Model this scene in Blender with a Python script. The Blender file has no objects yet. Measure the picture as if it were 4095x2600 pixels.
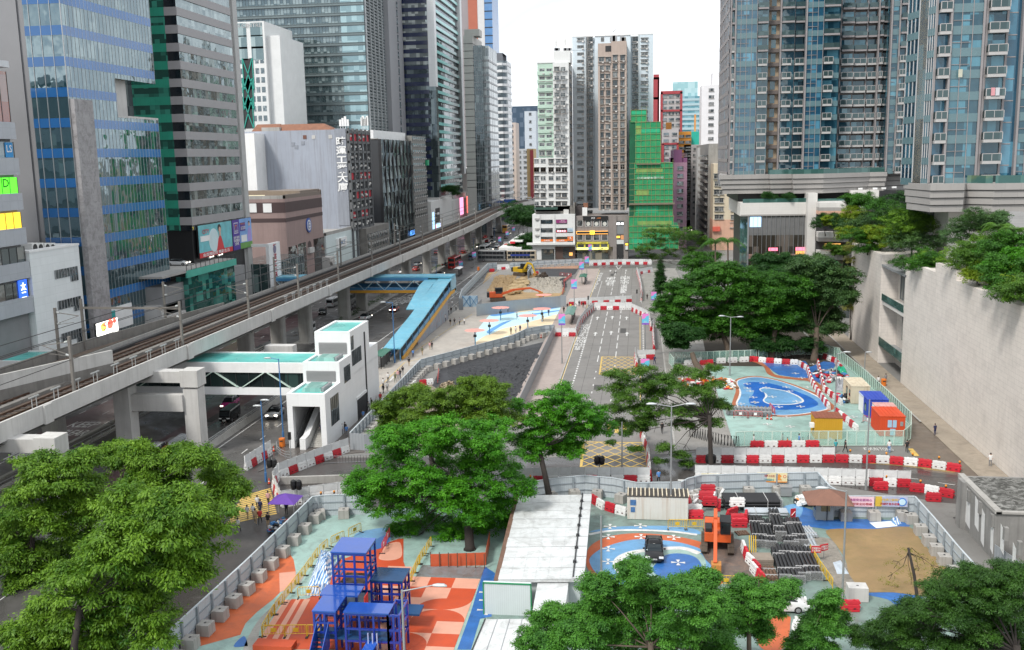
import bpy,math,random
import numpy as np
from mathutils import Vector,Matrix
R=math.radians
SC=bpy.context.scene
COL=SC.collection
random.seed(7)
rng=np.random.default_rng(7)
FPX,EYE,CX,CY=3911.0,38.0,2047.5,1300.0
TILT=math.atan(668/FPX);ROLL=R(1.15);YAW=R(7.5)
_f=np.array([0,math.cos(TILT),-math.sin(TILT)]);_r=np.array([1.,0,0]);_d=np.cross(_f,_r)
_r,_d=math.cos(ROLL)*_r+math.sin(ROLL)*_d,math.cos(ROLL)*_d-math.sin(ROLL)*_r
_R=np.array([[math.cos(YAW),-math.sin(YAW),0],[math.sin(YAW),math.cos(YAW),0],[0,0,1]])
_f,_r,_d=_R@_f,_R@_r,_R@_d
CAM=np.array([0,0,EYE])
TL={0:(0,0,1),1:(0,0,2.1848),2:(1000,0,2.1848),3:(2000,0,2.1848),4:(3000,0,2.1845),5:(0,650,2.1848),6:(1000,650,2.1848),7:(2000,650,2.1848),8:(3000,650,2.1845),9:(0,1250,2.1848),10:(1000,1250,2.1848),11:(2000,1250,2.1848),12:(3000,1250,2.1845),13:(0,1900,2.1848),14:(1000,1900,2.1848),15:(2000,1900,2.1848),16:(3000,1900,2.1845),17:(2450,1350,3.8233),18:(1750,950,3.8233),19:(2700,1900,3.8233),20:(3000,1500,1.96),21:(2080,780,2.2867),22:(2550,850,1.9357),23:(1200,2080,1.675),24:(1850,750,2.9025)}
def _ray(n,x,y):
 ox,oy,s=TL[n];px,py=ox+x/s,oy+y/s
 return _f+_r*((px-CX)/FPX)+_d*((py-CY)/FPX)
def G(n,x,y,z=0.0):
 v=_ray(n,x,y);p=CAM+v*((z-EYE)/v[2]);return(float(p[0]),float(p[1]),float(z))
def D(n,x,y,Y):
 v=_ray(n,x,y);p=CAM+v*(Y/v[1]);return(float(p[0]),float(p[1]),float(p[2]))
def XP(n,x,y,X):
 v=_ray(n,x,y);p=CAM+v*(X/v[0]);return(float(p[0]),float(p[1]),float(p[2]))
def zX(n,x,y,X):return XP(n,x,y,X)[2]
def zY(n,x,y,Y):return D(n,x,y,Y)[2]
class MB:
 def __init__(s):s.v=[];s.f=[];s.m=[]
 def add(s,vs,fs,m=0):
  o=len(s.v);s.v.extend([tuple(p)for p in vs]);s.f.extend([tuple(i+o for i in f)for f in fs])
  s.m.extend([m]*len(fs))if isinstance(m,int)else s.m.extend(m);return s
 def q(s,x0,y0,z0,x1,y1,z1,m=0):
  if x0>x1:x0,x1=x1,x0
  if y0>y1:y0,y1=y1,y0
  if z0>z1:z0,z1=z1,z0
  return s.add([(x0,y0,z0),(x1,y0,z0),(x1,y1,z0),(x0,y1,z0),(x0,y0,z1),(x1,y0,z1),(x1,y1,z1),(x0,y1,z1)],[(0,3,2,1),(4,5,6,7),(0,1,5,4),(1,2,6,5),(2,3,7,6),(3,0,4,7)],m)
 def ob(s,c,sz,yaw=0,m=0,pitch=0,roll=0):
  M=Matrix.Translation(c)@Matrix.Rotation(yaw,4,'Z')@Matrix.Rotation(pitch,4,'X')@Matrix.Rotation(roll,4,'Y')
  a,b,d=sz[0]/2,sz[1]/2,sz[2]/2
  vs=[M@Vector(p)for p in[(-a,-b,-d),(a,-b,-d),(a,b,-d),(-a,b,-d),(-a,-b,d),(a,-b,d),(a,b,d),(-a,b,d)]]
  return s.add(vs,[(0,3,2,1),(4,5,6,7),(0,1,5,4),(1,2,6,5),(2,3,7,6),(3,0,4,7)],m)
 def frust(s,x0,y0,z0,x1,y1,z1,ix,iy,m=0):
  return s.add([(x0,y0,z0),(x1,y0,z0),(x1,y1,z0),(x0,y1,z0),(x0+ix,y0+iy,z1),(x1-ix,y0+iy,z1),(x1-ix,y1-iy,z1),(x0+ix,y1-iy,z1)],[(0,3,2,1),(4,5,6,7),(0,1,5,4),(1,2,6,5),(2,3,7,6),(3,0,4,7)],m)
 def br_(s,p,q,w,h=None,m=0):
  p,q=Vector(p),Vector(q);h=h or w;d=(q-p)
  if d.length<1e-6:return s
  d.normalize();up=Vector((0,0,1))if abs(d.z)<.98 else Vector((0,1,0))
  a=d.cross(up).normalized();b=a.cross(d).normalized()
  vs=[]
  for c in(p,q):
   for i,j in((-1,-1),(1,-1),(1,1),(-1,1)):vs.append(c+a*i*w/2+b*j*h/2)
  return s.add(vs,[(0,1,2,3),(7,6,5,4),(0,4,5,1),(1,5,6,2),(2,6,7,3),(3,7,4,0)],m)
 def tu(s,pts,r,n=8,m=0,cap=True):
  pts=[Vector(p)for p in pts];k=len(pts);rs=r if isinstance(r,(list,tuple))else[r]*k
  vs=[];fs=[]
  for i,p in enumerate(pts):
   d=(pts[min(i+1,k-1)]-pts[max(i-1,0)]);d=d.normalized()if d.length>1e-9 else Vector((0,0,1))
   up=Vector((0,0,1))if abs(d.z)<.95 else Vector((1,0,0))
   a=d.cross(up).normalized();b=d.cross(a)
   for j in range(n):
    t=2*math.pi*j/n;vs.append(p+(a*math.cos(t)+b*math.sin(t))*rs[i])
  for i in range(k-1):
   for j in range(n):
    fs.append((i*n+j,i*n+(j+1)%n,(i+1)*n+(j+1)%n,(i+1)*n+j))
  if cap:fs.append(tuple(range(n-1,-1,-1)));fs.append(tuple((k-1)*n+j for j in range(n)))
  return s.add(vs,fs,m)
 def pm(s,poly,z0,z1,m=0,cap=True):
  n=len(poly);A=sum(poly[i][0]*poly[(i+1)%n][1]-poly[(i+1)%n][0]*poly[i][1]for i in range(n))
  if A<0:poly=poly[::-1]
  vs=[(p[0],p[1],z0)for p in poly]+[(p[0],p[1],z1)for p in poly]
  fs=[(i,(i+1)%n,n+(i+1)%n,n+i)for i in range(n)]
  if cap:fs+=[tuple(range(n-1,-1,-1)),tuple(range(n,2*n))]
  return s.add(vs,fs,m)
 def sh_(s,poly,z,m=0):
  n=len(poly);A=sum(poly[i][0]*poly[(i+1)%n][1]-poly[(i+1)%n][0]*poly[i][1]for i in range(n))
  if A<0:poly=poly[::-1]
  return s.add([(p[0],p[1],z)for p in poly],[tuple(range(n))],m)
 def lf_(s,rings,m=0,cap=True,close=True):
  k=len(rings[0]);vs=[p for r in rings for p in r];fs=[];mm=[]
  for i in range(len(rings)-1):
   for j in range(k if close else k-1):
    fs.append((i*k+j,i*k+(j+1)%k,(i+1)*k+(j+1)%k,(i+1)*k+j))
  if cap:fs+=[tuple(range(k-1,-1,-1)),tuple((len(rings)-1)*k+j for j in range(k))]
  return s.add(vs,fs,m)
 def lt(s,prof,n=16,m=0,c=(0,0,0)):
  rings=[[(c[0]+r*math.cos(2*math.pi*j/n),c[1]+r*math.sin(2*math.pi*j/n),c[2]+z)for j in range(n)]for r,z in prof]
  return s.lf_(rings,m)
 def rb(s,pts,w,z,m=0):
  P=[Vector((p[0],p[1]))for p in pts];L=[];Rr=[]
  for i,p in enumerate(P):
   d=(P[min(i+1,len(P)-1)]-P[max(i-1,0)]).normalized();nrm=Vector((-d.y,d.x))
   L.append(p+nrm*w/2);Rr.append(p-nrm*w/2)
  vs=[(p.x,p.y,z)for p in L]+[(p.x,p.y,z)for p in Rr];n=len(P)
  return s.add(vs,[(n+i,n+i+1,i+1,i)for i in range(n-1)],m)
 def bd(s,name,mats,parent=None,W_=True,smooth=False,bevel=0):
  me=bpy.data.meshes.new(name)
  off=parent.location if(parent is not None and W_)else Vector((0,0,0))
  if parent is not None and W_ and parent.parent is not None:off=off+parent.parent.location
  me.from_pydata([(p[0]-off[0],p[1]-off[1],p[2]-off[2])for p in s.v],[],s.f)
  for mt in(mats if isinstance(mats,(list,tuple))else[mats]):me.materials.append(mt)
  me.polygons.foreach_set('material_index',s.m)
  if smooth:me.polygons.foreach_set('use_smooth',[True]*len(me.polygons))
  me.update()
  o=bpy.data.objects.new(name,me);COL.objects.link(o)
  if parent is not None:o.parent=parent
  if bevel:
   b=o.modifiers.new('Bevel','BEVEL');b.width=bevel;b.segments=2;b.limit_method='ANGLE'
  return o
def sp_(pts,k=5,closed=True):
 n=len(pts);out=[]
 P=[np.array(p[:2],float)for p in pts]
 rngi=range(n if closed else n-1)
 for i in rngi:
  a,b,c,d=(P[(i+j)%n]if closed else P[min(max(i+j,0),n-1)]for j in(-1,0,1,2))
  for q in range(k):
   u=q/k;out.append(tuple(.5*((2*b)+(-a+c)*u+(2*a-5*b+4*c-d)*u*u+(-a+3*b-3*c+d)*u**3)))
 if not closed:out.append(tuple(P[-1]))
 return out
def L16(s):
 w=s.split()
 for d in('plastic','the','a','an','board','whole','counting','along','with','of','camera'):
  if len(w)>16 and d!='with':w=[x for x in w if x!=d]if d!='along' else w
 return ' '.join(w[:16])
def tag(o,lb_=None,cat=None,group=None,kind=None):
 if lb_:o['label']=L16(lb_)
 if cat:o['category']=cat
 if group:o['group']=group
 if kind:o['kind']=kind
 return o
def th(name,lb_,cat,loc=(0,0,0),rz=0,group=None):
 o=bpy.data.objects.new(name,None);COL.objects.link(o);o.location=loc;o.rotation_euler=(0,0,rz);o.empty_display_size=.3
 return tag(o,lb_,cat,group)
def dup(o,loc=None,rz=None,lb_=None,group=None,parent=None):
 c=o.copy();COL.objects.link(c)
 if parent is not None:c.parent=parent
 for ch in list(o.children):dup(ch,parent=c)
 if loc is not None:c.location=loc
 if rz is not None:c.rotation_euler=(0,0,rz)
 if lb_:c['label']=L16(lb_)
 if group:c['group']=group
 return c
def str_(mb,name,mats,**k):
 return tag(mb.bd(name,mats,**k),kind='structure')
OD=['first','second','third','fourth','fifth','sixth','seventh','eighth','ninth','tenth','eleventh','twelfth','thirteenth','fourteenth','fifteenth','sixteenth','seventeenth','eighteenth','nineteenth','twentieth','21st','22nd','23rd','24th','25th','26th','27th','28th','29th','30th','31st','32nd','33rd','34th','35th']
MATS={}
def _nt(name):
 m=bpy.data.materials.new(name);m.use_nodes=True;nt=m.node_tree;nt.nodes.clear()
 out=nt.nodes.new('ShaderNodeOutputMaterial');return m,nt,out
def _mix(nt,fac,a,b,t='RGBA',blend='MIX'):
 n=nt.nodes.new('ShaderNodeMix');n.data_type=t;n.blend_type=blend if t=='RGBA' else 'MIX'
 fi,ai,bi,oi=(0,6,7,2)if t=='RGBA' else(0,2,3,0)
 for i,v in((fi,fac),(ai,a),(bi,b)):
  if hasattr(v,'is_output'):nt.links.new(v,n.inputs[i])
  else:
   if t=='RGBA' and i!=fi and len(v)==3:v=(*v,1)
   n.inputs[i].default_value=v
 return n.outputs[oi]
def _math(nt,op,a,b=0.0,c=None):
 n=nt.nodes.new('ShaderNodeMath');n.operation=op
 for i,v in enumerate((a,b)if c is None else(a,b,c)):
  if hasattr(v,'is_output'):nt.links.new(v,n.inputs[i])
  else:n.inputs[i].default_value=v
 return n.outputs[0]
def _noise(nt,vec,scale,detail=4,rough=.6,dist=0):
 n=nt.nodes.new('ShaderNodeTexNoise');n.inputs['Scale'].default_value=scale;n.inputs['Detail'].default_value=detail;n.inputs['Roughness'].default_value=rough;n.inputs['Distortion'].default_value=dist
 nt.links.new(vec,n.inputs['Vector']);return n.outputs[0]
def _map(nt,vec,scale=(1,1,1),loc=(0,0,0)):
 n=nt.nodes.new('ShaderNodeMapping');n.inputs['Scale'].default_value=scale;n.inputs['Location'].default_value=loc;nt.links.new(vec,n.inputs['Vector']);return n.outputs[0]
def _ramp(nt,fac,stops):
 n=nt.nodes.new('ShaderNodeValToRGB');e=n.color_ramp.elements
 while len(e)<len(stops):e.new(.5)
 for i,(p,c)in enumerate(stops):e[i].position=p;e[i].color=(*c,1)if len(c)==3 else c
 nt.links.new(fac,n.inputs[0]);return n.outputs[0]
def _pr(nt,out,**k):
 p=nt.nodes.new('ShaderNodeBsdfPrincipled');nt.links.new(p.outputs[0],out.inputs[0])
 for a,v in k.items():
  i=p.inputs[a.replace('_',' ')]
  if hasattr(v,'is_output'):nt.links.new(v,i)
  else:i.default_value=(*v,1)if isinstance(v,tuple)and len(v)==3 else v
 return p
def _bump(nt,p,h,strength=.3,dist=.02):
 b=nt.nodes.new('ShaderNodeBump');b.inputs['Strength'].default_value=strength;b.inputs['Distance'].default_value=dist
 nt.links.new(h,b.inputs['Height']);nt.links.new(b.outputs[0],p.inputs['Normal'])
def sub(c,k):return tuple(min(1,max(0,x*k))for x in c)
def M(name,col=(.3,.3,.3),rough=.6,var=.14,scale=.7,streak=0,metal=0,rnd=0,spec=.5,dirt=None,dirtamt=.5,bump=0,tile=None,coat=0,wet=0):
 if name in MATS:return MATS[name]
 m,nt,out=_nt(name)
 tc=nt.nodes.new('ShaderNodeTexCoord');v=tc.outputs['Object']
 n1=_noise(nt,v,scale,6,.65)
 c=_mix(nt,_ramp(nt,n1,[(.3,(0,0,0)),(.7,(1,1,1))]),sub(col,1-var),sub(col,1+var))
 n2=_noise(nt,v,scale*9,3,.7)
 c=_mix(nt,_math(nt,'MULTIPLY',n2,var*1.2),c,sub(col,.5))
 if streak:
  ns=_noise(nt,_map(nt,v,(1.3,1.3,.06)),1.2,5,.7)
  c=_mix(nt,_math(nt,'MULTIPLY',_ramp(nt,ns,[(.48,(0,0,0)),(.72,(1,1,1))]),streak),c,dirt or sub(col,.35))
 if dirt and not streak:
  nf=_noise(nt,_map(nt,v,(1,1,1),(7,3,1)),scale*11,5,.75,1.5)
  c=_mix(nt,_math(nt,'MULTIPLY',_ramp(nt,nf,[(.56,(0,0,0)),(.66,(1,1,1))]),dirtamt*.75),c,sub(dirt,.8))
  nd=_noise(nt,v,scale*1.7,7,.7,1.0)
  c=_mix(nt,_math(nt,'MULTIPLY',_ramp(nt,nd,[(.45,(0,0,0)),(.68,(1,1,1))]),dirtamt),c,dirt)
 if tile:
  w,h,dark=tile
  br=nt.nodes.new('ShaderNodeTexBrick');br.offset=0;br.inputs['Scale'].default_value=1;br.inputs['Mortar Size'].default_value=.03 if len(tile)<4 else dark;br.inputs['Brick Width'].default_value=w;br.inputs['Row Height'].default_value=h
  br.inputs['Color1'].default_value=(1,1,1,1);br.inputs['Color2'].default_value=(.86,.86,.86,1);br.inputs['Mortar'].default_value=(.45,.45,.45,1)
  sx=nt.nodes.new('ShaderNodeSeparateXYZ');nt.links.new(v,sx.inputs[0]);cb=nt.nodes.new('ShaderNodeCombineXYZ')
  nt.links.new(_math(nt,'ADD',sx.outputs[0],sx.outputs[1]),cb.inputs[0]);nt.links.new(sx.outputs[2],cb.inputs[1]);nt.links.new(cb.outputs[0],br.inputs['Vector'])
  c=_mix(nt,dark if len(tile)<4 else.6,c,br.outputs[0],blend='MULTIPLY')
 if rnd:
  oi=nt.nodes.new('ShaderNodeObjectInfo');hs=nt.nodes.new('ShaderNodeHueSaturation')
  nt.links.new(c,hs.inputs['Color']);nt.links.new(_math(nt,'MULTIPLY_ADD',oi.outputs['Random'],rnd,1-rnd/2),hs.inputs['Value']);c=hs.outputs[0]
 rg=_math(nt,'MULTIPLY_ADD',n1,.25,rough-.12)
 if wet:
  nw=_noise(nt,v,.11,5,.65,.6)
  rg=_mix(nt,_math(nt,'MULTIPLY',_ramp(nt,nw,[(.42,(0,0,0)),(.6,(1,1,1))]),wet),rg,.12,'FLOAT')
  c=_mix(nt,_math(nt,'MULTIPLY',_ramp(nt,nw,[(.4,(0,0,0)),(.62,(1,1,1))]),wet*.55),c,sub(col,.45))
 p=_pr(nt,out,Base_Color=c,Roughness=rg,Metallic=metal,Specular_IOR_Level=spec,Coat_Weight=coat)
 if bump:_bump(nt,p,n2,bump,.05)
 MATS[name]=m;return m
def MG(name,col=(.02,.04,.05),light=(.45,.55,.55),lit=.25,pane=(1.3,1.3,1.5),wob=.035,ior=2.4,rough=.04,metal=.0,rndobj=False,off=(.01,.01,.01),mul=None):
 if name in MATS:return MATS[name]
 m,nt,out=_nt(name)
 tc=nt.nodes.new('ShaderNodeTexCoord');v=_map(nt,tc.outputs['Object'],tuple(1/p for p in pane),off)
 if rndobj:
  oi=nt.nodes.new('ShaderNodeObjectInfo');a=nt.nodes.new('ShaderNodeVectorMath');a.operation='ADD'
  cb=nt.nodes.new('ShaderNodeCombineXYZ')
  for i in range(3):nt.links.new(_math(nt,'MULTIPLY',oi.outputs['Random'],97.0),cb.inputs[i])
  nt.links.new(v,a.inputs[0]);nt.links.new(cb.outputs[0],a.inputs[1]);v=a.outputs[0]
 fl=nt.nodes.new('ShaderNodeVectorMath');fl.operation='FLOOR';nt.links.new(v,fl.inputs[0])
 wn=nt.nodes.new('ShaderNodeTexWhiteNoise');wn.noise_dimensions='3D';nt.links.new(fl.outputs[0],wn.inputs['Vector'])
 fac=_ramp(nt,wn.outputs['Value'],[(0,(0,0,0)),(max(.02,1-lit-.05),(.06,.06,.06)),(min(.99,1-lit+.1),(.75,.75,.75)),(1,(1,1,1))])
 big=_noise(nt,tc.outputs['Object'],.09,2)
 c=_mix(nt,fac,col,light);c=_mix(nt,_math(nt,'MULTIPLY',big,.7),c,sub(col,1.6))
 p=_pr(nt,out,Base_Color=c,Roughness=rough,IOR=ior,Metallic=metal,Specular_Tint=(.78,.95,1))
 ge=nt.nodes.new('ShaderNodeNewGeometry');s=nt.nodes.new('ShaderNodeVectorMath');s.operation='SUBTRACT';nt.links.new(wn.outputs['Color'],s.inputs[0]);s.inputs[1].default_value=(.5,.5,.5)
 sc=nt.nodes.new('ShaderNodeVectorMath');sc.operation='SCALE';sc.inputs['Scale'].default_value=wob;nt.links.new(s.outputs[0],sc.inputs[0])
 nz=nt.nodes.new('ShaderNodeTexNoise');nz.inputs['Scale'].default_value=.8;nz.inputs['Detail'].default_value=1;nt.links.new(tc.outputs['Object'],nz.inputs['Vector'])
 s2=nt.nodes.new('ShaderNodeVectorMath');s2.operation='SUBTRACT';nt.links.new(nz.outputs['Color'],s2.inputs[0]);s2.inputs[1].default_value=(.5,.5,.5)
 sc2=nt.nodes.new('ShaderNodeVectorMath');sc2.operation='SCALE';sc2.inputs['Scale'].default_value=wob*1.3;nt.links.new(s2.outputs[0],sc2.inputs[0])
 ad=nt.nodes.new('ShaderNodeVectorMath');ad.operation='ADD';nt.links.new(ge.outputs['Normal'],ad.inputs[0]);nt.links.new(sc.outputs[0],ad.inputs[1])
 ad2=nt.nodes.new('ShaderNodeVectorMath');ad2.operation='ADD';nt.links.new(ad.outputs[0],ad2.inputs[0]);nt.links.new(sc2.outputs[0],ad2.inputs[1])
 no=nt.nodes.new('ShaderNodeVectorMath');no.operation='NORMALIZE';nt.links.new(ad2.outputs[0],no.inputs[0]);nt.links.new(no.outputs[0],p.inputs['Normal'])
 MATS[name]=m;return m
def ME(name,col=(1,1,1),st=1):
 if name in MATS:return MATS[name]
 m,nt,out=_nt(name);_pr(nt,out,Base_Color=sub(col,.6),Roughness=.4,Emission_Color=col,Emission_Strength=st);MATS[name]=m;return m
def ML(name,c1,c2,trans=.3,rough=.55):
 if name in MATS:return MATS[name]
 m,nt,out=_nt(name)
 ge=nt.nodes.new('ShaderNodeNewGeometry');at=nt.nodes.new('ShaderNodeAttribute');at.attribute_name='shoot'
 tc=nt.nodes.new('ShaderNodeTexCoord');n=_noise(nt,tc.outputs['Object'],.35,3)
 f=_math(nt,'ADD',_math(nt,'MULTIPLY',ge.outputs['Random Per Island'],.35),_math(nt,'MULTIPLY',at.outputs['Fac'],.65))
 f=_math(nt,'ADD',f,_math(nt,'MULTIPLY_ADD',n,.8,-.4))
 c=_mix(nt,f,c1,c2)
 p=_pr(nt,out,Base_Color=c,Roughness=rough,Specular_IOR_Level=.35)
 tr=nt.nodes.new('ShaderNodeBsdfTranslucent');nt.links.new(_mix(nt,1,c,(1.0,1.05,.45),blend='MULTIPLY'),tr.inputs['Color'])
 mx=nt.nodes.new('ShaderNodeMixShader');mx.inputs[0].default_value=trans
 nt.links.new(p.outputs[0],mx.inputs[1]);nt.links.new(tr.outputs[0],mx.inputs[2]);nt.links.new(mx.outputs[0],out.inputs[0])
 MATS[name]=m;return m
def MT(name,col,opacity=.5,rough=.3):
 if name in MATS:return MATS[name]
 m,nt,out=_nt(name);p=_pr(nt,out,Base_Color=col,Roughness=rough)
 tr=nt.nodes.new('ShaderNodeBsdfTransparent');mx=nt.nodes.new('ShaderNodeMixShader');mx.inputs[0].default_value=opacity
 nt.links.new(tr.outputs[0],mx.inputs[1]);nt.links.new(p.outputs[0],mx.inputs[2]);nt.links.new(mx.outputs[0],out.inputs[0]);MATS[name]=m;return m
def ltg(body,c,w,h,mat,parent,fc='-y',depth=.02,name='lettering',lines=1.0,slant=0,fit=False,bold=.012):
 cu=bpy.data.curves.new('t','FONT');cu.body=body;cu.extrude=0;cu.align_x='CENTER';cu.space_line=lines;cu.offset=bold;cu.resolution_u=2
 to=bpy.data.objects.new('t',cu);COL.objects.link(to)
 dg=bpy.context.evaluated_depsgraph_get();me=bpy.data.meshes.new_from_object(to.evaluated_get(dg))
 bpy.data.objects.remove(to);bpy.data.curves.remove(cu)
 n=len(me.vertices)
 if n==0:return None
 a=np.empty(n*3);me.vertices.foreach_get('co',a);a=a.reshape(-1,3)
 lo,hi=a.min(0),a.max(0);sz=np.maximum(hi-lo,1e-4);b=(a-(lo+hi)/2)
 sx,sy=w/sz[0],h/sz[1]
 if fit:sx=sy=min(sx,sy)
 X=b[:,0]*sx;Yv=b[:,1]*sy;X=X+Yv*slant
 c=np.array(c,float)
 if fc=='-y':P=np.stack([c[0]+X,np.full(n,c[1]-depth),c[2]+Yv],1)
 elif fc=='+x':P=np.stack([np.full(n,c[0]+depth),c[1]+X,c[2]+Yv],1)
 elif fc=='-x':P=np.stack([np.full(n,c[0]-depth),c[1]-X,c[2]+Yv],1)
 else:P=np.stack([c[0]+X,c[1]+Yv,np.full(n,c[2]+depth)],1)
 if parent is not None:P=P-np.array(parent.location)
 me.vertices.foreach_set('co',P.ravel());me.materials.clear();me.materials.append(mat);me.update()
 o=bpy.data.objects.new(name,me);COL.objects.link(o)
 if parent is not None:o.parent=parent
 return o
def npm(name,V,F,mat,shoot=None):
 me=bpy.data.meshes.new(name);nv,nf=len(V),len(F);k=F.shape[1]
 me.vertices.add(nv);me.vertices.foreach_set('co',V.astype(np.float32).ravel())
 me.loops.add(nf*k);me.loops.foreach_set('vertex_index',F.astype(np.int32).ravel())
 me.polygons.add(nf);me.polygons.foreach_set('loop_start',(np.arange(nf)*k).astype(np.int32));me.polygons.foreach_set('loop_total',np.full(nf,k,np.int32))
 if shoot is not None:
  at=me.attributes.new('shoot','FLOAT','POINT');at.data.foreach_set('value',shoot.astype(np.float32))
 me.materials.append(mat);me.update(calc_edges=True);return me
def lvs(lobes,nshoot,nleaf,size,rg,droop=.3,flat=.75,elong=1.9,spread=None,tuft=20):
 lob=np.array(lobes,float);T_=[]
 for x,y,z,r in lob:
  n=tuft;d=rg.normal(size=(n,3));d/=np.linalg.norm(d,axis=1)[:,None];d[:,2]=np.where(d[:,2]<-.55,-d[:,2]*.75,d[:,2])
  c=np.array([x,y,z])+d*r*rg.uniform(.62,.98,n)[:,None]*np.array([1,1,flat]);T_.append(np.concatenate([c,(r*rg.uniform(.22,.42,n))[:,None]],1))
  T_.append(np.array([[x,y,z-r*.15,r*.72]]))
 T_=np.concatenate(T_);w=T_[:,3]**1.7;w=w/w.sum();tone=rg.uniform(0,1,len(T_))
 idx=rg.choice(len(T_),nshoot,p=w);d=rg.normal(size=(nshoot,3));d/=np.linalg.norm(d,axis=1)[:,None];d[:,2]=np.where(d[:,2]<-.2,-d[:,2]*.7,d[:,2])
 c=T_[idx,:3]+d*(T_[idx,3]*rg.uniform(.35,1,nshoot)**.5)[:,None]*np.array([1,1,.72])
 sp=spread or size*1.9;tot=nshoot*nleaf
 cc=np.repeat(c,nleaf,0);dd=np.repeat(d,nleaf,0)
 off=rg.normal(size=(tot,3))*sp*np.array([.55,.55,.3]);pos=cc+off
 nrm=dd*.6+rg.normal(size=(tot,3))*.38+np.array([0,0,.7]);nrm/=np.linalg.norm(nrm,axis=1)[:,None]
 out=off*1.0+dd*sp*.5;out[:,2]-=droop*sp*rg.uniform(.2,1.3,tot);t=out-nrm*(out*nrm).sum(1)[:,None];t/=np.maximum(np.linalg.norm(t,axis=1)[:,None],1e-6)
 b=np.cross(nrm,t);L=size*rg.uniform(.65,1.35,tot)[:,None];Wd=L/elong
 V=np.stack([pos-t*L*.5,pos+b*Wd*.5-nrm*L*.06,pos+t*L*.5-nrm*L*.2*droop,pos-b*Wd*.5-nrm*L*.06],1).reshape(-1,3)
 F=np.arange(tot*4).reshape(-1,4)
 return V,F,np.repeat(np.repeat(.6*tone[idx]+.4*rg.uniform(0,1,nshoot),nleaf),4)
def lbs(base,fork,lobes,r0,rg,m=0,extra=True):
 mb=MB();b=Vector(base);fk=Vector(fork)
 mid=(b+fk)/2+Vector((rg.uniform(-.2,.2),rg.uniform(-.2,.2),0))
 mb.tu([b,b+Vector((0,0,.3)),mid,fk],[r0*1.5,r0*1.1,r0*.9,r0*.75],9)
 for(x,y,z,r)in lobes:
  if rg.uniform()>.6:continue
  q=fk.lerp(Vector((x,y,z)),.86);k=fk+(q-fk)*.5+Vector((rg.uniform(-.5,.5),rg.uniform(-.5,.5),rg.uniform(-.3,.6)))
  mb.tu([fk-Vector((0,0,.4)),k,q],[r0*.32,r0*.15,r0*.05],6)
  if extra:
   for _ in range(4):
    e=q+Vector(rg.normal(size=3))*r*.4;mb.tu([q.lerp(k,.3),e],[r0*.07,.02],5)
 return mb
def tree(name,lb_,cat,base,lobes,nshoot,nleaf,size,leafmat,barkmat,trunk_r=.25,fork=None,group=None,seed=1,**k):
 rg=np.random.default_rng(seed)
 t=th(name,lb_,cat,base,0,group)
 V,F,sh=lvs(lobes,nshoot,nleaf,size,rg,**k)
 V=V-np.array(base)
 me=npm('crown',V,F,leafmat,sh);o=bpy.data.objects.new('crown',me);COL.objects.link(o);o.parent=t
 if fork is None:
  a=np.array(lobes);fork=(base[0]*.6+a[:,0].mean()*.4,base[1]*.6+a[:,1].mean()*.4,base[2]+(a[:,2].mean()-base[2])*.55)
 lbs(base,fork,lobes,trunk_r,rg).bd('trunk',barkmat,t,smooth=True)
 return t
cam=bpy.data.cameras.new('camera');co=bpy.data.objects.new('camera',cam);COL.objects.link(co)
Mx=Matrix(((_r[0],-_d[0],-_f[0],0),(_r[1],-_d[1],-_f[1],0),(_r[2],-_d[2],-_f[2],EYE),(0,0,0,1)))
co.matrix_world=Mx;cam.sensor_width=36;cam.lens=36*FPX/4095;cam.clip_start=1;cam.clip_end=6000;SC.camera=co
w=bpy.data.worlds.new('World');setattr(SC,'world',w);w.use_nodes=True;nt=w.node_tree;nt.nodes.clear()
SUN_EL,SUN_AZ=R(50),R(214)
out=nt.nodes.new('ShaderNodeOutputWorld');bg=nt.nodes.new('ShaderNodeBackground');nt.links.new(bg.outputs[0],out.inputs[0]);bg.inputs[1].default_value=.075
sky=nt.nodes.new('ShaderNodeTexSky');sky.sky_type='NISHITA';sky.sun_disc=False;sky.sun_elevation=SUN_EL;sky.sun_rotation=SUN_AZ;sky.air_density=1.2;sky.dust_density=2
tc=nt.nodes.new('ShaderNodeTexCoord')
nz=_noise(nt,_map(nt,tc.outputs['Generated'],(1,1,2.6),(3.1,.7,.2)),2.6,7,.6,.5)
cl=_ramp(nt,nz,[(.36,(4.6,5.1,5.9)),(.50,(6.6,6.9,7.3)),(.64,(10.6,10.7,10.8))])
blend=_ramp(nt,nz,[(.16,(.45,.45,.45)),(.36,(1,1,1))])
nt.links.new(_mix(nt,blend,sky.outputs[0],cl),bg.inputs[0])
sl=bpy.data.lights.new('sun','SUN');sl.energy=1.5;sl.angle=R(11);sl.color=(1,.96,.9);so=bpy.data.objects.new('sun',sl);COL.objects.link(so)
so.rotation_euler=Vector((math.sin(SUN_AZ)*math.cos(SUN_EL),math.cos(SUN_AZ)*math.cos(SUN_EL),math.sin(SUN_EL))).to_track_quat('Z','Y').to_euler();so.location=(0,0,300)
SC.view_settings.view_transform='Standard';SC.view_settings.look='None';SC.view_settings.gamma=1;SC.view_settings.exposure=1.2
SC.cycles.use_denoising=True;SC.cycles.max_bounces=6;SC.cycles.diffuse_bounces=2;SC.cycles.glossy_bounces=3;SC.cycles.transparent_max_bounces=10;SC.cycles.transmission_bounces=3
SC.cycles.caustics_reflective=False;SC.cycles.caustics_refractive=False
ASPH=M('m0',(.115,.11,.105),.7,.16,.25,dirt=(.07,.065,.062),dirtamt=.45,wet=.75)
ASPHD=M('m1',(.075,.068,.064),.6,.2,.2,dirt=(.045,.04,.038),dirtamt=.5,wet=.95)
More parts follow.
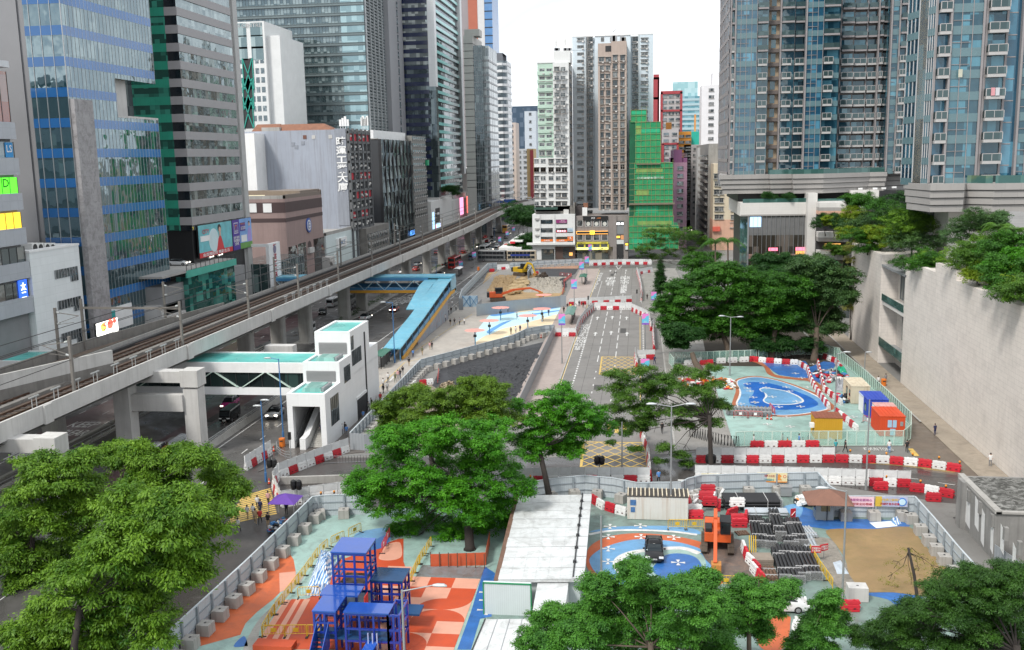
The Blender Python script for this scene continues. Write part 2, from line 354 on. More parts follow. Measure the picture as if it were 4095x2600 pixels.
ROADC=M('m2',(.20,.19,.178),.7,.1,.2,dirt=(.13,.122,.115),dirtamt=.5,wet=.12)
CN=M('m3',(.36,.35,.33),.75,.12,.5,streak=.35,dirt=(.12,.11,.09))
CP=M('m4',(.52,.51,.49),.75,.1,.4,streak=.28,dirt=(.2,.19,.17))
CD=M('m5',(.2,.19,.175),.8,.2,.5,streak=.4,dirt=(.07,.06,.05))
PAVE=M('m6',(.27,.255,.235),.7,.14,.3,dirt=(.15,.14,.125),dirtamt=.6,wet=.4)
PINKP=M('m7',(.36,.30,.27),.75,.1,.3,dirt=(.23,.19,.17),dirtamt=.5,wet=.2)
BROWNP=M('m8',(.17,.135,.105),.7,.18,.3,dirt=(.09,.07,.055),dirtamt=.6,wet=.7)
WH_=M('m9',(.78,.78,.77),.5,.06,.4,streak=.15,dirt=(.45,.44,.42))
WHITEP=M('m10',(.66,.66,.64),.6,.2,1.2,dirt=(.25,.24,.23),dirtamt=.35)
YELP=M('m11',(.62,.42,.1),.6,.2,1.2,dirt=(.24,.2,.13),dirtamt=.35)
GY_=M('m12',(.32,.33,.34),.45,.08,.6,metal=.3)
DK=M('m13',(.03,.03,.032),.5,.2,1)
BK_=M('m14',(.012,.012,.013),.4,.1,1)
MT_=M('m15',(.31,.46,.415),.6,.12,.25,dirt=(.17,.2,.18),dirtamt=.55,wet=.5)
MINTD=M('m16',(.20,.28,.25),.6,.16,.3,dirt=(.1,.11,.1),dirtamt=.7,wet=.6)
ORNG=M('m17',(.55,.12,.035),.6,.16,.4,dirt=(.3,.08,.04),dirtamt=.5,wet=.4)
LBLUE=M('m18',(.14,.33,.56),.55,.14,.4,dirt=(.1,.2,.3),dirtamt=.5,wet=.4)
DBLUE=M('m19',(.035,.15,.44),.5,.18,.4,dirt=(.03,.07,.16),dirtamt=.5,wet=.5)
PEACH=M('m20',(.62,.31,.22),.6,.08,.5,dirt=(.5,.25,.18),dirtamt=.35)
REDOR=M('m21',(.48,.065,.018),.6,.1,.5,dirt=(.35,.06,.03),dirtamt=.4)
SKYP=M('m22',(.48,.72,.78),.6,.07,.3,dirt=(.35,.5,.52),dirtamt=.3)
SANDP=M('m23',(.72,.6,.4),.6,.07,.3,dirt=(.55,.45,.3),dirtamt=.3)
GLASSC=MG('m24',(.012,.014,.016),(.1,.11,.12),.1,(3,3,3),.005,1.5,.03)
z0=0
b=MB();b.sh_([(-1500,-80),(1500,-80),(1500,3000),(-1500,3000)],0);str_(b,'ground',M('m25',(.2,.195,.185),.8,.2,.05,dirt=(.12,.115,.105),dirtamt=.6,wet=.3))
def gp(n,*pts):return[G(n,*p)[:2]for p in pts]
b=MB()
b.sh_([(-92,20),(-47,20),(-47,165),(-48.2,180),(-48.2,330),(-45,400),(-57,500),(-66,590),(-84,800),(-140,800),(-108,600),(-95,480),(-92,330)],.008)
str_(b,'road',ASPH)
b=MB();b.sh_([(-49,99),(-34,99),(-12,108),(7,110),(21,112.5),(33,107),(70,100),(70,118),(43,116.5),(32,121),(10,124.5),(4,124),(-13.4,121),(-33,119),(-40,118.5),(-49,118)],.016);str_(b,'road',ASPHD)
b=MB();b.sh_([(-47,40),(-38.7,40),(-38.7,68),(-34.5,98),(-34,99.2),(-47,99.2)],.012);str_(b,'road',ASPHD)
b=MB();b.sh_([(12.6,177),(34.8,177),(34.8,262),(14,262)],.04);str_(b,'planting_bed',M('m26',(.045,.036,.026),.95,.3,.5))
b=MB();b.sh_([(-48,330),(-13,335),(12,335),(70,330),(70,356),(12,358),(-20,357),(-52,352)],.016);str_(b,'road',ASPH)
b=MB();b.sh_([(-13.4,120),(4.6,123),(4.4,172),(4.6,176),(4.4,232),(.6,240),(.6,335),(-13.4,335)],.024);str_(b,'road',ROADC)
b=MB();b.sh_([(34,118),(43,114),(43,330),(35,330),(35.5,170),(35.5,135)],.02);str_(b,'road',BROWNP)
b=MB();b.sh_([(12,360),(26,360),(60,640),(48,640)],.01);str_(b,'road',ASPH)
b=MB();b.q(39.6,116,0,42.95,330,.12);str_(b,'pavement',M('m27',(.33,.28,.22),.75,.12,.3,dirt=(.17,.14,.11),dirtamt=.6,wet=.3))
b=MB();b.pm([(-19.5,136),(-13.5,136),(-13.5,334),(-20,334)],0,.13);str_(b,'pavement',PINKP)
b=MB();b.pm([(4.7,124),(12.5,126),(12.5,175),(14,240),(12,334),(.7,334),(.7,241),(4.7,233)],0,.12);str_(b,'pavement',PAVE)
b=MB();b.sh_([(-47,150),(-37.5,150),(-39.5,172),(-26,194.5),(-19.5,210),(-19.5,250),(-46,250),(-48,180)],.03);str_(b,'pavement',M('m28',(.42,.385,.34),.7,.12,.3,dirt=(.27,.24,.21),dirtamt=.6,wet=.35))
b=MB();b.pm([(-47,112),(-46.8,118),(-48,124),(-47,150),(-40.5,150),(-37.6,128),(-36,121),(-40,119.5),(-44,119)],0,.1);str_(b,'pavement',M('m29',(.13,.115,.105),.6,.2,.4,dirt=(.08,.07,.065),wet=.8))
b=MB();b.q(-47.5,250,0,-38,345,.1);str_(b,'pavement',PAVE)
b=MB();b.q(-72.6,196,0,-68.8,470,.25);b.q(-78.8,60,0,-75.6,190,.2);b.q(-95,20,0,-91.2,560,.13);str_(b,'median_kerb',CN)
b=MB();b.sh_([(-38.6,40),(-38.6,68),(-34.4,98),(-13.5,105),(-12.6,103),(-12.6,40)],.03);str_(b,'plaza_ground',MT_)
b=MB();b.sh_([(-12.6,40),(-12.6,103),(-2.7,107),(5.6,109),(20.4,110.5),(20.4,103.6),(28.9,102.6),(31.5,88),(36,40)],.03);str_(b,'plaza_ground',MINTD)
b=MB();b.sh_(gp(12,(60,340),(590,330),(760,380),(1000,590),(1400,960),(1330,1165),(0,1170),(-560,1160))+gp(17,(880,480),(900,400)),.03);str_(b,'plaza_ground',MT_)
def pnt(name,mat,z,pts,k=6):
 b=MB();b.sh_(sp_(pts,k)if k else pts,z);return str_(b,name,mat)
pnt('painted_ground',ORNG,.038,gp(14,(340,680),(380,740),(400,850),(330,960),(200,1090),(60,1200),(-40,1300))+gp(13,(2100,1400),(1640,1529),(1500,1700),(1400,1529),(1640,1300),(1900,1080),(2200,900),(2320,800)),0)
pnt('painted_ground',M('m30',(.36,.35,.32),.75,.2,.4,dirt=(.2,.18,.15),dirtamt=.6),.044,gp(14,(400,870),(470,900),(330,1060),(200,1200),(90,1340),(60,1529),(-60,1529),(60,1290),(200,1140),(300,1000)),4)
pnt('painted_ground',PEACH,.05,gp(14,(255,860),(400,845),(395,930),(300,1010),(260,1030)),0)
pnt('painted_ground',DBLUE,.044,gp(13,(2040,1500),(2130,1410),(2165,1490),(2140,1500)),4)
pnt('painted_ground',LBLUE,.044,gp(14,(960,500),(1220,470),(1200,640),(1080,660),(900,640),(900,560)),4)
pnt('painted_ground',REDOR,.05,gp(14,(780,750),(1300,560),(1340,560),(1340,760),(1440,1040),(1500,1529),(80,1529),(90,1430),(350,1120),(520,1080)),0)
pnt('painted_ground',DBLUE,.056,gp(14,(1080,590),(1150,540),(1215,530),(1190,620),(1060,660)),4)
pnt('painted_ground',PEACH,.056,gp(14,(1130,740),(1140,690),(1200,610),(1300,590),(1325,640),(1320,720),(1230,750)),4)
pnt('painted_ground',DBLUE,.044,gp(14,(2050,800),(2140,860),(2110,1240),(2010,1260),(1930,1529),(1810,1529),(1930,1200)),0)
for c in((2075,1185),(2090,1030),(2090,1100)):
 x,y,_=G(14,*c)
 b=MB()
 for q in range(4):
  a=math.pi/2*q;b.add([(x+math.cos(a)*.1,y+math.sin(a)*.1,.052),(x+math.cos(a)*.9-math.sin(a)*.16,y+math.sin(a)*.9+math.cos(a)*.16,.052),(x+math.cos(a)*.9+math.sin(a)*.16,y+math.sin(a)*.9-math.cos(a)*.16,.052)],[(0,2,1)])
 str_(b,'ground_mark',WHITEP)
A0=G(14,2012,912);A1=G(14,1810,1512);tl=G(14,1575,912)
cw=(A0[0]-tl[0])/2;rh=(A0[1]-A1[1])/6
bo,bp,bg_=MB(),MB(),MB()
def cell(i,j):
 x1=A0[0]-cw*i;y1=A0[1]-rh*j;return x1-cw,y1-rh,x1,y1
pat={(0,0):'p',(1,0):'o',(0,1):'o',(1,1):'p',(0,2):'q2',(1,2):'q1',(0,3):'h1',(1,3):'h2',(0,4):'p',(1,4):'o',(0,5):'o',(1,5):'q3'}
for j in range(-1,9):
 for i in range(4):
  if j<0 and i<3:continue
  x0,y0,x1,y1=cell(i,j);k=pat.get((i,j))or('o' if(i+j)%2 else 'p')
  base,other=(bp,bo)if k in('p','q1','q2','q3','h1','h2')else(bo,bp)
  if j<0:base=bp
  base.sh_([(x0,y0),(x1,y0),(x1,y1),(x0,y1)],.058)
  if k[0]=='q' or k[0]=='h':
   pts=[]
   if k in('q1','h2'):cx,cy,a0=x1,y0,90
   elif k in('q2',):cx,cy,a0=x0,y1,270
   elif k=='h1':cx,cy,a0=x0,y0,0
   else:cx,cy,a0=x0,y0,0
   pts=[(cx,cy)]+[(cx+math.cos(R(a0+90*q/10))*cw,cy+math.sin(R(a0+90*q/10))*rh)for q in range(11)]
   other.sh_(pts,.064)
str_(bo,'court_tile',REDOR);str_(bp,'court_tile',PEACH)
b=MB();b.q(*(lambda a,c:(c[0],a[1]+.1,0,a[0],a[1]+2.6,.07))(A0,G(14,1440,912)));str_(b,'court_slab',M('m31',(.2,.22,.23),.5,.2,.4,dirt=(.13,.09,.06),dirtamt=.7,wet=.8))
T0=G(14,350,1090);
for i,(m_,a,c)in enumerate(((PEACH,(330,1095),(110,1440)),(REDOR,(390,1090),(165,1445)),(PEACH,(430,1090),(215,1448)),(REDOR,(470,1090),(265,1450)),(PEACH,(500,1090),(300,1450)))):
 p,q=G(14,*a),G(14,*c);b=MB();b.rb([p,q],.55,.062+.002*i);str_(b,'terrace_stripe',m_)
b=MB();b.q(*(lambda a,c:(a[0],a[1]-1.2,0,c[0],a[1],.5))(G(14,75,1475),G(14,420,1475)));str_(b,'terrace_step',REDOR)
pnt('painted_ground',LBLUE,.038,gp(15,(775,500),(960,460),(1200,448),(1480,448),(1700,475),(1740,520),(1500,495),(1180,480),(950,492)),4)
b=MB();b.rb(sp_(gp(15,(775,523),(950,492),(1180,484),(1500,497),(1720,525)),5,False),.45,.046);str_(b,'painted_ground',WHITEP)
pnt('painted_ground',ORNG,.044,gp(15,(752,740),(775,640),(870,570),(1000,530),(1180,512),(1400,522),(1600,550),(1760,590),(1900,650),(1990,760),(1980,880),(1900,980),(1700,1040),(1400,1060),(1100,1015),(950,960),(830,890),(765,820)))
pnt('painted_ground',LBLUE,.05,gp(15,(780,740),(820,690),(900,640),(1050,590),(1200,565),(1400,570),(1600,600),(1770,660),(1850,760),(1840,860),(1760,950),(1500,1000),(1250,1000),(1080,970),(930,920),(840,860),(795,800)))
pnt('painted_ground',MT_,.056,gp(15,(1005,790),(1030,730),(1120,680),(1260,655),(1420,640),(1600,640),(1760,700),(1800,800),(1760,920),(1600,970),(1400,960),(1200,940),(1060,860)))
b=MB();b.rb(sp_(gp(15,(1070,870),(1020,800),(1040,735),(1130,688),(1260,663),(1420,648),(1600,645),(1740,690)),5,False),.75,.064);str_(b,'painted_ground',WHITEP)
pnt('painted_ground',DBLUE,.068,gp(15,(1330,840),(1380,760),(1450,705),(1560,690),(1690,715),(1755,780),(1745,850),(1650,915),(1540,940),(1430,910)))
b=MB()
def cross(n,x,y,s=.65,zz=.078):
 x,y,_=G(n,x,y)
 for q in range(4):
  a=math.pi/2*q;ca,sa=math.cos(a),math.sin(a)
  b.add([(x+ca*.06-sa*.03,y+sa*.06+ca*.03,zz),(x+ca*.06+sa*.03,y+sa*.06-ca*.03,zz),(x+ca*s+sa*.2,y+sa*s-ca*.2,zz),(x+ca*s-sa*.2,y+sa*s+ca*.2,zz)],[(0,1,2,3)])
for p in((1225,450),(1232,545),(1517,550),(945,545),(945,650),(942,762),(1555,770),(1577,897),(938,890),(960,455),(1930,1040)):cross(15,*p)
for p in((115,620),(315,655),(340,690),(195,740),(405,780),(40,790),(250,828),(440,825),(330,465),(395,535),(550,455),(560,530),(140,660),(0,690),(900,915),(320,920),(150,980),(350,1000),(450,575),(500,655)):cross(12,*p,.62,.082)
for p in((2055,715),(2060,780),(2150,920),(2175,995),(1960,1020),(1930,1120)):cross(17,*p,.62,.082)
str_(b,'ground_mark',WHITEP)
pnt('painted_ground',ORNG,.044,gp(16,(60,1430),(110,1230),(330,1232),(350,1300),(330,1450),(270,1529),(120,1529)),4)
b=MB();b.rb(sp_(gp(16,(430,1240),(400,1330),(410,1420),(330,1529)),5,False),.7,.05);str_(b,'painted_ground',WHITEP)
pnt('painted_ground',DBLUE,.044,gp(16,(400,380),(460,280),(600,330),(640,400),(830,385),(1050,390),(1260,400),(1400,430),(1380,465),(1040,475),(700,480),(420,440)),0)
pnt('painted_ground',LBLUE,.046,gp(16,(280,290),(380,255),(460,290),(420,380),(330,330)),4)
pnt('painted_ground',DBLUE,.044,gp(16,(1000,1040),(1250,1030),(1480,1060),(1500,1130),(1300,1150),(1200,1090)),4)
pnt('painted_ground',M('m32',(.29,.19,.085),.55,.16,.25,dirt=(.2,.15,.06),dirtamt=.7,wet=.35,bump=.5),.06,gp(16,(660,490),(840,472),(1100,475),(1380,455),(1480,560),(1600,700),(1720,800),(1800,900),(1760,1040),(1500,1060),(1250,1030),(1000,1025),(920,950),(860,860),(830,740),(740,600)),3)
pnt('painted_ground',M('m33',(.26,.235,.2),.7,.3,1.2,dirt=(.1,.09,.07),dirtamt=.7),.05,gp(16,(540,560),(700,560),(760,640),(850,800),(920,960),(820,1040),(700,900),(600,700)),3)
pnt('painted_ground',M('m34',(.13,.105,.09),.7,.3,.7,dirt=(.28,.17,.12),dirtamt=.5,wet=.4),.084,gp(15,(1760,600),(2040,560),(2180,650),(2294,900),(2200,960),(1960,940),(1850,800),(1780,720)),4)
out_=[(-110,610),(-50,580),(60,568),(200,590),(330,628),(450,675),(570,732),(660,795),(685,822),(650,848),(560,868),(430,888),(300,897),(200,893),(60,880),(-60,850),(-110,800),(-85,740),(-80,690)]
def grw(pts,k,n):
 P=gp(n,*pts);cx=sum(p[0]for p in P)/len(P);cy=sum(p[1]for p in P)/len(P);r=[]
 for p in P:
  v=Vector((p[0]-cx,p[1]-cy));v=v+v.normalized()*k;r.append((cx+v.x,cy+v.y))
 return r
TERRA=M('m35',(.36,.115,.05),.6,.12,.4,dirt=(.2,.07,.04),dirtamt=.4)
pnt('painted_ground',TERRA,.044,grw(out_,1.0,12));pnt('painted_ground',WHITEP,.05,grw(out_,.32,12));pnt('painted_ground',LBLUE,.056,gp(12,*out_))
pnt('painted_ground',M('m36',(.012,.12,.45),.5,.14,.4,dirt=(.02,.08,.3),dirtamt=.4,wet=.4),.062,gp(12,(-58,625),(0,612),(120,614),(250,640),(400,690),(520,740),(580,780),(592,808),(540,832),(430,848),(300,853),(200,850),(100,832),(40,812),(0,800),(-10,760),(22,722),(30,690),(0,670),(-40,650)))
inn=[(80,670),(130,660),(220,670),(320,690),(420,730),(468,768),(455,790),(380,806),(280,810),(180,806),(130,790),(110,770),(130,735),(122,705),(95,692)]
pnt('painted_ground',WHITEP,.068,gp(12,*inn));pnt('painted_ground',LBLUE,.074,grw(inn,-.38,12))
pnt('painted_ground',TERRA,.05,gp(12,(10,430),(70,425),(140,450),(190,520),(240,550),(400,572),(530,580),(620,640),(690,690),(640,700),(530,610),(400,590),(230,570),(150,535),(120,480),(60,445)),4)
pnt('painted_ground',DBLUE,.056,gp(12,(90,425),(480,425),(520,480),(640,430),(760,440),(680,560),(640,640),(530,575),(400,570),(250,548),(200,515)),0)
pnt('site_ground',M('m37',(.022,.022,.026),.55,.5,.25,dirt=(.07,.07,.075),dirtamt=.5,bump=.6,wet=.1),.05,gp(10,(1660,500),(1800,450),(2000,395),(2290,310),(2390,300))+gp(11,(460,240),(200,690),(110,900),(-120,880))+gp(10,(1800,780),(1590,640)),0)
pnt('site_ground',M('m38',(.24,.2,.15),.8,.2,.4,dirt=(.13,.11,.085),dirtamt=.6),.044,gp(10,(1120,1100),(1480,650),(1700,560),(1900,640),(2100,800),(1900,1000),(1500,1180)),0)
plz=gp(18,(560,1530),(640,1370),(790,1190),(1880,1030),(1890,1310),(1440,1400),(1150,1480),(960,1560),(600,1640))
pnt('painted_ground',SKYP,.044,plz,0)
pnt('painted_ground',SANDP,.05,gp(18,(820,1480),(980,1400),(1240,1340),(1560,1250),(1880,1170),(1885,1290),(1790,1335),(1440,1390),(1130,1490),(1000,1530),(860,1640),(560,1640),(700,1520)),3)
DB2=M('m39',(.1,.3,.62),.6,.1,.3,dirt=(.08,.2,.42),dirtamt=.3)
pnt('painted_ground',DB2,.056,gp(18,(800,1185),(960,1165),(1250,1120),(1600,1080),(1860,1040),(1850,1075),(1560,1120),(1250,1145),(960,1195),(850,1205)),3)
pnt('painted_ground',DB2,.056,gp(18,(1230,1200),(1500,1160),(1870,1110),(1870,1125),(1500,1185),(1250,1212)),3)
pnt('painted_ground',DB2,.056,gp(18,(750,1440),(860,1370),(1000,1300),(1130,1270),(1000,1340),(870,1420),(790,1470)),3)
pnt('painted_ground',SANDP,.06,gp(18,(1170,1150),(1350,1115),(1560,1105),(1400,1130),(1230,1150)),3)
pnt('site_ground',M('m40',(.37,.25,.12),.85,.2,.25,dirt=(.2,.13,.07),dirtamt=.6,bump=.7),.05,gp(18,(690,930),(600,920),(760,540),(940,520),(1250,500),(1400,520),(1500,560),(1640,600),(1900,620),(1950,830),(1860,900),(1100,980)),0)
pnt('site_ground',M('m41',(.035,.037,.042),.6,.3,.4,dirt=(.08,.08,.085),dirtamt=.5),.058,gp(18,(1540,480),(2150,480),(2100,560),(2000,600),(1700,590),(1560,530)),0)
pnt('site_ground',PINKP,.058,gp(18,(730,690),(850,560),(950,560),(900,680),(740,800),(690,780)),0)
pnt('site_ground',M('m42',(.35,.2,.13),.8,.2,.5),.058,gp(18,(1480,440),(2160,430),(2150,478),(1500,478)),0)
b=MB()
def dsh(x,y0,y1,L,gap,w=.16,zz=.034,x2=None):
 y=y0
 while y<y1:
  t=(y-y0)/(y1-y0);xx=x+(0 if x2 is None else(x2-x)*t);b.q(xx-w/2,y,zz-.006,xx+w/2,min(y+L,y1),zz);y+=L+gap
for(x,y0,y1,L,gp_)in((-7.6,150,176,1.2,4),(-7.7,180,330,6,3),(-4.35,150,182,1.2,4),(-4.4,184,330,6,3)):dsh(x,y0,y1,L,gp_,.17)
dsh(-11.1,150,236,1.05,.9,.28);dsh(.9,180,236,1.05,.9,.22)
for x in(-13.15,):dsh(x,150,330,200,0,.12)
dsh(-11.3,250,300,1,.9,.2);dsh(-11.3,300,300.6,60,0,.2)
for x,a,c in((-52.3,100,330),(-78,60,330),(-82.6,60,330),(-86.5,60,330)):dsh(x,a,c,2,4.5,.15,.024)
dsh(-55,168,330,60,0,.16,.024);dsh(-51.5,190,330,6,3,.16,.024);dsh(-56.5,60,165,200,0,.14,.024);dsh(-66.3,170,330,300,0,.16,.024)
def arw(n,x,y,zz=.036):
 x,y,_=G(n,x,y);b.add([(x-.13,y-2.2,zz),(x+.13,y-2.2,zz),(x+.13,y+.7,zz),(x-.13,y+.7,zz)],[(0,1,2,3)]);b.add([(x-.5,y+.6,zz+.002),(x+.5,y+.6,zz+.002),(x,y+2.4,zz+.002)],[(0,1,2)])
for p in((850,1362),(980,1357),(1105,1362),(832,1500),(970,1490),(1108,1500)):arw(7,*p)
for p in((853,948),(963,948),(1100,945),(960,1020),(1090,1022)):arw(7,*p)
for p in((1625,220),(1245,575),(1460,130)):arw(10,*p)
g0=G(7,1035,920);b.add([(g0[0]-1.1,g0[1]+6,.036),(g0[0]+1.1,g0[1]+6,.036),(g0[0]+.8,g0[1]+5.4,.036),(g0[0]-.8,g0[1]+5.4,.036)],[(3,2,1,0)]);b.br_((g0[0]-1,g0[1]+5.8,.034),(g0[0],g0[1]-5,.034),.2,.006);b.br_((g0[0]+1,g0[1]+5.8,.034),(g0[0],g0[1]-5,.034),.2,.006)
for i in range(8):
 y=103.5+i*1.25;b.q(4.6,y,.02,9.4,y+.55,.03)
for p,q in(((260,1500),(700,1480)),):
 a,c=G(10,*p),G(10,*q)
a,c=G(12,1400,1450),G(12,1470,1457);b.rb([a,c],.12,.026)
a,c=G(12,1640,1487),G(12,1790,1508);b.rb([a,c],.12,.026)
a,c=G(12,1210,1180),G(12,1600,1215)
str_(b,'road_marking',WHITEP)
b=MB()
def htc(cs,n,wd,zz):
 c=[Vector((p[0],p[1]))for p in cs]
 bl=lambda u,v:(c[0]*(1-u)+c[1]*u)*(1-v)+(c[3]*(1-u)+c[2]*u)*v
 for i in range(4):p,q=c[i],c[(i+1)%4];b.rb([p,q],wd*1.7,zz+.002)
 for k in range(1,2*n):
  t=k/n
  for fl in(0,1):
   p=(0,t)if t<=1 else(t-1,1);q=(t,0)if t<=1 else(1,t-1)
   if fl:p,q=(1-p[0],p[1]),(1-q[0],q[1])
   b.rb([bl(*p),bl(*q)],wd,zz+.004*fl)
htc(gp(11,(890,387),(1175,390),(1187,540),(868,543)),5,.16,.036)
htc(gp(11,(728,1132),(1268,1140),(1290,1352),(707,1354)),4,.2,.036)
for i in range(3):
 p,q=G(11,960+i*66,960),G(11,950+i*66,1055);b.rb([p,q],.55,.036)
l0,l1,r0_,r1_=G(13,2110,190),G(13,1985,430),G(14,178,120),G(14,232,335)
for i in range(14):
 u=i/13;b.rb([(l0[0]+(l1[0]-l0[0])*u,l0[1]+(l1[1]-l0[1])*u),(r0_[0]+(r1_[0]-r0_[0])*u,r0_[1]+(r1_[1]-r0_[1])*u)],.4,.026)
for pts in([(-13.2,151),(-13.2,330)],[(.25,151),(.25,232)]):
 b.rb([(pts[0][0],pts[0][1]),(pts[1][0],pts[1][1])],.12,.04)
b.rb([G(12,750,1290),G(12,1300,1330),G(12,1790,1395)],.12,.03);b.rb([G(12,750,1296),G(12,1300,1338),G(12,1780,1402)],.1,.032)
b.rb([(-43.6,152),(-44.2,178),(-42,182)],.14,.04);b.rb([(-45.3,182),(-41,236)],.14,.04)
b.rb([(-89.5,60),(-89.5,400)],.15,.026)
for i in range(4):p,q=G(12,1330+30*i,1185+18*i),G(12,1400+30*i,1250+10*i)
a=[G(12,1380,1190),G(12,1420,1190),G(12,1480,1255),G(12,1420,1255)];b.add([(p[0],p[1],.03)for p in a],[(0,3,2,1)])
str_(b,'road_marking',YELP)
def rtx(body,c,w,h,zz=.037,lines=.9):
 o=ltg(body,(c[0],c[1],0),w,h,WHITEP,None,'up',zz,'road_lettering',lines);o['kind']='structure'
c=G(11,690,270);rtx('BUS\nSTOP\n巴士\n站',c,2.7,14.5)
c=G(11,725,155);rtx('BUS\nSTOP\n巴士\n站',c,2.7,15.5)
c=G(7,815,1080);rtx('BUS\nSTOP\n巴士\n站',c,2.6,26)
c=G(7,845,1000);rtx('KWUN\nTONG\nROAD\n觀塘道',c,3.2,22)
c=G(7,965,1038);rtx('WEST\nROAD\n香港',c,3,20)
c=G(7,1085,1065);rtx('KWUN\nTONG\nLINE\n觀塘',c,2.8,40)
c=G(6,1255,1210);rtx('HONG\nKONG\n香港',c,2.7,13,.027)
c=G(6,1360,1195);rtx('EAST\nHONG\nKONG\n香港東',c,2.9,20,.027)
c=G(6,1445,1180);rtx('EAST\nHONG\nKONG',c,2.4,20,.027)
c=G(9,740,980);rtx('KEEP',c,4.2,3,.03)
c=G(9,640,1052);rtx('CLEAR',c,4.2,3,.03)
c=G(9,190,1240);rtx('慢',c,3.2,5,.03)
c=G(12,1120,1195);rtx('KWUN TONG',c,3.6,1.3,.034)
rp=np.random.default_rng(44);b=MB();b2=MB()
for k in range(70):
 x0,x1,y0,y1=((-57,-48.5,50,330),(-13.2,.4,125,330),(-66,-59,60,160),(-44,20,104,118),(35.5,39,125,320))[k%5];x,y=rp.uniform(x0,x1),rp.uniform(y0,y1)
 if k%3:(b if k%2 else b2).q(x-rp.uniform(.4,1.3),y-rp.uniform(.5,4),.026,x+rp.uniform(.3,1),y+rp.uniform(.5,4),.0275)
 else:b.tu([(x,y,.02),(x,y,.03)],.38,12)
str_(b,'road_patch',M('m43',(.06,.057,.054),.7,.2,.5));str_(b2,'road_patch',M('m44',(.19,.18,.17),.7,.15,.5))
b=MB();[b.q(x-.03,126,.024,x+.03,334,.0285)for x in(-9.4,-5.9,-2.2)];[b.q(-13.4,y,.024,.5,y+.06,.0285)for y in np.arange(128,334,9.7)];str_(b,'road_joint',M('m45',(.08,.076,.07),.8))
b=MB();b.sh_([(-66.6,60),(-62.6,60),(-62.6,160),(-66.6,160)],.018);b.sh_([(-86.4,118),(-79.5,118),(-79.5,240),(-86.4,240)],.018);str_(b,'road_surfacing',M('m46',(.11,.06,.062),.6,.15,.3,dirt=(.08,.05,.05),wet=.6))
b=MB()
for pts in([(-13.5,136),(-13.5,334)],[(4.7,124),(4.7,233)],[(-48.2,180),(-48.2,330)],[(39.5,140),(39.5,330)]):b.rb(pts,.25,.145)
str_(b,'kerb',CN)
FX=-95.0
def bld(name,lb_,loc,cat='building',group=None):return th(name,lb_,cat,loc,0,group)
def pq(name,parent,mats,fn,bevel=0,smooth=False,lb_=None):
 b=MB();fn(b);o=b.bd(name,mats,parent,bevel=bevel,smooth=smooth)
 if lb_:o['label']=lb_
 return o
t=bld('office_building','grey banded office block with green and yellow lit windows beside the white block',(-100,125,0))
WB=M('m47',(.40,.42,.45),.5,.06,.5,tile=(1.9,2.2,.35))
y0,y1=70,142.2
pq('wall',t,M('m48',(.22,.22,.225),.7,.1,.4),lambda b:b.q(-116,y0,0,-95.9,y1-.3,52))
zs=[zX(5,300,1160,FX),zX(5,270,860,FX),zX(5,240,565,FX),zX(5,205,265,FX),zX(5,175,-40,FX),zX(1,140,1070,FX)]
for z in zs:pq('spandrel',t,WB,lambda b:b.q(-116,y0,z-2.55,-95,y1,z))
pq('cladding_panel',t,M('m49',(.6,.62,.64),.5,.06,.5,tile=(2.2,1.5,.3)),lambda b:b.q(-116,y0,zX(1,70,590,FX),-95,y1,54))
fills=[('restaurant glass',(.03,.028,.025),None),('dark glass',(.025,.03,.03),None),('amber lit blind',(.95,.62,.04),.75),('green lit blind',(.1,.85,.03),.8),('office glass',(.06,.09,.11),None),('terracotta lined glass',(.25,.06,.02),None)]
for i,z in enumerate(zs):
 nm,c,e=fills[i];zt=zs[i+1]-2.55 if i<5 else zX(1,70,600,FX)
 mt=ME(nm,c,e)if e else MG(nm,c,(.3,.28,.25),.2,(1.9,1.9,4),.02)
 w=pq('window_band',t,[mt,DK],lambda b:(b.q(-95.9,y0,z,-95.55,y1-.2,zt-.4),[b.q(-95.9,y1-.2-1.9*k,z,-95.5,y1-.1-1.9*k,zt-.4,1)for k in range(14)]))
 if i==3:ltg('O D',(-95.5,137.9,z+1.6),4.0,1.3,M('m50',(.02,.2,.01)),t,'+x',.04)
 if i==4:pq('sign_panel',w,M('m51',(.03,.25,.55)),lambda b:b.q(-95.5,139.8,z+.1,-95.42,141.6,zt-.5));ltg('LS',(-95.4,140.7,z+1.4),1.3,1.1,WH_,t,'+x',.03)
 if i==0:pq('sign_panel',w,ME('m52',(.03,.12,.7),.7),lambda b:b.q(-95.5,139.5,z-.2,-95.35,141.6,zt-.2));ltg('太\n二',(-95.3,140.5,z+1.1),1.3,2.4,ME('m53',(1,1,1),1.5),t,'+x',.03)
t=bld('white_building','white panelled low block with three louvred windows and fan units on its roof',(-102,149,0))
pq('wall',t,M('m54',(.74,.77,.77),.45,.05,.3,tile=(3.2,1.25,.22),streak=.12,dirt=(.5,.52,.5)),lambda b:b.q(-112,142.4,0,-95,156.2,zX(5,690,722,FX)))
pq('parapet',t,WH_,lambda b:b.q(-112,142.3,zX(5,690,722,FX),-94.9,156.3,zX(5,690,722,FX)+.35))
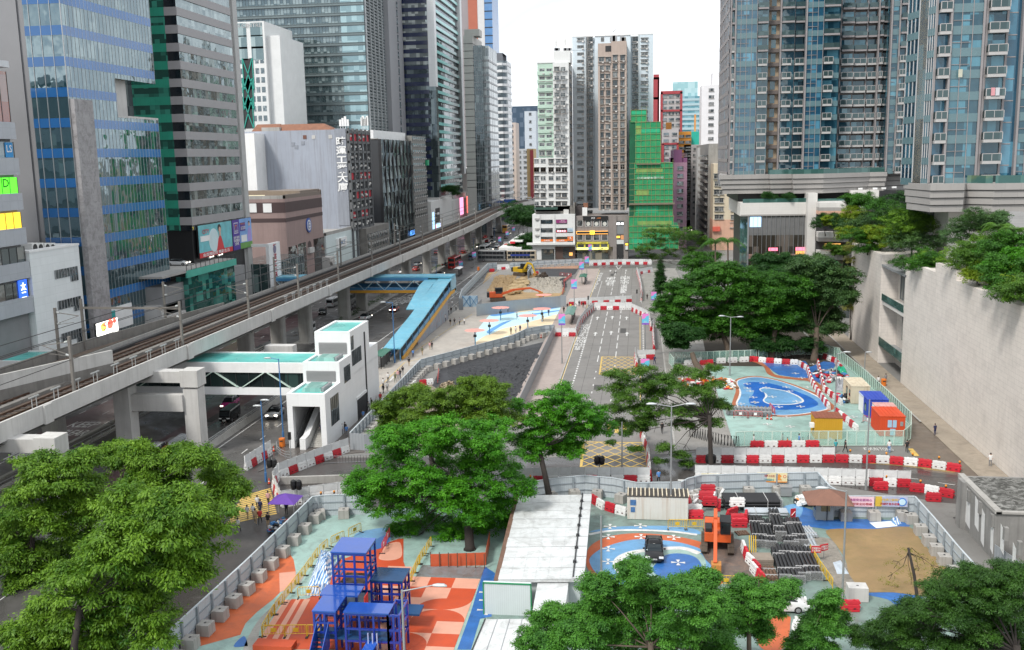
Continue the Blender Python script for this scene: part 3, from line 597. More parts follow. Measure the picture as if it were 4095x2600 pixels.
for(a,c,d,e)in((472,930,668,905),(500,1200,697,1165),(532,1490,724,1440)):
 p=XP(5,a,c,FX);q=XP(5,d,e,FX);p2=XP(5,d,e+75,FX);p3=XP(5,d-70,e+140,FX)
 def lv(b,p=p,q=q,zt=q[2],zm=p2[2],zb=p3[2]):
  b.q(-95.2,p[1],zm,-94.9,q[1],zt,0)
  for k in range(9):yy=p[1]+(q[1]-p[1])*k/8;b.q(-95.1,yy-.05,zm,-94.82,yy+.05,zt,1)
  b.q(-95.2,q[1]-2.1,zb,-94.9,q[1],zm,0)
  for k in range(4):b.q(-95.1,q[1]-2.1+.7*k-.04,zb,-94.82,q[1]-2.1+.7*k+.04,zm,1)
 pq('window',t,[MG('m55',(.015,.018,.02),(.12,.12,.12),.2,(.8,.8,1),.03),GY_],lv)
for x in(262,312,372,418):
 p=XP(5,x,745,-97)
 o=pq('fan_unit',t,[M('m56',(.62,.62,.6),.5,.06),BK_],lambda b:(b.q(p[0]-1,p[1]-.75,p[2]-.8,p[0]+.9,p[1]+.75,p[2]+.75),b.add([(p[0]+.93,p[1]+.6*math.cos(k*math.pi/8),p[2]+.6*math.sin(k*math.pi/8))for k in range(16)],[tuple(range(16))],1)))
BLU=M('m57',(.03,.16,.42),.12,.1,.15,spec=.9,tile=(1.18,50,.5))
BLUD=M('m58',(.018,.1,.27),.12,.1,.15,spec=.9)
GBL=MG('m59',(.008,.03,.04),(.05,.1,.1),.1,(1.18,1.18,4.36),.045,3.2)
t=bld('glass_tower','blue banded glass office tower with a stained stone fin, behind the white block',(-105,172,0))
L3=[157.4,188.2];zlo=zX(1,1385,1050,FX);zn=zX(1,1350,735,FX)
yn=XP(1,1030,1000,FX)[1];xl=D(1,200,100,157.4)[0]
pq('wall',t,GBL,lambda b:(b.q(xl,L3[0],0,FX,L3[1],zlo-.05),b.q(xl,L3[0],zlo-.05,FX,yn,zn),b.q(xl,L3[0],zn,FX,L3[1],118)))
zz=[zX(5,1520,1185,FX),zX(5,1500,985,FX),zX(5,1490,770,FX),zX(5,1470,555,FX),zX(5,1450,337,FX),zX(5,1430,115,FX),zX(1,1410,1315-10,FX)]
pitch=(zz[-1]-zz[0])/6
allz=[zz[0]+pitch*k for k in range(-2,26)]
for z in allz:
 if z+.0>116 or z<1:continue
 ye=L3[1]if(z<zlo-.5 or z>zn-1)else yn
 zt=z;zb=z-1.55
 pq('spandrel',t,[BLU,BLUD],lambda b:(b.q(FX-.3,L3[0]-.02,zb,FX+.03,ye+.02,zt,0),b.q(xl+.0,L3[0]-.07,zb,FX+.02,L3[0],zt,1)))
def mul(b):
 for k in range(27):
  y=L3[0]+.05+k*1.18
  top=118 if y<yn else None
  if top:b.q(FX,y-.03,0,FX+.05,y+.03,118)
  else:b.q(FX,y-.03,0,FX+.05,y+.03,zlo);b.q(FX,y-.03,zn,FX+.05,y+.03,118)
 n=int((FX-xl)/1.9)
 for k in range(n+1):b.q(FX-1.9*k-.04,L3[0]-.12,0,FX-1.9*k+.04,L3[0],118)
pq('mullion',t,M('m60',(.45,.46,.46),.35,.05,metal=.6),mul)
pq('balcony',t,[WH_,DK,CP],lambda b:(b.q(-101,yn+.1,zlo,-99.6,L3[1]-7,zn,1),b.q(-99.5,yn+2.4,zlo,-96.5,yn+6.4,zn,2),b.q(FX-.1,yn,zlo-.04,FX+.05,L3[1],zlo+.35,2),b.q(-98,yn,zlo+1.2,-97.9,yn+4,zlo+1.3,1)))
pq('stone_fin',t,M('m61',(.34,.33,.335),.6,.1,.5,tile=(1.4,1.1,.3),dirt=(.14,.13,.13),dirtamt=.75),lambda b:(b.q(FX-.5,157.5,0,FX+.9,163.2,zX(1,765,880,FX)),))
pq('side_wall',t,M('m62',(.215,.215,.222),.6,.06,.12),lambda b:(b.q(xl-16,157.9,0,xl-1.5,186,118,0),b.q(xl-1.5,158.2,0,xl+.05,186,118,0)))
pq('sign_board',t,[WH_,M('m63',(.03,.35,.34))],lambda b:(b.q(FX+.05,163.4,8.5,FX+.3,171.5,12.6),b.q(FX+.3,163.9,9.8,FX+.34,165.4,12.1,1)))
pq('sign_board',t,[WH_,M('m64',(.02,.15,.5))],lambda b:(b.q(FX+.05,180,8.2,FX+.3,188.3,11.6),b.q(FX+.3,182,9.2,FX+.34,182.8,10.8,1)))
ltg('Manulife',(FX+.3,185.2,9.8),4.6,1.1,M('m65',(.2,.22,.24)),t,'+x',.04)
a=XP(9,845,185,-93.2);c=XP(9,1035,130,-93.2);hh=XP(9,845,95,-93.2)[2]-a[2]
tb=th('advert_screen','glowing white and red advertising screen low beside the railway','sign',(-93.3,(a[1]+c[1])/2,0))
pq('screen',tb,[DK,ME('m66',(1,.97,.9),1.6),ME('m67',(.9,.12,.08),1.1),ME('m68',(.95,.6,.1),1.1)],lambda b:(b.q(-93.6,a[1],5,-93.25,c[1],a[2]+hh,0),b.q(-93.25,a[1]+.1,a[2]-2,-93.2,c[1]-.1,a[2]+hh-.1,1),b.tu([(-93.2,a[1]+4.6,a[2]+hh*.55),(-93.12,a[1]+4.6,a[2]+hh*.55)],.85,16,2),b.tu([(-93.2,c[1]-1.2,a[2]+hh*.75),(-93.12,c[1]-1.2,a[2]+hh*.75)],.5,16,2),b.tu([(-93.2,a[1]+2.2,a[2]+hh*.42),(-93.12,a[1]+2.2,a[2]+hh*.42)],.8,16,3)))
ltg('50',(-93.14,a[1]+3.4,a[2]+hh*.5),2.6,1.5,ME('m67',(.9,.12,.08),1.1),tb,'+x',.04)
t=bld('office_tower','grey banded tower with reflective windows, green glass end bay and billboards at its foot',(-110,214,0))
GG=MG('m69',(.03,.04,.042),(.3,.35,.34),.22,(1.5,1.5,4.2),.06,3.0,.03)
GRN=M('m70',(.03,.33,.22),.2,.1,.3,spec=.8,tile=(1.1,9,.3))
GRNG=MG('m71',(.006,.05,.035),(.06,.4,.28),.35,(1.1,1.1,1.1),.04,1.9)
Y4=(199.7,227.4);x4=-112
pq('wall',t,[GG,M('m72',(.012,.015,.02),.1,.1,.2,spec=1)],lambda b:(b.q(x4,Y4[0],24,FX,Y4[1],125,0),b.q(-97.6,Y4[0]-.05,24,FX-.02,Y4[0]+.4,124,1)))
pq('end_glazing',t,GRNG,lambda b:b.q(-106,Y4[0]-.12,24,-97.6,Y4[0],124))
zs=[zX(5,1690,510,FX),zX(5,1680,360,FX),zX(5,1665,215,FX),zX(5,1655,65,FX)]
p4=(zs[-1]-zs[0])/3
for k in range(0,26):
 z=zs[0]+p4*k
 if z>122:break
 pq('spandrel',t,[M('m73',(.30,.29,.295),.5,.06,.4),GRN],lambda b:(b.q(-97.6,Y4[0]-.2,z-.85,FX+.2,Y4[1],z+.85,0),b.q(-106,Y4[0]-.16,z-.85,-97.6,Y4[0],z+.85,1)))
pq('pilaster',t,M('m74',(.42,.42,.41),.6,.06,.4,tile=(1.6,2.1,.3)),lambda b:(b.q(x4,Y4[1],0,FX-.2,228.3,125),b.q(x4,228.3,0,FX+.35,230.8,125)))
pq('base_wall',t,BK_,lambda b:b.q(x4,Y4[0]+.3,0,FX-.3,230.9,24.4))
zb,zt=17.7,25.0
bb=th('billboard','billboard of a woman in red on a teal field with a red caption strip','billboard',(FX+.3,209,zb))
def paintpanel(b,y0,y1,z0,z1,m,x=FX+.42,d=.06):b.q(x,y0,z0,x+d,y1,z1,m)
MB1=[BK_,M('m75',(.16,.5,.55),.4,.25,.4),M('m76',(.6,.03,.04),.4,.1),M('m77',(.65,.4,.3),.5,.05),M('m78',(.03,.02,.02)),WH_,M('m79',(.6,.75,.78),.4,.1,.3)]
def woman(b):
 b.q(FX+.1,201.3,zb,FX+.42,219.2,zt,0);paintpanel(b,201.5,219,zb+1.2,zt-.15,1);paintpanel(b,201.5,219,zb+.1,zb+1.2,2)
 b.tu([(FX+.48,209,zb+3.5),(FX+.52,209,zb+3.5)],2.6,20,6)
 b.add([(FX+.54,y,z)for y,z in((210.2,zb+1.2),(214.2,zb+1.2),(213.6,zb+2.6),(212.9,zb+4),(212.2,zb+4.4),(211.3,zb+3.6),(210.8,zb+2.4))],[tuple(range(7))],2)
 b.tu([(FX+.5,212.3,zb+5.6),(FX+.57,212.3,zb+5.6)],.62,14,3);b.tu([(FX+.49,212.2,zb+6),(FX+.55,212.2,zb+6)],.85,14,4);b.q(FX+.5,212.0,zb+4.2,FX+.56,212.7,zb+5.2,3)
 paintpanel(b,202.2,207,zb+3.6,zb+4.8,5,FX+.5)
pq('panel',bb,MB1,woman)
ltg('CITY',(FX+.5,205,zb+5.7),3.4,.9,MB1[2],bb,'+x',.06);ltg('由這裡起程 精彩生活',(FX+.5,210,zb+.65),14,.8,WH_,bb,'+x',.06)
bb=th('billboard','purple and blue billboard with a man and the price $12,000','billboard',(FX+.3,225,zb))
MB2=[BK_,M('m80',(.06,.02,.28),.4,.08),M('m81',(.2,.38,.72),.4,.2,.3),M('m82',(.12,.3,.06),.5,.2),M('m83',(.35,.28,.62),.5,.08),MB1[3],MB1[4],WH_,M('m84',(.7,.25,.03))]
def man(b):
 b.q(FX+.1,219.3,zb,FX+.42,231,zt,0);paintpanel(b,219.5,223.6,zb+.1,zt-.1,1);paintpanel(b,223.6,230.9,zb+.1,zt-.1,2);paintpanel(b,223.6,230.9,zb+.1,zb+1.5,3,FX+.46)
 paintpanel(b,223.9,227,zb+4.3,zb+6.3,1,FX+.47);b.add([(FX+.5,y,z)for y,z in((228.2,zb+1.2),(230.6,zb+1.2),(230.4,zb+4.4),(229.6,zb+5),(228.6,zb+4.6),(228.1,zb+3))],[tuple(range(6))],4)
 b.tu([(FX+.5,229.4,zb+5.7),(FX+.55,229.4,zb+5.7)],.45,12,5);b.tu([(FX+.49,229.4,zb+6),(FX+.53,229.4,zb+6)],.5,12,6)
 paintpanel(b,224.3,227.6,zb+1.7,zb+3.3,7,FX+.48);paintpanel(b,220.4,222.7,zb+4,zb+6.5,7,FX+.48,.02);paintpanel(b,220.55,222.55,zb+4.15,zb+6.35,1,FX+.5,.02)
 b.tu([(FX+.52,221.5,zb+5.5),(FX+.55,221.5,zb+5.5)],.55,16,8);b.tu([(FX+.52,221.5,zb+5.4),(FX+.57,221.5,zb+5.4)],.4,16,1)
pq('panel',bb,MB2,man)
ltg('$12,000',(FX+.55,225.5,zb+5),2.8,.9,WH_,bb,'+x',.05);ltg('AEON',(FX+.5,221.5,zb+4.55),1.6,.5,WH_,bb,'+x',.06);ltg('全新優惠計劃\n現金回贈高達\n立即申請',(FX+.45,221.5,zb+2.3),3.4,2.2,WH_,bb,'+x',.06);ltg('RENEWAL LOAN',(FX+.5,225.4,zb+6),2.6,.4,MB2[8],bb,'+x',.06)
t=bld('teal_podium','low podium with teal glass front and a roof car park under the billboards',(-92,212,0))
pa=XP(5,1640,1010,-90);pb=XP(5,2070,930,-90);pt=XP(5,1640,915,-90)
TEA=M('m85',(.1,.46,.36),.2,.08,.3,spec=.8,tile=(2.2,9,.25))
pq('wall',t,[M('m86',(.25,.25,.25),.6,.1),MG('m87',(.01,.06,.05),(.1,.4,.32),.3,(1.6,1.6,2),.04,1.8)],lambda b:(b.q(-95,pa[1]-8,0,-91.5,pb[1]+8,pt[2]-3,0),b.q(-93,pa[1]+1,4,-90.4,pb[1]-.5,pa[2]+.1,1)))
pq('roof_deck',t,CN,lambda b:b.q(-103,pa[1]-10,pt[2]-1.1,-90.2,pb[1]+.3,pt[2]-.7))
pq('fascia',t,TEA,lambda b:b.q(-90.4,pa[1],pa[2],-90,pb[1],pt[2]-.7))
pq('railing',t,DK,lambda b:(b.q(-90.2,pa[1],pt[2]+.25,-90.1,pb[1],pt[2]+.35),[b.q(-90.2,pa[1]+k*2.2,pt[2]-.7,-90.1,pa[1]+k*2.2+.08,pt[2]+.3)for k in range(int((pb[1]-pa[1])/2.2)+1)]))
pq('lit_sign',t,ME('m88',(.55,.85,.1),1.0),lambda b:[b.q(-90.3,pb[1]-8+1.6*k,4.6,-90.1,pb[1]-7+1.6*k,6.2)for k in range(5)])
pq('sign_board',t,M('m89',(.06,.03,.35)),lambda b:b.q(-91.2,pa[1]-5,2.0,-91,pa[1]+2,5.8))
pq('side_block',t,CP,lambda b:(b.q(-96,pa[1]-9,0,-90.8,pa[1]-.2,9),b.q(-95.9,pa[1]-9,9,-91.5,pa[1]-.3,11.2)))
t=bld('glass_annex','grey gridded glass annex between the teal podium and the brown bank',(-93,238,0))
pq('wall',t,MG('m90',(.03,.05,.05),(.25,.33,.32),.3,(1.6,1.6,2.2),.03,1.7),lambda b:b.q(-100,229.5,0,-90.2,255,13.5))
pq('mullion',t,GY_,lambda b:([b.q(-90.25,229.5+1.7*k,0,-90.05,229.6+1.7*k,13.5)for k in range(16)],[b.q(-90.25,229.5,2.2*k,-90.08,255,2.2*k+.12)for k in range(1,7)],[b.q(-100+1.9*k,229.3,0,-99.9+1.9*k,229.5,13.5)for k in range(6)]))
t=bld('bank_building','brown tiled bank block with two dark bands, arched window and a round blue emblem',(-110,270,0))
BR=M('m91',(.30,.215,.20),.7,.07,.4,streak=.3,dirt=(.15,.1,.095),tile=(2.4,2.2,.14));BRD=M('m92',(.065,.04,.04),.65,.08,.4)
Y7=(256.2,287.4);zt=zX(6,610,280,FX);x7=-130
zA=zX(6,630,305,FX);zB=zX(6,632,385,FX);zC=zX(6,635,430,FX);zD=zX(6,636,460,FX)
pq('wall',t,BR,lambda b:b.q(x7,Y7[0],0,FX,Y7[1],zt))
pq('dark_band',t,BRD,lambda b:(b.q(x7-.05,Y7[0]-.08,zB,FX+.08,Y7[1]+.05,zA),b.q(x7-.05,Y7[0]-.08,zD,FX+.08,Y7[1]+.05,zC)))
pq('roof',t,[M('m93',(.62,.55,.36),.7,.06),M('m94',(.18,.145,.12),.7,.08),CN],lambda b:(b.q(x7,Y7[0]+.3,zt,FX-1,Y7[1]-.3,zt+.1,0),b.q(x7,Y7[0],zt,FX,Y7[0]+.5,zt+.9,2),b.q(FX-.5,Y7[0],zt,FX,Y7[1],zt+1.1,1),b.q(-106,Y7[0]+14,zt,FX-.6,Y7[1],zt+1.7,1),b.q(x7,Y7[1]-.6,zt,FX,Y7[1],zt+1.5,1)))
for x in(20,152):
 p=D(6,x,398,Y7[0]-.1);pq('vent_opening',t,WH_,lambda b:b.q(p[0]-1.2,p[1]-.12,p[2]-1.2,p[0]+1.2,p[1]+.02,p[2]+1.2))
for a,c,top in((335,408,740),(418,487,712),(553,645,670)):
 p,q=XP(6,a,top,FX),XP(6,c,top,FX)
 pq('window',t,[MG('m95',(.03,.022,.02),(.12,.09,.08),.2,(1.5,1.5,2),.02),BRD],lambda b:(b.q(FX-.2,p[1],3.5,FX+.06,q[1],p[2]),[b.q(FX,p[1],3.5+2*k,FX+.1,q[1],3.62+2*k,1)for k in range(8)if 3.5+2*k<p[2]]))
p=XP(6,520,740,FX)
pq('arch_window',t,[BRD,CP],lambda b:(b.add([(FX+.07,p[1]+1.7*math.cos(R(a)),p[2]+1.9*math.sin(R(a)))for a in range(0,181,15)],[tuple(range(13))],0),b.q(FX,p[1]-1.9,p[2]-1.6,FX+.8,p[1]+1.9,p[2]-.1,1)))
p=XP(6,508,548,FX)
pq('emblem',t,[WH_,M('m96',(.03,.09,.35),.35)],lambda b:(b.tu([(FX,p[1],p[2]),(FX+.3,p[1],p[2])],2.1,24,1),b.tu([(FX+.3,p[1],p[2]),(FX+.34,p[1],p[2])],1.55,24,0),b.tu([(FX+.34,p[1],p[2]),(FX+.38,p[1],p[2])],1.2,24,1),b.q(FX+.38,p[1]-.8,p[2]-.55,FX+.42,p[1]+.8,p[2]+.55,0),b.q(FX+.42,p[1]-.55,p[2]-.3,FX+.45,p[1]+.55,p[2]+.3,1),b.q(FX+.4,p[1]-.14,p[2]-1.5,FX+.46,p[1]+.14,p[2]+1.5,0)))
p=XP(6,210,930,-90);
t=th('pylon_sign','white upright sign with red Chinese lettering standing before the brown bank','sign',(-90,p[1],0))
q0,q1=XP(6,160,700,-90),XP(6,258,690,-90)
pq('board',t,WH_,lambda b:(b.q(-90.8,q0[1],0,-90,q1[1],q1[2]),b.q(-96,q0[1],q1[2]-.7,-90.8,q0[1]+.6,q1[2])))
ltg('種\n道\n大\n酒\n樓',(-90,(q0[1]+q1[1])/2,(q1[2]*.5+3.2)),2.1,q1[2]*.62,M('m97',(.4,.01,.03)),t,'+x',.06,lines=.95)
pq('emblem',t,M('m98',(.2,.18,.26)),lambda b:b.tu([(-90,(q0[1]+q1[1])/2,q1[2]-1.6),(-89.93,(q0[1]+q1[1])/2,q1[2]-1.6)],1.0,20))
t=bld('entrance_canopy','white flat entrance canopy and small arcade beside the railway',(-90,262,0))
pq('canopy',t,WH_,lambda b:(b.q(-93,q1[1]-6,4.6,-86.5,q1[1]+14,5.3),b.q(-92,q1[1]-5,0,-91.4,q1[1]-4,4.6),b.q(-92,q1[1]+12,0,-91.4,q1[1]+13,4.6)))
t=bld('exchange_building','white low flat roofed block with a blue lettered sign board',(-108,306,0))
Y8=(289.5,325.2);z8=zX(6,945,553,FX)
pq('wall',t,M('m99',(.6,.68,.68),.6,.05,.3,streak=.3,dirt=(.4,.5,.47),tile=(3,3,.12)),lambda b:(b.q(-120,Y8[0],0,FX,Y8[1],z8-.6),b.q(-120,Y8[0],0,-99,Y8[0]+11,z8+.4)))
pq('roof',t,CN,lambda b:(b.q(-120,Y8[0],z8-.6,FX,Y8[0]+.4,z8+.2),b.q(FX-.4,Y8[0],z8-.6,FX,Y8[1],z8+.4),b.q(-119,Y8[0]+.4,z8-.6,FX-.4,Y8[1],z8-.4)))
p,q=XP(6,752,750,FX),XP(6,830,645,FX)
pq('sign_board',t,WH_,lambda b:b.q(FX,p[1],p[2],FX+.6,q[1],q[2]))
ltg('HKT',(FX+.6,(p[1]+q[1])/2,(p[2]+q[2])/2),(q[1]-p[1])*.6,(q[2]-p[2])*.45,M('m100',(.12,.22,.38)),t,'+x',.05)
pq('stair',t,CP,lambda b:(b.q(-95,284.6,0,-92.5,289.4,9.5),b.br_((-92,284.5,8.5),(-92,291,3.5),.5,.9)))
t=bld('industrial_building','grey blank walled industrial block with large white Chinese characters and red panelled end',(-120,330,0))
Y6=(317,343);z6=zX(2,850,1130,FX);x6=D(2,0,1130,317)[0]-8
yT=XP(2,740,1150,FX)[1]
pq('wall',t,M('m101',(.33,.36,.42),.75,.1,.06,streak=.45,dirt=(.17,.15,.14)),lambda b:b.q(x6,Y6[0],0,FX-.4,Y6[1],z6))
xs=D(2,738,1160,Y6[0])[0]
pq('sign_strip',t,M('m102',(.27,.29,.33),.75,.08,.2,streak=.5,dirt=(.12,.12,.13)),lambda b:b.q(xs,Y6[0]-.25,17,FX-.4,Y6[0],z6+.3))
ltg('時\n運\n工\n業\n大\n廈',((xs+FX)/2,Y6[0]-.25,(zY(2,770,1195,Y6[0])+zY(6,795,255,Y6[0]))/2),3.6,zY(2,770,1195,Y6[0])-zY(6,795,255,Y6[0]),WH_,t,'-y',.2,lines=1.0,bold=.03)
RED=M('m103',(.5,.03,.05),.6,.1)
pq('end_wall',t,M('m104',(.13,.135,.14),.8,.15,.4,streak=.4,dirt=(.05,.05,.05)),lambda b:(b.q(FX-.4,Y6[0],0,FX-.05,Y6[1],z6),[b.q(FX-.05,Y6[0]+k*5.1,0,FX+.7,Y6[0]+k*5.1+.6,z6+.4)for k in range(6)],[b.q(FX-.05,Y6[0],3.2*k+15,FX+.5,Y6[1],3.2*k+15.8)for k in range(11)]))
rg=np.random.default_rng(3);redcell={(0,9),(1,9),(2,9),(3,9),(0,5),(2,5),(3,5),(1,3),(2,3),(3,3),(4,3),(0,1),(2,1),(3,1),(4,5),(4,9)}
ACM=M('m105',(.55,.54,.52),.6,.15,1,rnd=.5)
acp=MB().q(-.35,-.45,-.32,.35,.45,.32).bd('air_conditioner',ACM,t,W_=0);acp.location=(FX+.6-t.location.x,Y6[0]+2-t.location.y,20)
for k in range(5):
 for j in range(10):
  y=Y6[0]+k*5.1+.7;z=15.9+3.2*j
  pq('window',t,RED if(k,j)in redcell else MG('m106',(.03,.03,.03),(.22,.22,.22),.35,(.9,.9,.9),.05),lambda b:b.q(FX-.05,y,z,FX+.1,min(y+4.3,Y6[1]-.2),z+2.3))
  for q in range(rg.integers(0,3)):
   dup(acp,(FX+.55-t.location.x,y+.8+1.3*q-t.location.y,z+.4+rg.uniform(0,1.2)),parent=t)
pq('roof_shed',t,[M('m107',(.22,.1,.06),.8,.2,.6),CN],lambda b:(b.frust(xs-24,Y6[0]+1,z6,xs-1,Y6[0]+9,z6+2.2,4,3,0),b.frust(x6+8,Y6[0]+1,z6,x6+18,Y6[0]+8,z6+2.4,1,3,0),b.q(x6+18,Y6[0]+.3,z6,xs-25,Y6[0]+3,z6+1.2,1)))
for k in range(9):
 p=D(2,790+22*k if k<4 else 930+12*k,1110,Y6[0]+6)
 pq('antenna',t,WH_,lambda b:(b.q(p[0]-.35,p[1]-.2,z6+1.2,p[0]+.35,p[1]+.2,z6+3.4+(k%3)*.5),b.q(p[0]-.06,p[1]-.06,z6,p[0]+.06,p[1]+.06,z6+1.2)))
pq('wall_vent',t,[M('m108',(.16,.07,.05)),CP,M('m109',(.25,.27,.31))],lambda b:[b.q(D(2,x,y,Y6[0])[0]-.6,Y6[0]-.12,D(2,x,y,Y6[0])[2]-.6,D(2,x,y,Y6[0])[0]+.6,Y6[0],D(2,x,y,Y6[0])[2]+.6,m)for x,y,m in((478,1198,0),(555,1198,1),(702,1195,1),(462,1250,2),(375,1260,2),(405,1285,2))])
pq('lower_wing',t,[CD,ACM,MG('m106')],lambda b:(b.q(FX-3,326,0,FX+2.5,357,zX(6,1150,505,FX)-1,0),[b.q(FX+2.4,327+4*k,2+3*j,FX+2.6,330+4*k,4.2+3*j,2)for k in range(7)for j in range(4)],[b.q(FX+2.5,328+3.1*k,3.5+2.9*j,FX+3.1,329+3.1*k,4.2+2.9*j,1)for k in range(9)for j in range(4)]))
t2=bld('white_end_wall','white blank sliver of building left of the grey blank wall',(-128,309,0))
pq('wall',t2,WH_,lambda b:b.q(x6-8,308,0,D(2,42,1300,308)[0],330,zY(2,20,1165,308)))
t=bld('rippled_glass_building','dark block with a rippled glass street front beside the red panelled industrial block',(-105,385,0))
Y9=(359.5,411.5);z9=zX(2,1300,1225,FX)
pq('side_wall',t,M('m110',(.05,.053,.058),.6,.1,.2),lambda b:b.q(-118,Y9[0],0,FX-1,Y9[1],z9))
def ripple(b):
 n=26;w=(Y9[1]-Y9[0])/n
 for k in range(n):
  y=Y9[0]+w*k
  for j in range(8):
   z=6+(z9-6)*j/8;z2=6+(z9-6)*(j+1)/8;d=.9*math.sin(k*1.9+j*1.3)
   b.add([(FX-.9,y,z),(FX-.2+d*.5,y+w*.5,z),(FX-.9,y+w,z),(FX-.9,y,z2),(FX-.2-d*.5,y+w*.5,z2),(FX-.9,y+w,z2)],[(0,1,4,3),(1,2,5,4)],0)
  if k%3==0:b.q(FX-1,y-.12,0,FX+.1,y+.12,z9,1)
pq('glass_front',t,[MG('m111',(.02,.025,.025),(.3,.32,.3),.25,(2,2,4),.06,2,.06),DK],ripple)
pq('roof',t,[WH_,CN],lambda b:(b.q(-112,Y9[0]+1,z9,FX-3,Y9[1],z9+3.4,0),b.q(-118,Y9[0],z9-.3,FX-1,Y9[0]+.5,z9+.3,1)))
ltg('創紀之城',(FX+.1,404,7.8),9,2.2,ME('m112',(.1,.35,.95),1.2),t,'+x',.2)
t=bld('tenement_block','grimy grey block crowded with air conditioners beyond the rippled glass front',(-105,425,0))
Y10=(411.8,438.5);z10=zX(2,1530,1195,FX)
pq('wall',t,M('m113',(.23,.225,.21),.8,.2,.4,streak=.5,dirt=(.1,.09,.08)),lambda b:b.q(-116,Y10[0],0,FX-.3,Y10[1],z10))
wn=MB();wn.q(-.1,-1.1,-.7,.06,1.1,.7,0);wn.q(.06,.2,-.6,.5,.9,-.1,1);wn=wn.bd('window',[MG('m106'),ACM],t,W_=0);wn.location=(FX-.25-t.location.x,Y10[0]+1.8-t.location.y,14)
for k in range(7):
 for j in range(13):
  if k or j:dup(wn,(FX-.25-t.location.x,Y10[0]+1.8+3.8*k-t.location.y,14+2.75*j),parent=t)
pq('net_screen',t,M('m114',(.02,.35,.16)),lambda b:b.q(FX-.2,Y10[1]-2,zX(2,1550,1445,FX),FX+.8,Y10[1]+1.2,zX(2,1550,1400,FX)))
t=bld('white_tower','white office tower with a column of green crossed frames behind the grey tower',(-150,365,0))
YT=360;xr=D(2,120,190,YT)[0];zt=zY(2,100,185,YT);xl5=D(1,2085,120,YT)[0]-6
pq('wall',t,M('m115',(.66,.67,.66),.55,.06,.3,tile=(4,4,.12)),lambda b:(b.q(xl5,YT,0,xr,YT+30,zt),b.q(xr,YT+2,0,xr+5,YT+28,zt-5)))
wb=MB();wb.q(-.7,-.08,-1.0,.7,.05,1.0);wb=wb.bd('window',MG('m116',(.04,.05,.055),(.3,.33,.34),.3,(.7,.7,1),.03,rndobj=True),t,W_=0)
fl=[zY(2,60,y,YT)for y in(530,620,700,785,865,950,1035)]
first=True
for z in fl:
 for k in range(6):
  loc=(xr-1.6-2.05*k-t.location.x,YT-t.location.y,z)
  if first:wb.location=loc;first=False
  else:dup(wb,loc,parent=t)
for k,y in enumerate((648,822,990)):
 p=D(1,2170,y,YT)
 pq('cross_frame',t,[DK,M('m117',(.03,.33,.26))],lambda b:(b.q(p[0]-1.9,YT-.1,p[2]-5.6,p[0]+1.9,YT,p[2]+5.6,0),b.br_((p[0]-1.8,YT-.3,p[2]-5.4),(p[0]+1.8,YT-.3,p[2]+5.4),.4,.3,1),b.br_((p[0]+1.8,YT-.3,p[2]-5.4),(p[0]-1.8,YT-.3,p[2]+5.4),.4,.3,1),b.q(p[0]-2.1,YT-.35,p[2]-5.7,p[0]-1.8,YT-.1,p[2]+5.7,1),b.q(p[0]+1.8,YT-.35,p[2]-5.7,p[0]+2.1,YT-.1,p[2]+5.7,1)))
for j,(y0,y1)in enumerate(((205,270),(315,375),(415,475))):
 for k in range(4):
  zc=zY(2,60,(y0+y1)/2+20,YT);pq('window_band',t,MG('m118',(.08,.12,.12),(.4,.48,.47),.4,(1.1,1.1,4),.03),lambda b:b.q(xr-5.4-6.2*k,YT-.1,zc-2.4,xr-.8-6.2*k,YT+.05,zc+2.4))
ltg('WORLD TECH CENTRE',(xr-12,YT-.1,zt-1.4),22,1.4,M('m119',(.4,.4,.4)),t,'-y',.1)
t=bld('curtain_wall_tower','broad grey curtain wall office tower with blinds, behind the grey blank wall',(-150,415,0))
YA=405;xr=D(2,1010,500,YA)[0];xl=D(2,-10,300,YA)[0]-25
GC=MG('m120',(.035,.055,.06),(.3,.36,.36),.45,(1.35,1.35,3.95),.02,2.4,.04)
GCL=MG('m121',(.12,.2,.22),(.35,.5,.52),.5,(2.2,2.2,3.95),.012,2.4,.03)
pq('wall',t,[GC,GCL],lambda b:(b.q(xl,YA,0,xr,YA+32,135),b.q(D(2,800,300,YA)[0],YA-.4,30,xr+.05,YA,135,1)))
zz=[zY(2,600,y,YA)for y in(905,990)];pt_=zz[0]-zz[1]
for k in range(-2,18):
 z=zz[0]+pt_*k
 if 20<z<130:pq('spandrel',t,[M('m122',(.16,.20,.205),.35,.08,.3,metal=.3),M('m123',(.05,.06,.065))],lambda b:(b.q(xl,YA-.55,z-.75,xr+.1,YA+32.1,z+.15),b.q(xl,YA-.75,z+.15,xr+.3,YA,z+.3,0),b.q(xl,YA-.58,z-.95,xr,YA,z-.78,1)))
pq('mullion',t,M('m124',(.13,.16,.165),.4,.06,metal=.3),lambda b:[b.q(xl+1.35*k,YA-.14,20,xl+1.35*k+.07,YA,134)for k in range(int((xr-xl)/1.35))])
pq('fin',t,M('m125',(.35,.37,.38),.45,.06,metal=.3),lambda b:[b.q(xr+.1,YA+.4+6.4*k,0,xr+.8,YA+1.0+6.4*k,135)for k in range(5)])
pq('louvre_stack',t,M('m126',(.16,.18,.185),.5,.1),lambda b:[b.q(xr,YA+2,2+1.3*k,xr+.5,YA+30,2.6+1.3*k)for k in range(100)])
t=bld('grey_slab_tower','plain grey slab tower with one column of small windows, right of the curtain wall tower',(-118,440,0))
YS=437;a=D(2,1090,400,YS)[0];c=D(2,1218,400,YS)[0]
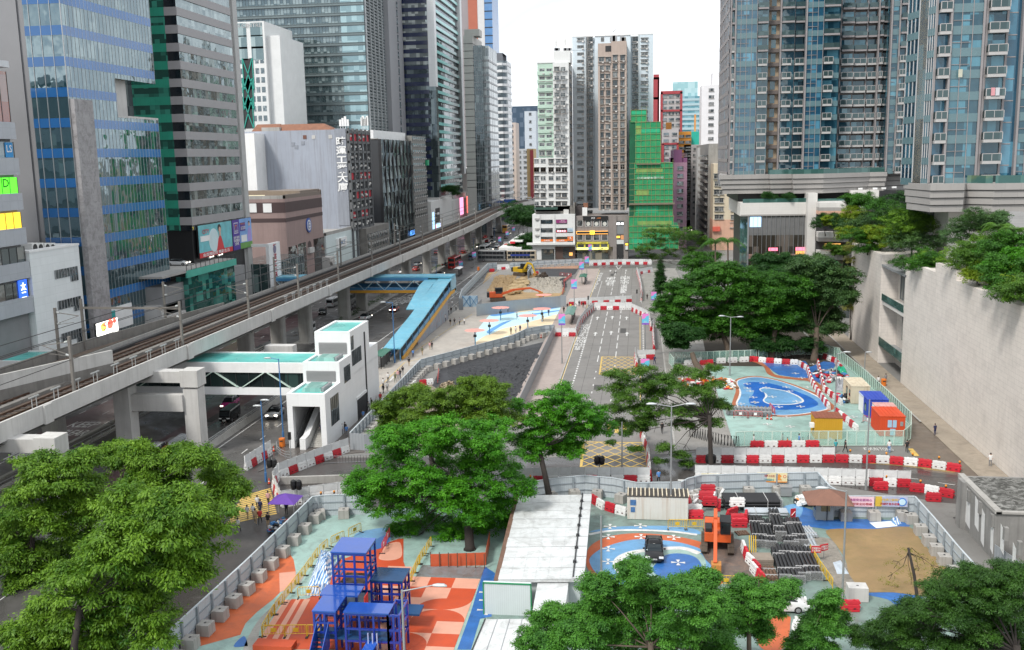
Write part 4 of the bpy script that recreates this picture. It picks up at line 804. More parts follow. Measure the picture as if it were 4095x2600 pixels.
pq('wall',t,[M('m127',(.27,.275,.29),.7,.05,.1),M('m128',(.2,.205,.215),.7,.05,.1)],lambda b:(b.q(a,YS,0,c,YS+26,140,0),b.q(a-7,YS+1,0,a,YS+26,140,1)))
wb=MB();wb.q(-.05,-1,-1.3,.15,1,1.3,0);wb.q(-.02,-1.3,-1.7,.1,1.3,-1.4,1);wb=wb.bd('window',[MG('m116'),DK],t,W_=0)
x=c;y=YS+16
for k in range(24):
 z=zY(2,1265,40+73*k,YS+16)
 loc=(x-t.location.x,y-t.location.y,z)
 if k==0:wb.location=loc
 else:dup(wb,loc,parent=t)
t=bld('banded_tower','tall tower banded dark blue and white toward us and mint toward the railway',(-112,480,0))
YB=465;xr=FX;xl=D(2,1275,200,YB)[0]
NAV=M('m129',(.012,.02,.06),.15,.1,.3,spec=.9);SIL=MG('m130',(.10,.11,.11),(.55,.58,.55),.45,(1.6,1.6,3.9),.02,2.2,.03)
DKG=MG('m131',(.02,.028,.032),(.2,.24,.24),.25,(1.6,1.6,3.9),.03,2.0,.04);MNT=M('m132',(.25,.62,.58),.2,.06,.3,spec=.8);WHM=M('m133',(.66,.68,.68),.4,.05,.2,metal=.2,tile=(9,3.9,.25))
ye=XP(2,1875,1200,FX)[1]
pq('wall',t,[DKG,SIL],lambda b:(b.q(xl,YB,0,FX-1.8,ye,150,0),b.q(xl+2.5,YB-.03,zX(2,1620,560,FX),FX-3.2,YB+.1,150,1)))
pq('corner_cladding',t,WHM,lambda b:(b.q(FX-3.2,YB-.25,zX(2,1640,760,FX),FX,YB+4.5,150),b.q(FX-1.8,ye-5,30,FX+.1,ye+.2,150)))
pq('corner_glazing',t,DKG,lambda b:b.q(FX-3.2,YB-.2,0,FX-.1,YB+4.4,zX(2,1640,760,FX)))
zr=[zX(2,1640,1155,FX),zX(2,1640,1085,FX)];pb_=zr[1]-zr[0]
rg=np.random.default_rng(5)
for k in range(-14,28):
 z=zr[0]+pb_*k
 if z<22 or z>146:continue
 pq('spandrel',t,[NAV,MNT],lambda b:(b.q(xl-.05,YB-.2,z-.9,FX-3.3,YB,z+.9,0),b.q(xl-.1,YB,z-.9,xl,ye,z+.9,0),b.q(FX-1.8,YB+5,z-.2,FX-.9,ye-6-rg.uniform(0,10)*(k%2),z+1.2,1),b.q(FX-1.8,YB+5,z-.3,FX-1.1,ye-5,z-.2,0)))
pq('podium',t,[CP,MG('m131')],lambda b:(b.q(xl,YB-2,0,FX,ye,20),))
def slt(name,lb_,Y,n,xa,xb,ztop,Xface,mats,bands,depth=24,body=0,rib=None):
 t=bld(name,lb_,(0,0,0));x0=D(n,xa,600,Y)[0];x1=Xface if Xface else D(n,xb,600,Y)[0];t.location=((x0+x1)/2,Y+depth/2,0)
 pq('wall',t,mats,lambda b:b.q(x0,Y,0,x1,Y+depth,ztop,body))
 k=0
 for(z,h,m,pr)in bands:pq('spandrel',t,mats,lambda b:b.q(x0-pr,Y-pr,z,x1+pr,Y+depth+pr,z+h,m))
 return t,x0,x1
BEI=M('m134',(.44,.43,.40),.6,.05,.2,tile=(30,3.6,.35))
YD=505;t,x0,x1=slt('stone_tower','warm grey stone tower with a dark glass stair bay, right of the mint banded tower',YD,2,1870,1950,zY(2,1900,310,YD),None,[BEI,DK,DKG],[(20+3.6*k+3.3,.25,1,.1)for k in range(30)if 20+3.6*k<zY(2,1900,400,YD)],30)
x2=D(2,2030,600,YD)[0]
pq('glass_bay',t,[DKG,GY_],lambda b:(b.q(x1,YD+1,0,x2,YD+30,zY(2,1990,395,YD)),[b.q(x1+.9*k,YD+.8,15,x1+.9*k+.1,YD+1,zY(2,1990,395,YD),1)for k in range(12)],[b.q(x1,YD+.85,15+3.6*k,x2,YD+1,15.2+3.6*k,1)for k in range(22)]))
pq('wing',t,[MG('m130'),GY_],lambda b:(b.q(x2,YD+6,0,D(2,2090,800,YD+6)[0],YD+36,zY(2,2070,400,YD+6)),[b.q(x2-.1,YD+5.7,15+3.6*k,D(2,2090,800,YD+6)[0]+.2,YD+36.2,15.9+3.6*k,1)for k in range(21)]))
pq('roof_block',t,BEI,lambda b:b.q(x0,YD+3,zY(2,1900,310,YD),x1+3,YD+12,zY(2,1900,250,YD)))
YR=640;t,x0,x1=slt('terracotta_tower','tall grey tower with terracotta and blue stripes rising behind the stone tower',YR,2,1855,2050,170,None,[M('m135',(.3,.27,.28),.6,.05,.1),DK],[],30)
pq('stripe',t,[M('m136',(.42,.13,.08),.6,.06,.2),M('m137',(.6,.6,.6),.5,.05),M('m138',(.12,.26,.5),.2,.08,.3,spec=.8)],lambda b:(b.q(D(2,1910,200,YR)[0],YR-1,60,D(2,1990,200,YR)[0],YR,168,0),b.q(D(2,1990,200,YR)[0],YR-.8,60,D(2,2050,200,YR)[0],YR,169,1),b.q(x1,YR-.5,40,D(2,2118,200,YR)[0],YR+28,172,2)))
pq('stripe_line',t,DK,lambda b:[b.q(x1,YR-.6,60+5*k,D(2,2118,200,YR)[0]+.1,YR-.4,60.6+5*k)for k in range(22)])
YE=600;xa=D(2,2132,600,YE)[0];xb=D(2,2240,600,YE)[0]
t=bld('round_tower','white and grey banded tower with rounded corners at the edge of the sky gap',((xa+xb)/2,YE+12,0))
def rr(x0,y0,x1,y1,r,k=5):
 o=[]
 for cx,cy,a in((x1-r,y0+r,-90),(x1-r,y1-r,0),(x0+r,y1-r,90),(x0+r,y0+r,180)):
  for i in range(k+1):o.append((cx+r*math.cos(R(a+90*i/k)),cy+r*math.sin(R(a+90*i/k))))
 return o
zt=zY(2,2190,530,YE)
pq('wall',t,MG('m139',(.05,.06,.07),(.25,.28,.3),.35,(1.8,1.8,4),.03,1.8),lambda b:b.pm(rr(xa,YE,xb,YE+26,5),0,zt))
for k in range(30):
 z=12+4.05*k
 if z>zt:break
 pq('spandrel',t,M('m140',(.68,.69,.70),.5,.04),lambda b:b.pm(rr(xa-.25,YE-.25,xb+.25,YE+26.25,5.2),z,z+1.5))
pq('roof_block',t,M('m141',(.15,.16,.18)),lambda b:b.pm(rr(xa+1,YE+2,xb-4,YE+20,4),zt,zY(2,2190,460,YE)))
t=bld('white_mall','white low shopping block with bright poster screens beyond the grimy block',(-105,490,0))
Y16=(440,545);zm=zX(6,1560,345,FX)
pq('wall',t,M('m142',(.66,.66,.64),.6,.05,.3,streak=.2,dirt=(.45,.44,.42)),lambda b:(b.q(-112,Y16[0],0,FX+1,Y16[0]+50,zm),b.q(-112,Y16[0]+50,0,FX+2,Y16[1],zm-1.5)))
pq('screen',t,[ME('m143',(.85,.3,.5),.9),ME('m144',(.35,.6,.9),.9),BK_,ME('m145',(.9,.15,.12),.9),WH_],lambda b:(b.q(FX+1,449,3,FX+1.3,459,8,0),b.q(FX+1,449.2,6,FX+1.4,458,8.2,1),b.q(FX+1,449,9,FX+1.3,458,15.5,2),b.q(FX+1,442,3,FX+1.2,446,14,1),b.q(FX+2,507,9,FX+2.3,516,18,0),b.q(FX+2,528,9,FX+2.3,537,18,3),b.q(FX+1.4,451,12.5,FX+1.5,456,13.5,4)))
t=bld('factory_block','white factory block with rows of small square windows beyond the mall',(-105,575,0))
Yf=(548,620);zf=zX(6,2000,45,FX)
pq('wall',t,M('m146',(.62,.62,.59),.65,.05,.3,streak=.3,dirt=(.4,.39,.36)),lambda b:(b.q(-118,Yf[0],0,FX,Yf[1],zf),b.q(-112,Yf[0]+20,zf,FX-6,Yf[0]+26,zf+3)))
wb=MB();wb.q(-.05,-1.1,-.8,.12,1.1,.8);wb=wb.bd('window',MG('m116'),t,W_=0);first=True
for j in range(8):
 for k in range(12):
  loc=(FX-t.location.x,Yf[0]+24+4*k-t.location.y,7+(zf-9)/8*j)
  if first:wb.location=loc;first=False
  else:dup(wb,loc,parent=t)
t=bld('brown_white_block','grey white block with a maroon pier at the end of the left row',(-100,660,0))
pq('wall',t,[M('m147',(.5,.49,.48),.7,.08,.3,streak=.3),M('m148',(.15,.08,.09))],lambda b:(b.q(-116,622,0,-93,690,24,0),b.q(-93.2,640,0,-92.5,646,25,1),[b.q(-93.1,650+6*k,4+5*j,-92.9,654+6*k,7+5*j,1)for k in range(6)for j in range(4)]))
PATH=sp_([(-63,30),(-63,120),(-63,210),(-63,300),(-63.1,345),(-63.4,380),(-64.5,419),(-66,471),(-66.8,515),(-66,540),(-63.5,569),(-55,606),(-40,636),(-18,658),(10,670)],6,False)
def off(d):
 o=[]
 for i,p in enumerate(PATH):
  a=Vector(PATH[max(i-1,0)]);c=Vector(PATH[min(i+1,len(PATH)-1)]);v=(c-a).normalized();o.append((p[0]-v.y*d,p[1]+v.x*d))
 return o
t=th('railway_viaduct','long concrete railway viaduct carrying two tracks along the row of office buildings','viaduct',(-68,120,0))
def sweep(b,prof,m=0,i0=0,i1=None):
 rings=[]
 offs={d:off(d)for d in{q[0]for q in prof}}
 for i in range(i0,(i1 or len(PATH))):rings.append([(offs[d][i][0],offs[d][i][1],z)for d,z in prof])
 b.lf_(rings,m)
pq('deck',t,CN,lambda b:(sweep(b,[(0.3,11.3),(10.7,11.3),(10.7,11.9),(.3,11.9)]),sweep(b,[(2.6,9.7),(8.4,9.7),(9.4,11.3),(1.6,11.3)])))
pq('parapet',t,CP,lambda b:sweep(b,[(0,11.0),(.28,11.0),(.28,13.0),(0,13.0)]))
pq('parapet',t,CN,lambda b:sweep(b,[(10.8,11.0),(11.1,11.0),(11.1,13.0),(10.8,13.0)]))
pq('station_deck',t,CN,lambda b:b.add([(x,y,z)for z in(10.6,11.88)for x,y in((-63.3,30),(-63.3,165),(-74,168),(-78.5,130),(-80.5,30))],[(0,1,2,3,4),(9,8,7,6,5),(4,3,8,9),(0,4,9,5),(2,7,8,3)]))
pq('station_parapet',t,CD,lambda b:(b.br_((-80.5,30,12.6),(-78.8,130,12.6),.3,1.6),b.br_((-78.8,130,12.6),(-74.1,166,12.6),.3,1.6)))
pq('buttress',t,CP,lambda b:[b.q(-63.0+.0,y,10.9,-62.78,y+1.5,12.95)for y in(60,94,128,160,192,224,256,288,320,350)])
pq('track_bed',t,[M('m149',(.085,.062,.05),.9,.35,1.5,dirt=(.2,.14,.1),dirtamt=.4,bump=.5),M('m150',(.06,.05,.045),.9,.2)],lambda b:(sweep(b,[(.35,11.9),(10.7,11.9),(10.4,12.1),(.6,12.1)],0),b.add([(-63.5,30,12.12),(-63.5,164,12.12),(-73.6,164,12.12),(-78.2,130,12.12),(-80,30,12.12)],[(0,1,2,3,4)],0)))
def sleepers(b,d,n0,n1):
 o=off(d)
 for i in range(len(PATH)-1):
  a,c=Vector(o[i]),Vector(o[i+1]);L=(c-a).length;k=int(L/1.1)
  if a.y>420:break
  for q in range(k):
   p=a.lerp(c,q/k);b.ob((p.x,p.y,12.16),(2.3,.3,.1),0,0)
pq('sleeper',t,M('m150'),lambda b:(sleepers(b,3.2,0,1),sleepers(b,7.8,0,1)))
RAIL=M('m151',(.14,.085,.06),.45,.2,1,metal=.6)
for d in(2.48,3.92,7.08,8.52):pq('rail',t,RAIL,lambda b:sweep(b,[(d-.05,12.15),(d+.05,12.15),(d+.05,12.38),(d-.05,12.38)]))
for x0,x1 in((-74.5,-70.6),(-75.9,-72.0)):pq('rail',t,RAIL,lambda b:b.tu([(x0-1.2,30,12.3),(x0,110,12.3),(x1,165,12.3)],.06,5))
pq('cable_trough',t,CD,lambda b:(sweep(b,[(5.2,12.0),(5.9,12.0),(5.9,12.5),(5.2,12.5)]),sweep(b,[(.5,12.0),(.9,12.0),(.9,12.45),(.5,12.45)])))
pq('conduit',t,DK,lambda b:(sweep(b,[(9.9,12.2),(10.5,12.2),(10.5,12.55),(9.9,12.55)]),sweep(b,[(1.2,12.1),(1.4,12.1),(1.4,12.3),(1.2,12.3)])))
pq('platform_end',t,[CP,CD],lambda b:(b.add([(x,y,z)for z in(12.1,13.4)for x,y in((-76.4,84),(-66.0,114),(-67.0,115),(-78,84))],[(3,2,1,0),(4,5,6,7),(0,1,5,4),(1,2,6,5),(2,3,7,6),(3,0,4,7)],1),b.br_((-76.6,84,14.3),(-66.2,114,14.2),.3,1.7,0),[b.br_((-76.6+1.3*k,84+3.75*k,13),(-76.6+1.3*k,84+3.75*k,14),.12)for k in range(9)]))
def pier(x,y,wx,wy,z1,head):
 def f(b):
  b.pm(rr(x-wx/2,y-wy/2,x+wx/2,y+wy/2,.45,3),-.05,z1-head)
  b.lf_([[(q[0],q[1],z1-head)for q in rr(x-wx/2,y-wy/2,x+wx/2,y+wy/2,.45,3)],[(q[0],q[1],z1)for q in rr(x-wx/2-1.1,y-wy/2,x+wx/2+1.1,y+wy/2,.45,3)]])
 pq('pier',t,CN,f)
for y in(166,182,198,226,241,265,290,320,345,368,400,432,470,506):pier(-70.4-(0 if y<400 else(y-400)*.02),y,2.7,2.2,9.75,1.8)
pq('portal_frame',t,CP,lambda b:(b.q(-59,117.8,-.05,-57,119.9,9.2),b.q(-59.2,117.6,9.4,-56.8,120.1,11.6),b.q(-69,118,9.9,-59.2,119.8,11.4),b.q(-68.3,116.9,-.05,-66.1,119,9.7),b.q(-66.1,117.4,6.2,-59,118.6,8.4)))
NX,NY=(lambda p:(p[0],p[1]))(XP(9,478,1195,-58))
pq('portal_frame',t,CP,lambda b:(b.q(NX-2,NY,-.05,NX,NY+2,9.2),b.q(NX-2.15,NY-.15,9.4,NX+.15,NY+2.2,11.3),b.q(-72,NY,9.7,NX-2.1,NY+1.9,11.1)))
pq('pier',t,CN,lambda b:(b.q(-78.2,116,-.05,-75.9,118,10.6),b.q(-79.2,88,-.05,-77,90,10.6)))
pq('portal_frame',t,CP,lambda b:(b.q(-61.3,152,6.4,-50.5+-6,154,8.2),b.q(-58.6,152,-.05,-56.9,154,6.3)))
pq('wire',t,DK,lambda b:[sweep(b,[(d-.03,z),(d+.03,z),(d+.03,z+.06),(d-.03,z+.06)])for d,z in((3.2,17.2),(3.2,18.4),(7.8,17.2),(7.8,18.4),(.6,16.5),(11,17.5))])
MAST=M('m152',(.21,.195,.18),.6,.15,1,metal=.3)
m0=th('catenary_mast','weathered steel catenary mast on the viaduct edge, nearest the camera','mast',(-63.6,101,12),0,'catenary masts along the viaduct')
b=MB();b.q(-.14,-.18,0,.14,.18,7.2);b.bd('post',MAST,m0,W_=0)
b=MB();b.br_((0,0,6.6),(-3.4,0,6.1),.09);b.br_((0,0,5.0),(-3.3,0,6.1),.07);b.br_((0,0,4.9),(-2.6,0,5.2),.06);b.bd('arm',MAST,m0,W_=0)
b=MB();b.tu([(-.2,0,6.6),(-.6,0,6.5)],.14,8);b.tu([(-.2,0,5.0),(-.55,0,5.1)],.14,8);b.bd('insulator',M('m153',(.4,.42,.42),.4),m0,W_=0)
ys=[101,128,152,176,201,228,256,284,314,346,380]
for i,y in enumerate(ys[1:]):
 dup(m0,(-63.6,y,12),0,'weathered steel catenary mast, %s along the near viaduct edge counting from the camera'%OD[i+1])
for i,y in enumerate((122,150,190,235,290,350)):
 dup(m0,(-73.5 if y>170 else-78.5+(y-122)*.05,y,12),math.pi,'weathered steel catenary mast, %s along the far viaduct edge counting from the camera'%OD[i])
g=th('gantry_beam','thin grey overhead wire gantry spanning the tracks beside the white block','gantry',(-71,127,12))
p=XP(5,715,1235,-78.5);
pq('beam',g,MAST,lambda b:(b.br_((-78.6,128.5,18.2),(-63.6,128.2,18.2),.22,.3),b.br_((-78.6,128.5,12),(-78.6,128.5,19.5),.3,.3)))
sf=th('sign_frame','small pale double post frame on the viaduct parapet, nearest the camera','sign',(-63.9,94,12),0,'small double post frames on the viaduct parapet')
b=MB();b.br_((0,-.4,0),(0,-.4,1.9),.07);b.br_((0,.4,0),(0,.4,1.9),.07);b.bd('post',M('m154',(.45,.46,.46),.4,.06,metal=.3),sf,W_=0)
b=MB();b.q(-.08,-.85,1.9,.08,.85,2.02);b.bd('top_bar',M('m154'),sf,W_=0)
for i,y in enumerate((98,102,106,110.5,115,119,123,127,170,174,178,182,186,190,194)):
 dup(sf,(-63.9,y,12),0,'small pale double post frame on the viaduct parapet, %s counting from the camera'%OD[i+1])
TEAL=M('m155',(.09,.46,.42),.45,.18,.25,dirt=(.3,.6,.56),dirtamt=.5,wet=.6)
WT=M('m156',(.8,.81,.81),.4,.04,.4,streak=.1,dirt=(.5,.5,.48),tile=(1.5,1.5,.13))
t=th('footbridge','white covered footbridge with zigzag glazing and turquoise roof under the viaduct','footbridge',(-60,136,0))
bx0,bx1,by0,by1,bz0,bz1=-95,-46.5,132,140,4.9,9.5
pq('roof',t,[TEAL,WH_],lambda b:(b.q(bx0,by0+.4,bz1-.2,bx1,by1-.4,bz1,0),b.q(bx0,by0,bz1-1.3,bx1,by0+.4,bz1+.15,1),b.q(bx0,by1-.4,bz1-1.3,bx1,by1,bz1+.15,1)))
pq('girder',t,WT,lambda b:(b.q(bx0,by0,bz0,bx1,by1,bz0+1.1)))
pq('glazing',t,[MG('m157',(.01,.016,.016),(.05,.1,.09),.3,(1.9,1.9,3),.02,1.5),DK],lambda b:(b.q(bx0,by0+.25,bz0+1.1,bx1,by1-.25,bz1-1.3,0),[b.q(bx0+1.95*k,by0+.18,bz0+1.1,bx0+1.95*k+.07,by0+.26,bz1-1.3,1)for k in range(25)]))
def zz_(b):
 x=bx1-3.2;s=1
 while x>bx0+4:
  b.br_((x,by0+.12,bz0+1.1),(x-3.4,by0+.12,bz1-1.3),.42,.14);b.br_((x-3.9,by0+.12,bz1-1.3),(x-7.3,by0+.12,bz0+1.1),.42,.14);x-=7.9
pq('zigzag_brace',t,M('m158',(.55,.68,.6),.45,.06,.5),zz_)
t=th('lift_tower','white tiled stepped stair and lift tower with louvres beside the main road','tower',(-44,130,0))
tx0,tx1=-46.6,-41.3;LOUV=M('m159',(.26,.265,.27),.5,.08,.6,metal=.2)
pq('stair_hall',t,[WT,CD],lambda b:(b.q(tx0,122,5.9,tx1,128.9,7.35),b.q(tx0,122,0,tx0+.75,122.8,5.9),b.q(tx1-.75,122,0,tx1,122.8,5.9),b.q(tx0,122.8,0,tx0+.25,134,5.9),b.add([(tx1-.25,122.8,z)for z in(0,5.9)]+[(tx1-.25,149,0),(tx1-.25,149,5.9)]+[(tx1,122.8,0),(tx1,122.8,5.9),(tx1,149,0),(tx1,149,5.9)],[(0,1,3,2),(4,6,7,5),(0,4,5,1),(2,3,7,6),(1,5,7,3)],0),b.q(tx0+.3,133,0,tx1-.3,148,5.9,1)))
pq('tower_block',t,WT,lambda b:(b.q(tx0,128.9,7.35,tx1,134.5,10.2),b.q(tx0+.0,134.5,7.3,tx1,144.3,13.5),b.q(tx0,128.9,5.9,tx1,149,7.35),b.q(tx0,144.3,7.3,tx1,149,9.5)))
for(ya,yb,z)in((122.5,128.5,7.35),(129.4,134,10.2),(135,144,13.5)):
 pq('roof_recess',t,[TEAL,WT],lambda b:(b.q(tx0+.5,ya,z,tx1-.5,yb,z+.05,0),b.q(tx0,ya-.5,z,tx1,ya,z+.28,1),b.q(tx0,ya,z,tx0+.45,yb,z+.28,1),b.q(tx1-.45,ya,z,tx1,yb,z+.28,1),b.q(tx0,yb,z,tx1,yb+.4,z+.28,1)))
for(ya,yb,z)in((124,127.8,7.4),(130.4,133.4,10.25)):
 pq('skylight',t,[MG('m160',(.15,.3,.27),(.3,.5,.45),.3,(.7,4,4),.01,1.5),GY_],lambda b:(b.frust(tx0+1.4,ya,z,tx1-1.1,yb,z+.55,.2,.1,0),b.q(tx1-1.1,ya,z,tx1-.8,yb,z+.6,1)))
def louvre(b,x0,x1,z0,z1,y):
 b.q(x0,y-.03,z0,x1,y+.05,z1);n=int((z1-z0)/.16)
 for k in range(n):b.ob(((x0+x1)/2,y-.06,z0+.1+.16*k),(x1-x0,.1,.05),0,0,-.5)
pq('louvre_panel',t,LOUV,lambda b:(louvre(b,tx0+.5,tx1-.6,7.75,9.25,128.87),louvre(b,tx0+.6,tx1-.55,10.5,12.2,134.47)))
pq('window',t,[MG('m161',(.02,.024,.024),(.12,.13,.13),.3,(.9,.9,.9),.03),DK],lambda b:(b.q(tx1-.1,124.2,2.6,tx1+.04,127.6,6.5,0),b.q(tx1-.1,130.8,7.0,tx1+.04,133.8,9.3,0),b.q(tx1-.1,135.0,8.6,tx1+.04,139.6,10.8,0),b.q(tx1-.1,134.8,11,tx1+.04,136.1,13,0),[b.q(tx1,135+.92*k,8.6,tx1+.07,135.07+.92*k,10.8,1)for k in range(6)],[b.q(tx1,124.2+.85*k,2.6,tx1+.07,124.27+.85*k,6.5,1)for k in range(5)],b.q(tx1,141.5,1,tx1+.12,141.9,12.5,1)))
pq('doorway',t,[DK,WH_],lambda b:(b.q(tx1-.1,136.5,0,tx1+.05,141.5,3.2,0),b.q(tx1-.02,136.2,3.2,tx1+.12,141.8,3.6,1)))
pq('stair',t,[M('m162',(.42,.41,.38),.6,.1,1),WT],lambda b:([b.q(-44.0,122.6+.36*k,0,-42.1,134,.17*(k+1),0)for k in range(30)],b.add([(x,y,z)for x in(-44.9,-44.1)for y,z in((121.4,0),(121.4,1.6),(123,1.7),(133,6.6),(133,0))],[(0,1,2,3,4),(9,8,7,6,5),(0,5,6,1),(1,6,7,2),(2,7,8,3)],1)))
pq('escalator',t,[DK,GY_],lambda b:(b.add([(x,y,z)for x in(-45.8,-44.95)for y,z in((122.4,.1),(124,.2),(133,5.3),(133,0))],[(0,1,2,3),(7,6,5,4),(0,4,5,1),(1,5,6,2)],0),b.br_((-45.8,122.3,.9),(-45.8,133,6.2),.08,.2,1),b.br_((-45.0,122.3,.9),(-45.0,133,6.2),.08,.2,0)))
SB=M('m163',(.12,.40,.54),.4,.1,.5,dirt=(.3,.52,.6),dirtamt=.5,wet=.3,tile=(.42,60,.3));BLS=M('m164',(.06,.22,.42),.45,.1,.6);AMB=M('m165',(.68,.34,.04),.5,.08,.5,streak=.2,dirt=(.4,.2,.05))
t=th('footbridge','sky blue covered footbridge with amber fascia and long covered stair down to the plaza','footbridge',(-50,230,0))
pq('roof',t,SB,lambda b:b.q(-95,232.4,9.5,-45.2,238,9.9))
pq('roof_edge',t,BLS,lambda b:(b.q(-95,232.2,8.9,-51,232.45,9.6),b.q(-95,238,8.9,-45.2,238.2,9.6)))
pq('deck',t,[AMB,CD],lambda b:(b.q(-95,232.1,5.9,-51.2,232.4,6.6,0),b.q(-95,232.4,5.8,-45.2,238,6.5,1)))
pq('parapet',t,BLS,lambda b:(b.q(-95,232.25,6.6,-51,232.35,7.3),b.q(-95,238,6.6,-45.2,238.1,7.6)))
pq('zigzag_brace',t,M('m166',(.4,.56,.62),.45,.06,.5),lambda b:[(b.br_((-52-5*k,232.3,6.6),(-54.5-5*k,232.3,9),.22,.16),b.br_((-54.5-5*k,232.3,9),(-57-5*k,232.3,6.6),.22,.16))for k in range(8)])
pq('end_wall',t,M('m167',(.3,.5,.6),.5,.08,.4),lambda b:(b.q(-47.2,238,5.6,-45.2,238.3,9.5),b.q(-45.5,232,5.4,-45.2,238,9.4)))
def rect_s(y,x0,x1,z0,z1):return[(x0,y,z0),(x1,y,z0),(x1,y,z1),(x0,y,z1)]
zst=lambda y:max(0,(y-181)/(232-181)*6.4)
pq('stair_roof',t,SB,lambda b:(b.lf_([rect_s(236,-48.4,-45,9.4,9.6),rect_s(228,-48.4,-45,8.9,9.1),rect_s(200,-48.4,-45,zst(200)+2.6,zst(200)+2.8),rect_s(178.5,-48.4,-45,2.5,2.7)])))
pq('stair_roof',t,SB,lambda b:(b.lf_([rect_s(236,-51.8,-48.7,9.3,9.5),rect_s(226,-51.8,-48.7,8.4,8.6),rect_s(208,-50.8,-48.7,zst(208)+2.1,zst(208)+2.3)])))
pq('stair_flight',t,[CD,AMB],lambda b:(b.lf_([rect_s(236,-48.1,-45.4,5.8,6.3),rect_s(231,-48.1,-45.4,5.8,6.3),rect_s(181,-48.1,-45.4,-.4,.1)],0),b.lf_([rect_s(236,-45.4,-45.1,5.6,6.4),rect_s(231,-45.4,-45.1,5.6,6.4),rect_s(181,-45.4,-45.1,-.3,.5)],1)))
pq('post',t,BLS,lambda b:[(b.q(x,y,zst(y),x+.14,y+.14,zst(y)+2.6))for x in(-48.1,-45.4)for y in(179.3,184.5,190,195.5,201,206.5,212,217.5,223,228.5)])
pq('railing',t,M('m168',(.08,.28,.5),.35,.15,.8),lambda b:(b.lf_([rect_s(231,-45.42,-45.34,6.4,7.5),rect_s(182,-45.42,-45.34,.3,1.4)]),b.lf_([rect_s(231,-48.1,-48.0,6.4,7.5),rect_s(182,-48.1,-48.0,.3,1.4)])))
pq('under_wall',t,[M('m169',(.30,.36,.42),.7,.25,.5,dirt=(.4,.15,.08),dirtamt=.5)],lambda b:b.add([(x,y,z)for x in(-45.9,-45.6)for y,z in((196,0),(229,0),(229,5.4),(196,1.5))],[(0,1,2,3),(7,6,5,4),(2,6,7,3),(0,3,7,4)]))
t=th('road_barrier','long concrete road parapet with twin steel rails beside the white car','barrier',(-57.6,120,0))
pq('wall',t,CN,lambda b:b.add([(x,y,z)for y in(40,172)for x,z in((-58,0),(-57.2,0),(-57.45,.85),(-57.75,.85))],[(0,1,2,3),(7,6,5,4),(1,5,6,2),(2,6,7,3),(3,7,4,0)]))
pq('rail',t,M('m154'),lambda b:([b.br_((-57.6,40,z),(-57.6,172,z),.09,.1)for z in(1.1,1.35)],[b.q(-57.65,40+3*k,.8,-57.55,40.1+3*k,1.4)for k in range(44)]))
t=th('road_barrier','concrete wall with a railing between the bus lanes under the viaduct','barrier',(-76.5,110,0))
pq('wall',t,CD,lambda b:b.q(-77,60,0,-76.6,190,.8));pq('rail',t,M('m154'),lambda b:([b.br_((-75.3,60,z),(-75.3,190,z),.06,.06)for z in(.6,1.1)],[b.q(-75.33,60+2.5*k,.2,-75.27,60.06+2.5*k,1.1)for k in range(52)]))
t=th('flyover','pale elevated highway running away behind the railway bend','flyover',(-100,900,0))
pq('deck',t,CP,lambda b:(b.add([(x,y,z)for x,y,z in((-112,700,14),(-101,700,14),(-84,1000,15.5),(-95,1000,15.5),(-40,1500,18),(-26,1500,18))],[(0,1,2,3),(3,2,5,4)]),b.br_((-112,700,15),(-95,1000,16.5),.3,1),b.br_((-101,700,15),(-84,1000,16.5),.3,1),b.br_((-84,1000,16.5),(-26,1500,19),.3,1)))
pq('pier',t,CN,lambda b:[b.q(-107+.056*(y-700)-1,y,0,-107+.056*(y-700)+1,y+2,14)for y in range(710,1000,40)])
t=th('road_sign','wide blue direction sign gantry over the far bend of the road','sign',(-78,560,0))
p,q=D(24,345,178,560),D(24,613,135,560)
pq('panel',t,M('m170',(.02,.1,.42),.5,.05),lambda b:(b.q(p[0],560,p[2],(p[0]*.55+q[0]*.45),560.3,q[2]-.6),b.q(p[0]*.5+q[0]*.5,559.6,p[2],q[0],559.9,q[2])))
pq('lettering_strip',t,WH_,lambda b:[b.q(p[0]+1.5+3.2*k,559.5 if k>5 else 559.9,p[2]+1+1.5*j,p[0]+3.6+3.2*k,559.55 if k>5 else 559.95,p[2]+1.6+1.5*j)for k in range(11)for j in range(2)if k!=5])
pq('post',t,GY_,lambda b:(b.q(p[0]-.4,560.3,0,p[0]+.1,560.7,q[2]),b.q(q[0],560.3,0,q[0]+.4,560.7,q[2])))
WG=MG('m171',(.03,.035,.04),(.35,.36,.35),.35,(.75,.75,1.2),.03,1.6,.05,rndobj=True)
FRM=M('m172',(.33,.31,.29),.6,.1,1);SLV=M('m173',(.5,.5,.49),.45,.06,1)
def wp_(w,h,frame,ac=0,hood=False,parent=None,mid=True):
 b=MB();b.q(-w/2,-.06,-h/2,w/2,.05,h/2,0)
 for x in(-w/2,w/2):b.q(x-.06,-.12,-h/2-.05,x+.06,.05,h/2+.05,1)
 for z in(-h/2,h/2):b.q(-w/2-.06,-.12,z-.05,w/2+.06,.05,z+.05,1)
 if mid:b.q(-.04,-.1,-h/2,.04,.05,h/2,1);b.q(-w/2,-.1,h*.12,w/2,.05,h*.12+.06,1)
 if hood:b.q(-w/2-.25,-.5,-h/2-.25,w/2+.25,.05,-h/2-.08,2);b.q(-w/2-.25,-.35,h/2+.1,w/2+.25,.05,h/2+.22,2)
 if ac:b.q(w/2-.75,-.55,-h/2-.62,w/2-.05,-.05,-h/2-.12,3)
 return b.bd('window',[WG,frame,CN,ACM],parent,W_=0)
